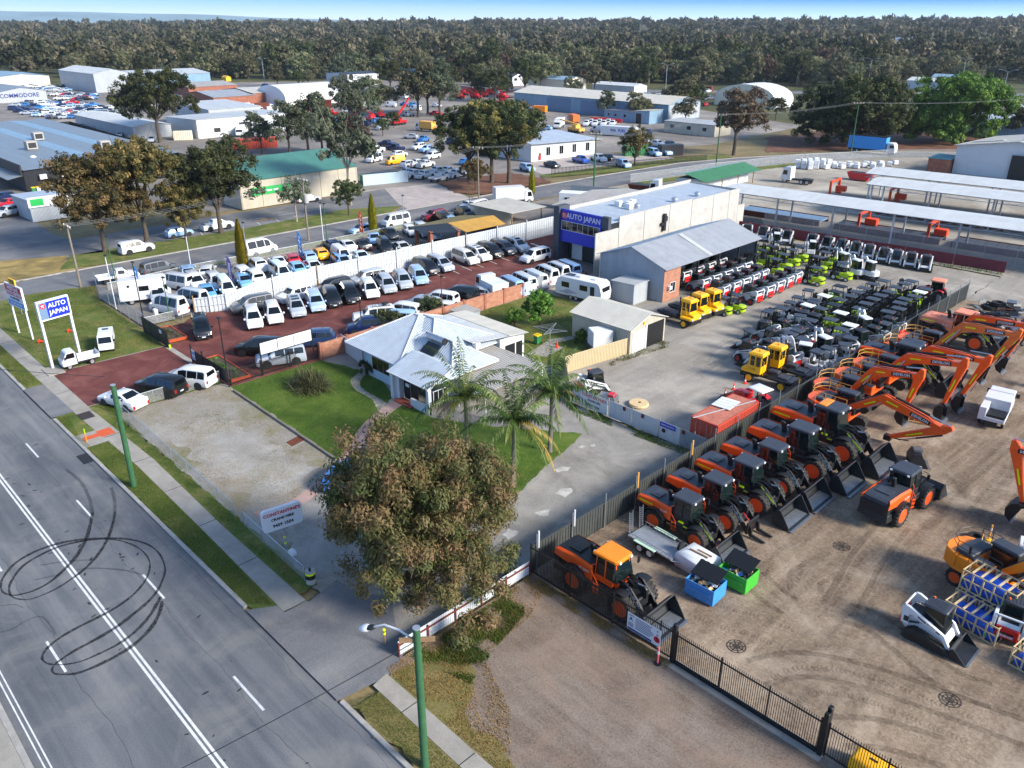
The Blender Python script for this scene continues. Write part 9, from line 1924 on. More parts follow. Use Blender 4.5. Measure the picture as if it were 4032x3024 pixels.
for i,(p,l)in enumerate(((Q(4,275,570),'orange cone lying on the lawn nearest the footpath'),(Q(4,465,500),'orange cone lying on the lawn behind the blue sign post'))):
 r=root('traffic_cone',(p.x,p.y,.28),.6);b=mb('cone_orange');b.T=Ro(R_(85),4,'Y');b.box(-.18,.18,-.18,.18,-.35,-.31);b.lathe([(.14,-.31),(.03,.35),(.001,.35)],n=12);b.T=None;b.bd('body',r);tag(r,l,'traffic cone')
def street_lamp(p,h,lab):
 r=root('street_light',(p.x,p.y,0));mb('galv').cyl((0,0,0),(0,0,h),.14,.08,8).bd('pole',r);b=mb('galv')
 for s_ in(-1,1):b.tube([(0,0,h-.2),(s_*1.2,0,h+.5),(s_*2.6,0,h+.8)],.06,5);b.cb(min(s_*2.4,s_*3.6),max(s_*2.4,s_*3.6),-.2,.2,h+.72,h+.9,.04)
 b.bd('lamp_arm',r);tag(r,lab,'street light','double armed highway lights')
for i,(n_,x,y)in enumerate(((1,1018,500),(1,1718,560),(2,318,560),(2,1160,560),(2,2098,620),(3,735,560),(3,1198,560),(3,1800,560),(3,2055,690))):street_lamp(Q(n_,x,y),13,'double armed light on the highway, %s from the west'%nth(i))
def person(p,rz,lab):
 bm=bmesh.new();L=bm.verts.layers.skin.verify()
 pts=dict(pel=(0,0,.95),sp=(0,.0,1.15),ch=(.02,0,1.38),nk=(.03,0,1.52),hd=(.05,0,1.62),ht=(.05,0,1.76),ls=(.02,.19,1.42),le=(.2,.26,1.2),lh=(.48,.2,1.22),lf=(.6,.19,1.22),rs=(.02,-.19,1.42),re=(-.03,-.26,1.14),rh=(.05,-.27,.9),rf=(.07,-.27,.8),lh1=(0,.1,.9),lk=(.05,.12,.5),la=(-.02,.13,.1),lt=(.16,.14,.04),rh1=(0,-.1,.9),rk=(-.03,-.12,.5),ra=(-.08,-.13,.1),rt=(.1,-.14,.04))
 rad=dict(pel=.14,sp=.13,ch=.155,nk=.06,hd=.1,ht=.08,ls=.07,le=.05,lh=.04,lf=.035,rs=.07,re=.05,rh=.04,rf=.035,lh1=.1,lk=.075,la=.05,lt=.045,rh1=.1,rk=.075,ra=.05,rt=.045)
 v={k:bm.verts.new(q)for k,q in pts.items()}
 for k,q in v.items():q[L].radius=(rad[k],rad[k])
 v['pel'][L].use_root=True
 for a,c in(('pel','sp'),('sp','ch'),('ch','nk'),('nk','hd'),('hd','ht'),('ch','ls'),('ls','le'),('le','lh'),('lh','lf'),('ch','rs'),('rs','re'),('re','rh'),('rh','rf'),('pel','lh1'),('lh1','lk'),('lk','la'),('la','lt'),('pel','rh1'),('rh1','rk'),('rk','ra'),('ra','rt')):bm.edges.new((v[a],v[c]))
 me=bpy.data.meshes.new('person');bm.to_mesh(me);bm.free();me.materials.append(MATS['black']);o=bpy.data.objects.new('person',me);C.objects.link(o);o.location=(p.x,p.y,.1);o.rotation_euler.z=rz
 o.modifiers.new('skin','SKIN');m=o.modifiers.new('sub','SUBSURF');m.levels=1;m.render_levels=1
 return tag(o,lab,'person')
person(Z5(688,565),R_(60),'person in dark clothes standing beside the black boxy people mover')
r=root('workbench',Z5(745,560));r.location.z=.1;mb('iron').box(-.7,.7,-.35,.35,.8,.9).bd('top',r);b=mb('trim')
for x in(-.6,.6):
 for y in(-.28,.28):b.box(x-.04,x+.04,y-.04,y+.04,0,.8)
b.bd('leg_frame',r);tag(r,'dark bench in front of the standing person','bench')
# ---------- vehicles in the far yards
FZ=.02
wr=np.random.default_rng(21)
pal=[WHITE,WHITE,SILVER,SILVER,PALEB,BLACK,GREY,DKBLUE,DKBLUE,WHITE,RED,hx('#2f6fb0'),hx('#cfd6dd')];pn=['white','white','silver','silver','pale blue','black','grey','dark blue','dark blue','white','red','mid blue','pale grey']
rows=[(440,9,880),(470,9,1000),(505,14,1300),(530,13,1300),(555,14,1330),(578,13,1350),(600,9,1200),(352,12,1030),(395,12,1010),(300,13,720),(265,10,700)]
starts={440:300,470:160,505:170,530:220,555:300,578:420,600:560,352:560,395:640,300:430,265:40}
for ri,(yy,n,xe)in enumerate(rows):
 xs=starts[yy]
 for i in range(n):
  x=xs+(xe-xs)*i/max(1,n-1)+wr.normal()*8;p=Z6(x,yy+wr.normal()*3,0);ci=wr.integers(0,len(pal));k=('sedan','hatch','sedan','ute','suv')[wr.integers(0,5)]
  far_car(k,(p.x,p.y,FZ),R_(wr.choice([70,250])+wr.normal()*8),pal[ci],'%s %s in the wreckers yard, %s in the %s row of wrecks'%(pn[ci],{'sedan':'sedan','hatch':'hatchback','ute':'pickup','suv':'wagon'}[k],nth(i),nth(ri)),'car','wrecked cars packed in the yard')
for i in range(26):p=Q(3,-10+(i%9)*22+wr.normal()*4,605+(i//9)*42+wr.normal()*5);ci=wr.integers(0,len(pal));far_car(('sedan','hatch','ute')[i%3],(p.x,p.y,FZ+(1.4 if i%4==3 else 0)*0),R_(wr.uniform(0,360)),pal[ci],'%s wreck in the yard behind the long blue shed, %s along'%(pn[ci],nth(i)),'car','wrecked cars behind the long blue shed')
g='white fleet pickups by the tree island'
for i,(x,y,k)in enumerate([(425,1140,'ute'),(470,1150,'ute'),(540,1155,'ute'),(440,1085,'suv'),(490,1080,'ute'),(545,1085,'ute'),(635,1175,'cabchassis'),(620,1130,'ute'),(690,1130,'ute'),(745,1150,'ute')]):p=Q(2,x,y);car(k,(p.x,p.y,FZ),R_(100),WHITE,'white fleet pickup, %s of the group near the tree island'%nth(i),'pickup',g)
for k,n_,x,y,d,c,l,ct in[('cargo',2,350,1065,-95,YEL,'bright yellow van standing in the open yard','van'),('suv',2,375,1020,100,WHITE,'white estate behind the bright yellow van','car'),('hiace',2,215,1050,-70,WHITE,'white van with a front grille next to the yellow van','van'),('ute',2,225,990,-80,WHITE,'white crew pickup beyond the yellow van','pickup'),('suv',2,500,970,-80,WHITE,'white four wheel drive with a dark rack on the open yard','car'),('ute',2,560,985,-80,PALEB,'pale pickup beside the racked four wheel drive','pickup'),('suv',2,590,1030,-80,WHITE,'white wagon at the edge of the big trees','car'),('suv',2,1205,1110,-15,PALEB,'silver hatchback at the gate of the office car park','car'),('sedan',2,1365,1085,-10,BLACK,'black hatchback beside the black fence','car'),('ute',2,1550,1055,-15,BLUE,'deep blue pickup parked along the black fence','pickup'),('ute',2,1665,1045,-15,WHITE,'white covered pickup next to the deep blue one','pickup'),('hatch',2,1730,1040,-15,BLACK,'black hatchback behind the white covered pickup','car'),('wagon',2,1825,1085,-20,PALEB,'silver blue wagon parked on the grass by the weeping tree','car'),('ute',2,2045,950,-10,WHITE,'white pickup beyond the weeping tree','pickup'),('ute',2,2125,955,-10,GREY,'grey tray pickup beside a white pickup','pickup'),('wagon',2,2025,1010,-20,PALEB,'silver blue wagon in the fenced car park','car'),('wagon',2,2095,1005,-20,PALEB,'second silver blue wagon in the fenced car park','car'),('ute',2,2170,840,-5,WHITE,'white pickup below the portable office','pickup'),('ute',3,10,830,-5,WHITE,'white pickup by the portable office steps','pickup')]:
 p=Q(n_,x,y);far_car(k,(p.x,p.y,.03),R_(d),c,l,ct,None)
for i,x in enumerate(range(1590,1760,28)):p=Q(2,x,815-(i%2)*8);far_car('ute',(p.x,p.y,FZ),R_(-60),WHITE,'white pickup in the line below the red barriers, %s along'%nth(i),'pickup','white pickups in the truck yard')
for i,(x,y,c)in enumerate([(780,890,WHITE),(860,895,SILVER),(970,890,WHITE),(985,920,SILVER),(530,832,DKBLUE),(570,845,DKBLUE),(605,860,BLUE),(650,880,BLACK)]):p=Q(1,x,y);far_car('hatch' if i<4 else 'sedan',(p.x,p.y,FZ),R_(-30 if i<4 else 60),c,['white hatchback','silver hatchback','white sedan','silver sedan','dark blue sedan','dark blue sedan','blue sedan','black sedan'][i]+' by the long white warehouse, %s along its front'%nth(i),'car',None)
for i,(n_,x,y,c)in enumerate([(2,1885,622,RED),(2,1950,625,WHITE),(2,1995,628,PALEB),(2,2060,632,WHITE),(2,2110,634,SILVER),(3,2050,695,PALEB),(3,2120,705,BLUE),(3,2180,708,WHITE),(1,1725,565,BLUE),(1,1540,600,WHITE),(1,1580,598,WHITE),(1,1620,596,SILVER)]):p=Q(n_,x,y);far_car('suv',(p.x,p.y,FZ),R_(20),c,'distant car at the highway edge, %s from the west end'%nth(i),'car',None)
tr=[(1,1570,880,WHITE,'white'),(1,1680,885,WHITE,'white'),(1,1500,730,hx('#8c8f8a'),'grey'),(1,1600,720,WHITE,'white'),(1,1650,740,WHITE,'white'),(1,1720,720,GREY,'grey'),(1,1800,745,WHITE,'white'),(1,1905,725,WHITE,'white'),(2,390,640,WHITE,'white'),(2,545,850,WHITE,'white'),(2,1270,740,WHITE,'white'),(2,1410,830,WHITE,'white'),(2,1500,800,WHITE,'white')]
boxm=['plastic','sign_deep','rust','plastic','crate_wood','rust','plastic',None,'plastic','amber','amber_orange','plastic','old_orange']
for i,((n_,x,y,c,cn),bmm)in enumerate(zip(tr,boxm)):p=Q(n_,x,y);box_truck((p.x,p.y,.02),R_([-40,-35,60,70,80,75,65,70,10,190,200,-60,150][i]),['white box truck by the open doorway','white cab truck with a blue curtain body','truck with a rusty tray near the brick units','white box truck near the brick units','truck with a pale timber load by the brick units','second truck with a rusty tray by the brick units','white truck facing the yard entrance','white bare chassis truck by the dome shelter','white trailer truck beyond the street trees','white truck with a yellow railed tray in the yard','white truck with an orange crane body by the blue shed','white cab truck beside the orange tanker','white truck carrying an orange tank'][i],6.5,H=3.0,boxm=bmm,name='truck')
def crane(p,rz,mt,lab,up=20):
 r=root('crane_truck',(p.x,p.y,.02),R_(rz));b=mb(mt);b.cb(-3,3,-1.1,1.1,.7,1.5,.06);b.cb(-1,1,-.9,.9,1.5,2.4,.06);b.bd('body',r,30);b=mb(mt);a=R_(up);b.tube([(-1,0,2.4),(5*cos(a),0,2.4+5*sin(a)),(8*cos(a),0,2.4+8*sin(a))],[.4,.3,.22],4);b.bd('crane_boom',r,30);b=mb('tyre')
 for x in(-2,-.6,.9,2.2):
  for s_ in(-1,1):b.cyl((x,s_*.8,.5),(x,s_*1.1,.5),.5,n=10)
 b.bd('tyre',r);return tag(r,lab,'crane truck')
for i,(n_,x,y,rz,mt,l,up)in enumerate([(2,370,810,100,'red','red crane truck with its boom up in the open yard',45),(2,250,760,160,'red','red crane with a long low boom beside the grey trees',15),(2,200,790,170,'red','red machine with its boom folded near the container',10),(2,760,640,5,'red','red crane with a long flat boom behind the big trees',3),(2,870,625,2,'red','second red crane lying flat behind the big trees',3),(2,1040,680,10,'red','red crane half hidden by the big trees',8),(2,1190,700,170,'amber','yellow crane truck beside the big trees',8),(2,1290,700,165,'amber','yellow crane truck in front of the blue shed',12),(2,1520,860,170,'amber','yellow crane beside the long fuel tank',6),(1,1900,745,10,'red','red machine behind the dome shelter trucks',25),(1,2000,745,20,'red','red machine with raised arm near the blue container',30),(1,2080,745,15,'red','red machine third in line near the blue container',28),(1,2140,750,15,'red','red machine fourth in line near the blue container',25)]):crane(Q(n_,x,y),rz,mt,l,up)
def box_(name,n_,x,y,L,W,H,mt,lab,cat,rz=0):
 p=Q(n_,x,y);r=root(name,(p.x,p.y,.02),R_(rz));b=mb(mt);b.cb(-L/2,L/2,-W/2,W/2,0,H,.05);b.bd('body',r,30);b=mb('trim');n=int(L/.6)
 for i in range(n):b.box(-L/2+.3+i*.6,-L/2+.36+i*.6,-W/2-.02,-W/2,.15,H-.15)
 b.bd('rib',r,0);return tag(r,lab,cat)
for a in[('shipping_container',1,1650,960,12,2.4,2.6,'cont_red','long dark red container behind the second street tree','container',75),('shipping_container',1,2165,830,6,2.4,2.6,'sign_sky','pale blue topped container by the grey trees','container',30),('shipping_container',1,2000,700,8,2.4,2.6,'cont_red','faded red container beside the dome shelter','container',50),('shipping_container',1,2100,690,6,2.4,2.6,'rust','second rusty container beside the dome shelter','container',50),('shipping_container',1,1190,905,5,2.4,2.4,'render_cream','cream container at the foot of the lone tall tree','container',60),('shipping_container',3,140,595,8,2.4,2.6,'rust','red brown container above the wreckers by the highway','container',10),('waste_container',2,190,1180,4,2,1.5,'bin_green','green waste container in the fenced pen','container',70),('storage_container',1,1430,840,5,2.2,2.2,'clad_dark','dark crate stack by the open doorway','container',60)]:box_(*a)
r=root('site_wall',Q(2,290,1190));r.rotation_euler.z=R_(75);mb('pale_blue_wall').box(-5,5,-.1,.1,0,2.2).bd('wall',r,0);tag(r,'low grey block wall beside the fenced waste pen','wall')
for i,(x,y)in enumerate(((1640,785),(1690,785),(1730,790),(1790,795))):
 p=Q(2,x,y);r=root('barrier',(p.x,p.y,.02),R_(20));b=mb('red');b.prism([(-1.6,0),(1.6,0),(1.5,1.2),(-1.5,1.2)],-.25,.25);b.bd('body',r,30,.05);tag(r,'red plastic barrier in front of the site office, %s along'%nth(i),'barrier','red plastic barriers')
r=root('picket_fence',(-123,133,.05));b=mb('black');pts=[(0,0,0),(3.5,12,0),(7.5,28,0),(13,42,0)]
for a,c in zip(pts,pts[1:]):
 a,c=Vector(a),Vector(c);n=int((c-a).length/.35)
 for i in range(n):q=a.lerp(c,i/n);b.box(q.x-.04,q.x+.04,q.y-.04,q.y+.04,0,1.5)
b.bd('picket_panel',r,0);b=mb('black')
for z in(.3,1.3):b.tube([Vector(p)+Ve((0,0,z))for p in pts],.04,4)
b.bd('rail',r);tag(r,'black picket fence of the office car park along the grass strip','fence')
for i in range(46):
 x=-330+wr.random()*190;y=np.interp(x,[-330,-140],[205,150])+wr.normal()*26;ci=wr.integers(0,len(pal));k=('ute','suv','cargo','cabchassis','hatch')[i%5]
 far_car(k,(x,y,FZ),R_(wr.choice([20,110,200])+wr.normal()*8),pal[ci],'%s vehicle among the far truck yards, %s of the scattered ones'%(pn[ci],nth(i)),'vehicle','scattered vehicles of the far yards')
for i in range(9):crane(Q(2,705+i*42,592+(i*37)%50),wr.normal()*6+(180 if i%2 else 0),'red','red drilling rig in the mass of red machines behind the big trees, %s'%nth(i),2+i%3*2)
for i,(n_,x,y,L,W,h,mt,rf,l)in enumerate([(3,1580,575,16,12,4,'render','roof_white','white house with a bright roof beside the light green field'),(3,1710,550,14,8,4,'sign_deep','roof_blue','blue roofed sheds beside the bright white house'),(3,2110,880,30,14,4.5,'clad_blue','roof_pale','pale blue shed with a low roof right of the bright green tree'),(2,960,560,10,8,4,'render','roof_white','white house roof peeping out at the tree line'),(2,1080,550,16,9,4.5,'render','roof_dark','white house with a dark roof at the tree line'),(2,1800,590,26,10,3,'render','roof_white','long low white building at the tree line'),(3,90,505,14,9,4,'render','roof_white','white cottage by the highway behind the containers'),(2,425,520,14,9,5,'clad_blue','roof_cream','pale shed beside the hire shop'),(3,2110,745,60,1.2,2.2,'maroon','roof_dark','long low maroon screen wall beyond the bright tree'),(1,1470,525,5,3,2.2,'sign_yellow','roof_yellow','small yellow hut beside the highway')]):
 p=Q(n_,x,y);gable('house' if 'house' in l or 'cottage' in l else 'building',p.x-L/2,p.x+L/2,p.y-W/2,p.y+W/2,h,h*.35,'x',mt,rf,l,'building')
hp=[(560,395,'roof_red'),(640,380,'roof_red'),(690,395,'roof_blue'),(730,400,'roof_white'),(775,375,'roof_red'),(810,385,'roof_pale_green'),(850,395,'roof_blue'),(880,380,'roof_red'),(920,385,'roof_red'),(345,365,'roof_red'),(360,378,'roof_red'),(960,378,'roof_red')]
ribmat('roof_red','#a04a34',.3)
for i,(x,y,rf)in enumerate(hp):p=Q(1,x,y,3);gable('suburban_house',p.x-9,p.x+9,p.y-6,p.y+6,3,2.2,'x','render_cream',rf,'suburban house in the gap of the wood, %s from the west'%nth(sorted(h[0]for h in hp).index(x)),'house','suburban houses among the trees')
hp=[(1,1850,180),(1,1500,170),(1,500,200),(2,480,215),(2,860,190),(2,1480,180),(2,1950,190),(3,300,190),(3,1050,200),(3,1300,235),(3,1800,215),(2,1110,242),(2,1720,215),(3,820,222),(3,1465,270),(3,2060,255),(3,2130,270),(3,70,200),(2,240,130),(3,250,255),(3,620,190)]
for i,(n_,x,y)in enumerate(hp):p=Q(n_,x,y,11);gable('suburban_house',p.x-16,p.x+16,p.y-10,p.y+10,11,5,'x','render','roof_red' if i%3==1 else 'roof_white','roof showing above the far wood, %s from the west'%nth(sorted(a[0]*4000+a[1]for a in hp).index(n_*4000+x)),'house','roofs above the far wood')
# ---------- trees and shrubs
def T_(k,*a,**kw):TREES[k]=tree_meshes(*a,**kw)
T_('gum',4,11.9,4.6,14,620,125000,.24,'gum_leaf',trunk=.28,asp=.34,droop=.8,rad=(.45,.9),flat=.95,base=-.12,r0=.26)
tree('gum',(-30.2,22.2,.1),'big russet and olive gum tree in front of the gravel drive',name='gum_tree')
T_('street_a',5,14.2,6.4,9,210,24000,.46,'street_leaf',trunk=.25,rad=(.6,1.25),base=.2,r0=.36);T_('street_b',6,15.2,6.8,10,230,26000,.46,'street_leaf',trunk=.25,rad=(.6,1.25),base=.2,r0=.36);T_('street_c',8,15.2,6.6,9,220,24000,.46,'dark_leaf',trunk=.25,rad=(.6,1.25),base=.22,r0=.36)
g='street trees on the grass strip'
for k,p,sc,rz,l in(('street_a',P(228,545),1.0,.4,'first street tree from the car park, yellow green crown'),('street_b',P(318,525),1.02,1.4,'tallest yellow green street tree in the middle of the strip'),('street_c',P(478,505),1.0,2.2,'dark green street tree nearest the pickup'),):tree(k,(p.x,p.y,.1),l,'tree',g,rz,sc,name='street_tree')
tree('street_a',(P(403,518).x,P(403,518).y,.1),'small thin street tree beside the silver blue hatchback','tree',g,3,.62,name='street_tree')
T_('tall',12,19.5,9.5,12,280,30000,.6,'dark_leaf',trunk=.32,rad=(.7,1.5),base=.25,r0=.5);p=P(346,308);tree('tall',(p.x,p.y,0),'lone tall spreading tree rising among the warehouses',rz=1.0)
T_('big_a',13,17.4,7.6,10,240,26000,.5,'street_leaf',trunk=.3,rad=(.6,1.4),base=.2,r0=.45);T_('big_b',14,16.8,7.2,10,230,24000,.5,'dark_leaf',trunk=.3,rad=(.6,1.4),base=.2,r0=.45)
g='big trees on the mulched island'
for k,p,sc,rz,l in(('big_a',Q(2,975,1185),1.0,.2,'big tree on the mulched island, forked trunk nearest the driveway'),('big_b',Q(2,1085,1190),.98,2.0,'big dark tree on the mulched island beside the white office'),('big_b',Q(2,830,1180),.92,4.0,'big tree on the mulched island nearest the fleet pickups'),('big_a',Q(2,870,1235),.36,1.0,'small low tree at the kerb of the mulched island')):tree(k,(p.x,p.y,0),l,'tree',g,rz,sc)
TREES['conifer']=conifer(3,6.9,.75,9000,.28)
for p,h,l in((P(527,585),1.0,'yellow green pencil conifer by the white camper van'),(P(807,508),.92,'yellow pencil conifer between the black sedan and the verge minibus'),(Q(2,1235,1280),.86,'yellow green pencil conifer at the bend by the grey tin fence')):tree('conifer',(p.x,p.y,.1),l,'tree','pencil conifers along the street',rnd.random()*6,h,name='pencil_conifer')
T_('thin',17,8.5,3.6,6,60,4200,.4,'grey_leaf',bark='pale_bark',trunk=.42,rad=(.4,1.0),base=.4,r0=.16)
p=Q(1,1925,1440);tree('thin',(p.x,p.y,.1),'small sparse tree on the strip beside the transformer pole',rz=.5,sc=.85);p=Q(2,60,1330);tree('thin',(p.x,p.y,.1),'pale limbed gum with thin foliage at the corner of the cream store',rz=2,sc=1.7,szz=1.9);p=Q(2,50,1400);tree('big_b',(p.x,p.y,.1),'low dark bush tree at the kerb below the cream store',rz=2,sc=.36)
TREES['palm_a']=palm_meshes(2,5.7,30,4.4);TREES['palm_b']=palm_meshes(5,5.4,30,4.4);TREES['palm_c']=palm_meshes(9,5.5,28,4.6)
for k,x,y,rz,l in(('palm_a',-35.75,35.1,0,'palm with orange dying fronds, nearest the drive'),('palm_b',-37.4,40.85,1.2,'palm closest to the carport corner'),('palm_c',-41.2,35.6,2.2,'palm half hidden behind the gum tree')):tree(k,(x,y,.1),l,'palm tree','palms in the front garden',rz,name='palm_tree')
def bush(kind,p,lab,sc,cat='shrub',sz=None):tree(kind,(p[0],p[1],.1),lab,cat,None,rnd.random()*6,sc,name='shrub',szz=sz)
T_('round',21,4.2,1.7,7,90,7000,.24,'bush_leaf',trunk=.25,rad=(.25,.5),base=.22,r0=.1);T_('ball',22,2.6,1.4,7,80,5200,.2,'bush_leaf',trunk=.12,rad=(.25,.5),base=.02,r0=.06);T_('dball',23,2.6,1.5,7,80,5200,.2,'dark_leaf',trunk=.12,rad=(.25,.5),base=.02,r0=.06)
bush('round',Q(5,1285,455),'round bright green tree on the back lawn',1.0,'tree');bush('ball',Q(5,1120,470),'leafy green shrub between the house and the round tree',.9);bush('dball',Q(5,590,400),'dark shrub against the brick wall beside the pale blue van',.95);bush('dball',Q(5,310,490),'dark shrub behind the house roof corner',.95);bush('dball',Q(5,185,775),'dark rounded shrub at the house front by the stone path',.55);bush('ball',Q(5,1550,560),'low green shrub beside the white box trailer',.5)
rs=np.random.default_rng(5);V=[];tn=[]
for i in range(1500):
 a=rs.random()*2*pi;el=R_(rs.uniform(15,88));L=rs.uniform(1.2,2.0);d=Ve((cos(a)*cos(el),sin(a)*cos(el),sin(el)));p=Ve((rs.normal()*.55,rs.normal()*.45,.05));s_=Ve((-sin(a),cos(a),0))*.035;q=p;t0=rs.random()
 for j in range(4):
  n=q+d*(L/4);w0=1-j*.2;w1=1-(j+1)*.22;V.append([q-s_*w0,n-s_*w1,n+s_*w1,q+s_*w0]);tn.append(t0);q=n;d=(d+Ve((0,0,-.3))).normalized()
o=bpy.data.objects.new('flax_bush',quads_mesh('flax_bush',np.array([[list(x)for x in q]for q in V]),'flax_leaf',np.array(tn)));C.objects.link(o);o.location=(-61.3,33.9,.1);o.scale=(1.25,1.0,1.0);tag(o,'spiky grey green flax clump in the middle of the front lawn','shrub')
T_('fig',31,17.5,13.5,15,620,60000,.75,'fig_leaf',trunk=.2,rad=(.9,1.9),base=-.08,r0=.7,ry=12);p=Q(3,1040,950);tree('fig',(p.x,p.y+5,0),'huge dark green fig behind the blue curtain-sided truck',rz=.4,sc=1.05)
T_('bright',32,16.5,12.5,15,620,60000,.75,'bright_leaf',trunk=.2,rad=(.9,1.9),base=-.08,r0=.7,ry=11);p=Q(3,1700,930);tree('bright',(p.x,p.y+5,0),'huge bright green tree next to the dark fig',rz=.9,sc=1.08)
T_('brown',33,16.5,6.5,9,200,15000,.6,'brown_leaf',trunk=.32,rad=(.6,1.4),base=.25,r0=.45);p=Q(3,330,1005);tree('brown',(p.x,p.y,0),'brown leaved tree shedding bark beside the street bend',rz=.3)
T_('weep',34,9.5,3.6,7,120,9000,.4,'street_leaf',trunk=.2,rad=(.5,1.0),base=.06,r0=.25,droop=.8);p=Q(2,1900,1075);tree('weep',(p.x,p.y,0),'weeping tree on the grass beside the silver blue wagon',rz=.3)
T_('grey_a',35,15,5.2,8,170,10500,.55,'grey_leaf',trunk=.3,rad=(.6,1.4),base=.15,r0=.35);T_('mid',36,14,6,8,170,10500,.6,'forest_leaf',trunk=.3,rad=(.6,1.4),base=.2,r0=.35)
g='grey green trees in the truck yard'
for i,(n_,x,y,k,sc)in enumerate([(2,60,830,'grey_a',1.05),(2,130,820,'grey_a',1.0),(2,240,760,'mid',.95),(2,500,760,'mid',1.35),(2,640,760,'grey_a',1.3),(2,560,740,'brown',1.0),(1,1880,1010,'grey_a',.9),(1,2000,1005,'grey_a',1.0),(1,2090,990,'grey_a',.85),(2,70,1010,'brown',.65),(2,320,600,'big_b',.85),(1,1800,565,'mid',.7),(1,2000,560,'mid',.6),(1,1940,570,'big_b',.5),(2,960,600,'mid',.8),(2,1030,600,'big_b',.4),(2,1190,630,'big_b',1.0),(2,1290,600,'mid',1.3),(2,1530,605,'grey_a',.5),(2,1640,600,'mid',.95),(2,340,830,'big_b',.3),(2,270,880,'big_b',.3),(1,1700,1000,'grey_a',.7),(3,600,780,'big_b',.45),(3,2160,900,'street_c',.62),(3,740,560,'dark',1.0)]):
 p=Q(n_,x,y);k='big_b' if k=='dark' else k;tree(k,(p.x,p.y,0),'tree among the truck yards, %s counted from the street trees'%nth(i),'tree',g,rnd.random()*6,sc)
fr=np.random.default_rng(77)
for i in range(16):x=-340+fr.random()*210;y=np.interp(x,[-340,-130],[285,230])+fr.normal()*18;tree(('mid','grey_a','big_b')[i%3],(x,y,0),'tree between the far sheds, %s of the scattered ones'%nth(i),'tree',g,fr.random()*6,.55+.4*fr.random())
# ---- the wood
for i,(h,rx,nl,mt)in enumerate([(12,6.2,8,'forest_leaf'),(14,6.6,9,'forest_leaf'),(11,6.8,8,'grey_leaf'),(15,6,9,'dark_leaf'),(13,7,9,'forest_leaf'),(12,6,8,'brown_leaf')]):
 TREES['f%d'%i]=tree_meshes(50+i,h,rx,nl,110,5200,.85,mt,bark='pale_bark' if i%2 else 'bark',trunk=.3,rad=(.8,1.8),base=-.06,r0=.3)
fr=np.random.default_rng(77)
edge=[(-2500,-200),(-900,40),(-560,158),(-500,215),(-440,262),(-350,330),(-255,392),(-180,440),(-100,500),(20,580),(200,690),(600,900),(2500,1700)]
ex=[e[0]for e in edge];ey=[e[1]for e in edge]
def terr(x,y):
 d=math.hypot(x,y);a=math.atan2(-x,y);t=min(1,max(0,(d-520)/1900));return(13+12*min(1,max(0,(YAW+.62-a)/1.24)))*t*t*(3-2*t)
def inview(x,y):
 v=Ve((x,y,5-CAMH));d=v.dot(_F);return d>0 and abs(v.dot(_Rt)/d)<.70
pts=[]
tries=0
clear=[(Q(1,x,392),26)for x in(340,560,640,720,800,880,950)]
while len(pts)<6500 and tries<400000:
 tries+=1
 d=260+(3600)*fr.random()**1.9;a=YAW+fr.uniform(-.66,.66);x=-sin(a)*d;y=cos(a)*d
 if y<np.interp(x,ex,ey)or not inview(x,y):continue
 if any((x-c.x)**2+(y-c.y)**2<q*q for c,q in clear):continue
 if-190<x<-60 and 440<y<520 and fr.random()<.9:continue
 pts.append((x,y,d))
cell={};keep=[]
for q in pts:
 m=5.2 if q[2]<700 else 7.5;kx=(int(q[0]//m),int(q[1]//m))
 if kx in cell:continue
 cell[kx]=1;keep.append(q)
keep.sort(key=lambda q:q[2]);near=keep[:280];rest=keep[280:]
def scx(q):
 v=Ve((q[0],q[1],-CAMH));return v.dot(_Rt)/v.dot(_F)
bands=[near[i*70:(i+1)*70]for i in range(4)]
for bi,bd in enumerate(bands):
 bd.sort(key=scx)
 for i,(x,y,d)in enumerate(bd):
  k='f%d'%fr.choice(6,p=[.26,.22,.14,.14,.18,.06]);s_=.7+.55*fr.random()
  tree(k,(x,y,terr(x,y)),'bushland tree, %s from the west, %s rank back from the highway'%(nth(i),nth(bi)),'tree','trees of the far wood',fr.random()*6,s_,name='bushland_tree',szz=s_*(.85+.4*fr.random()))
Vs=[];ts=[]
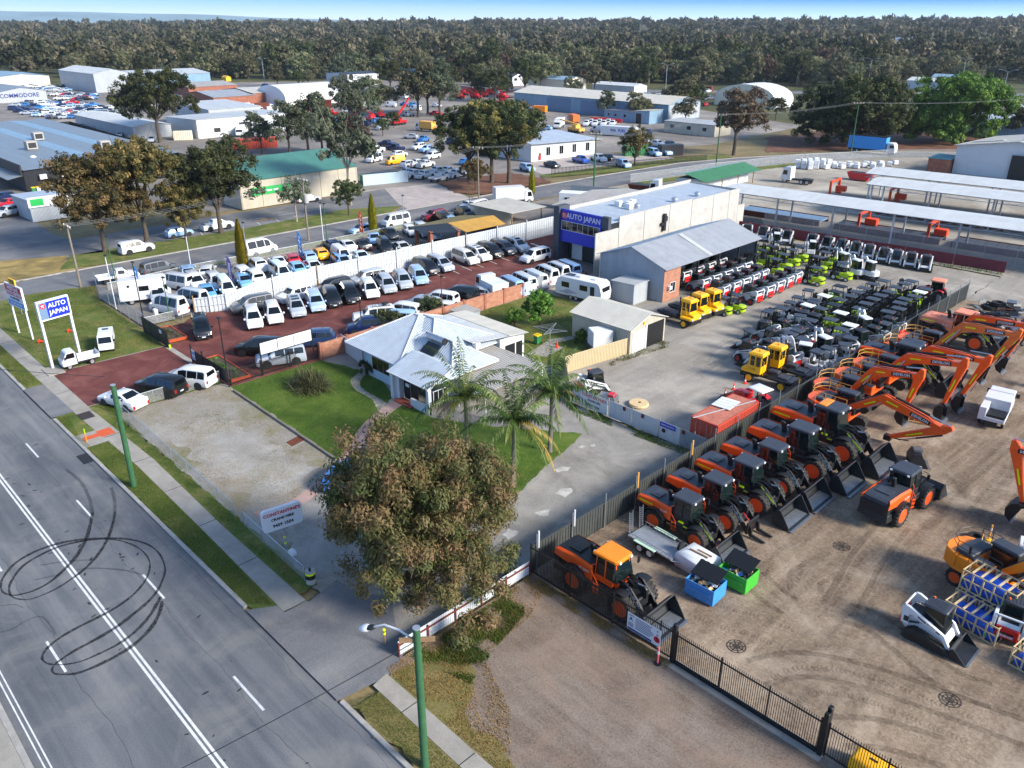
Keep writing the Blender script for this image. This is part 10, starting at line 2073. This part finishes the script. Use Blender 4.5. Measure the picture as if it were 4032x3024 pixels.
for lod,(lo,hi,nl,sz)in enumerate(((0,520,520,1.7),(520,900,230,2.6),(900,9e9,90,4.2))):
 sel=[q for q in rest if lo<=q[2]<hi]
 base=[]
 for j in range(8):
  rs=np.random.default_rng(200+lod*10+j);rx=5.5+2*rs.random();hh=11+4*rs.random();lob=[(rx*.4*cos(t),rx*.4*sin(t),hh*(.35+.4*rs.random()),rx*.6,rx*.6,hh*.28)for t in np.arange(0,6.2,1.05)]+[(0,0,hh*.68,rx*.6,rx*.6,hh*.3)]
  c=crown_pts(rs,lob,60);base.append(leaves(rs,c,rs.uniform(.6,1.5,60),nl,sz,.6,.1))
 for q in sel:
  V,t=base[fr.integers(0,8)];a=fr.random()*6.28;s_=(.6+.75*fr.random()**1.3)*(1.0 if q[2]<1500 else 1.15);zz_s=s_*(.8+.5*fr.random());ca,sa=cos(a)*s_,sin(a)*s_
  W=np.empty_like(V);W[...,0]=V[...,0]*ca-V[...,1]*sa+q[0];W[...,1]=V[...,0]*sa+V[...,1]*ca+q[1];W[...,2]=V[...,2]*zz_s+terr(q[0],q[1])
  Vs.append(W);k=fr.random();ts.append(np.clip(t*.35+.8*k-.08,0,1))
me=quads_mesh('wood',np.concatenate(Vs),'forest_leaf',np.concatenate(ts));o=bpy.data.objects.new('far_wood',me);C.objects.link(o);stuff(o)
b=mb('scrub_mat');dd=[500,700,900,1200,1600,2000,2500,3500,5000,7300];aa=[YAW+.85-1.7*i/40 for i in range(41)];vs=[(-sin(a)*d,cos(a)*d,terr(-sin(a)*d,cos(a)*d)-.03)for d in dd for a in aa]
b.add(vs,[(i*41+j+1,i*41+j,(i+1)*41+j,(i+1)*41+j+1)for i in range(len(dd)-1)for j in range(40)]);struct(b.bd('terrain',None,60))
M('hazed_hill_mat','#74909a',.95,0,.3,.002)  # blue distance haze painted into the hills' base colour
b=mb('hazed_hill_mat');rings=[];n=60
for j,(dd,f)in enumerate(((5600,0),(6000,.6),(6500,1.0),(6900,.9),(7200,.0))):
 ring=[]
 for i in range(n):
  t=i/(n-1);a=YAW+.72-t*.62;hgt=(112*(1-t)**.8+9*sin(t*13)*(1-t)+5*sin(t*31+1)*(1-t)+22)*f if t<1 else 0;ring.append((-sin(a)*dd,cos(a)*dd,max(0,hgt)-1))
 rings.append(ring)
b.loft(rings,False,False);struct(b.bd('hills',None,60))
m=bpy.data.materials.new('air');m.use_nodes=True;n_=m.node_tree;n_.nodes.clear();o_=n_.nodes.new('ShaderNodeOutputMaterial');v_=n_.nodes.new('ShaderNodeVolumePrincipled');v_.inputs['Color'].default_value=(.72,.86,1,1);v_.inputs['Density'].default_value=HAZE;v_.inputs['Anisotropy'].default_value=.2;n_.links.new(v_.outputs[0],o_.inputs['Volume']);MATS['air']=m
b=mb('air');b.box(-7750,5550,-650,7750,-1.2,150);o=b.bd('haze',None,0);o['kind']='stuff'
for v in PROTO.values():drop(v)
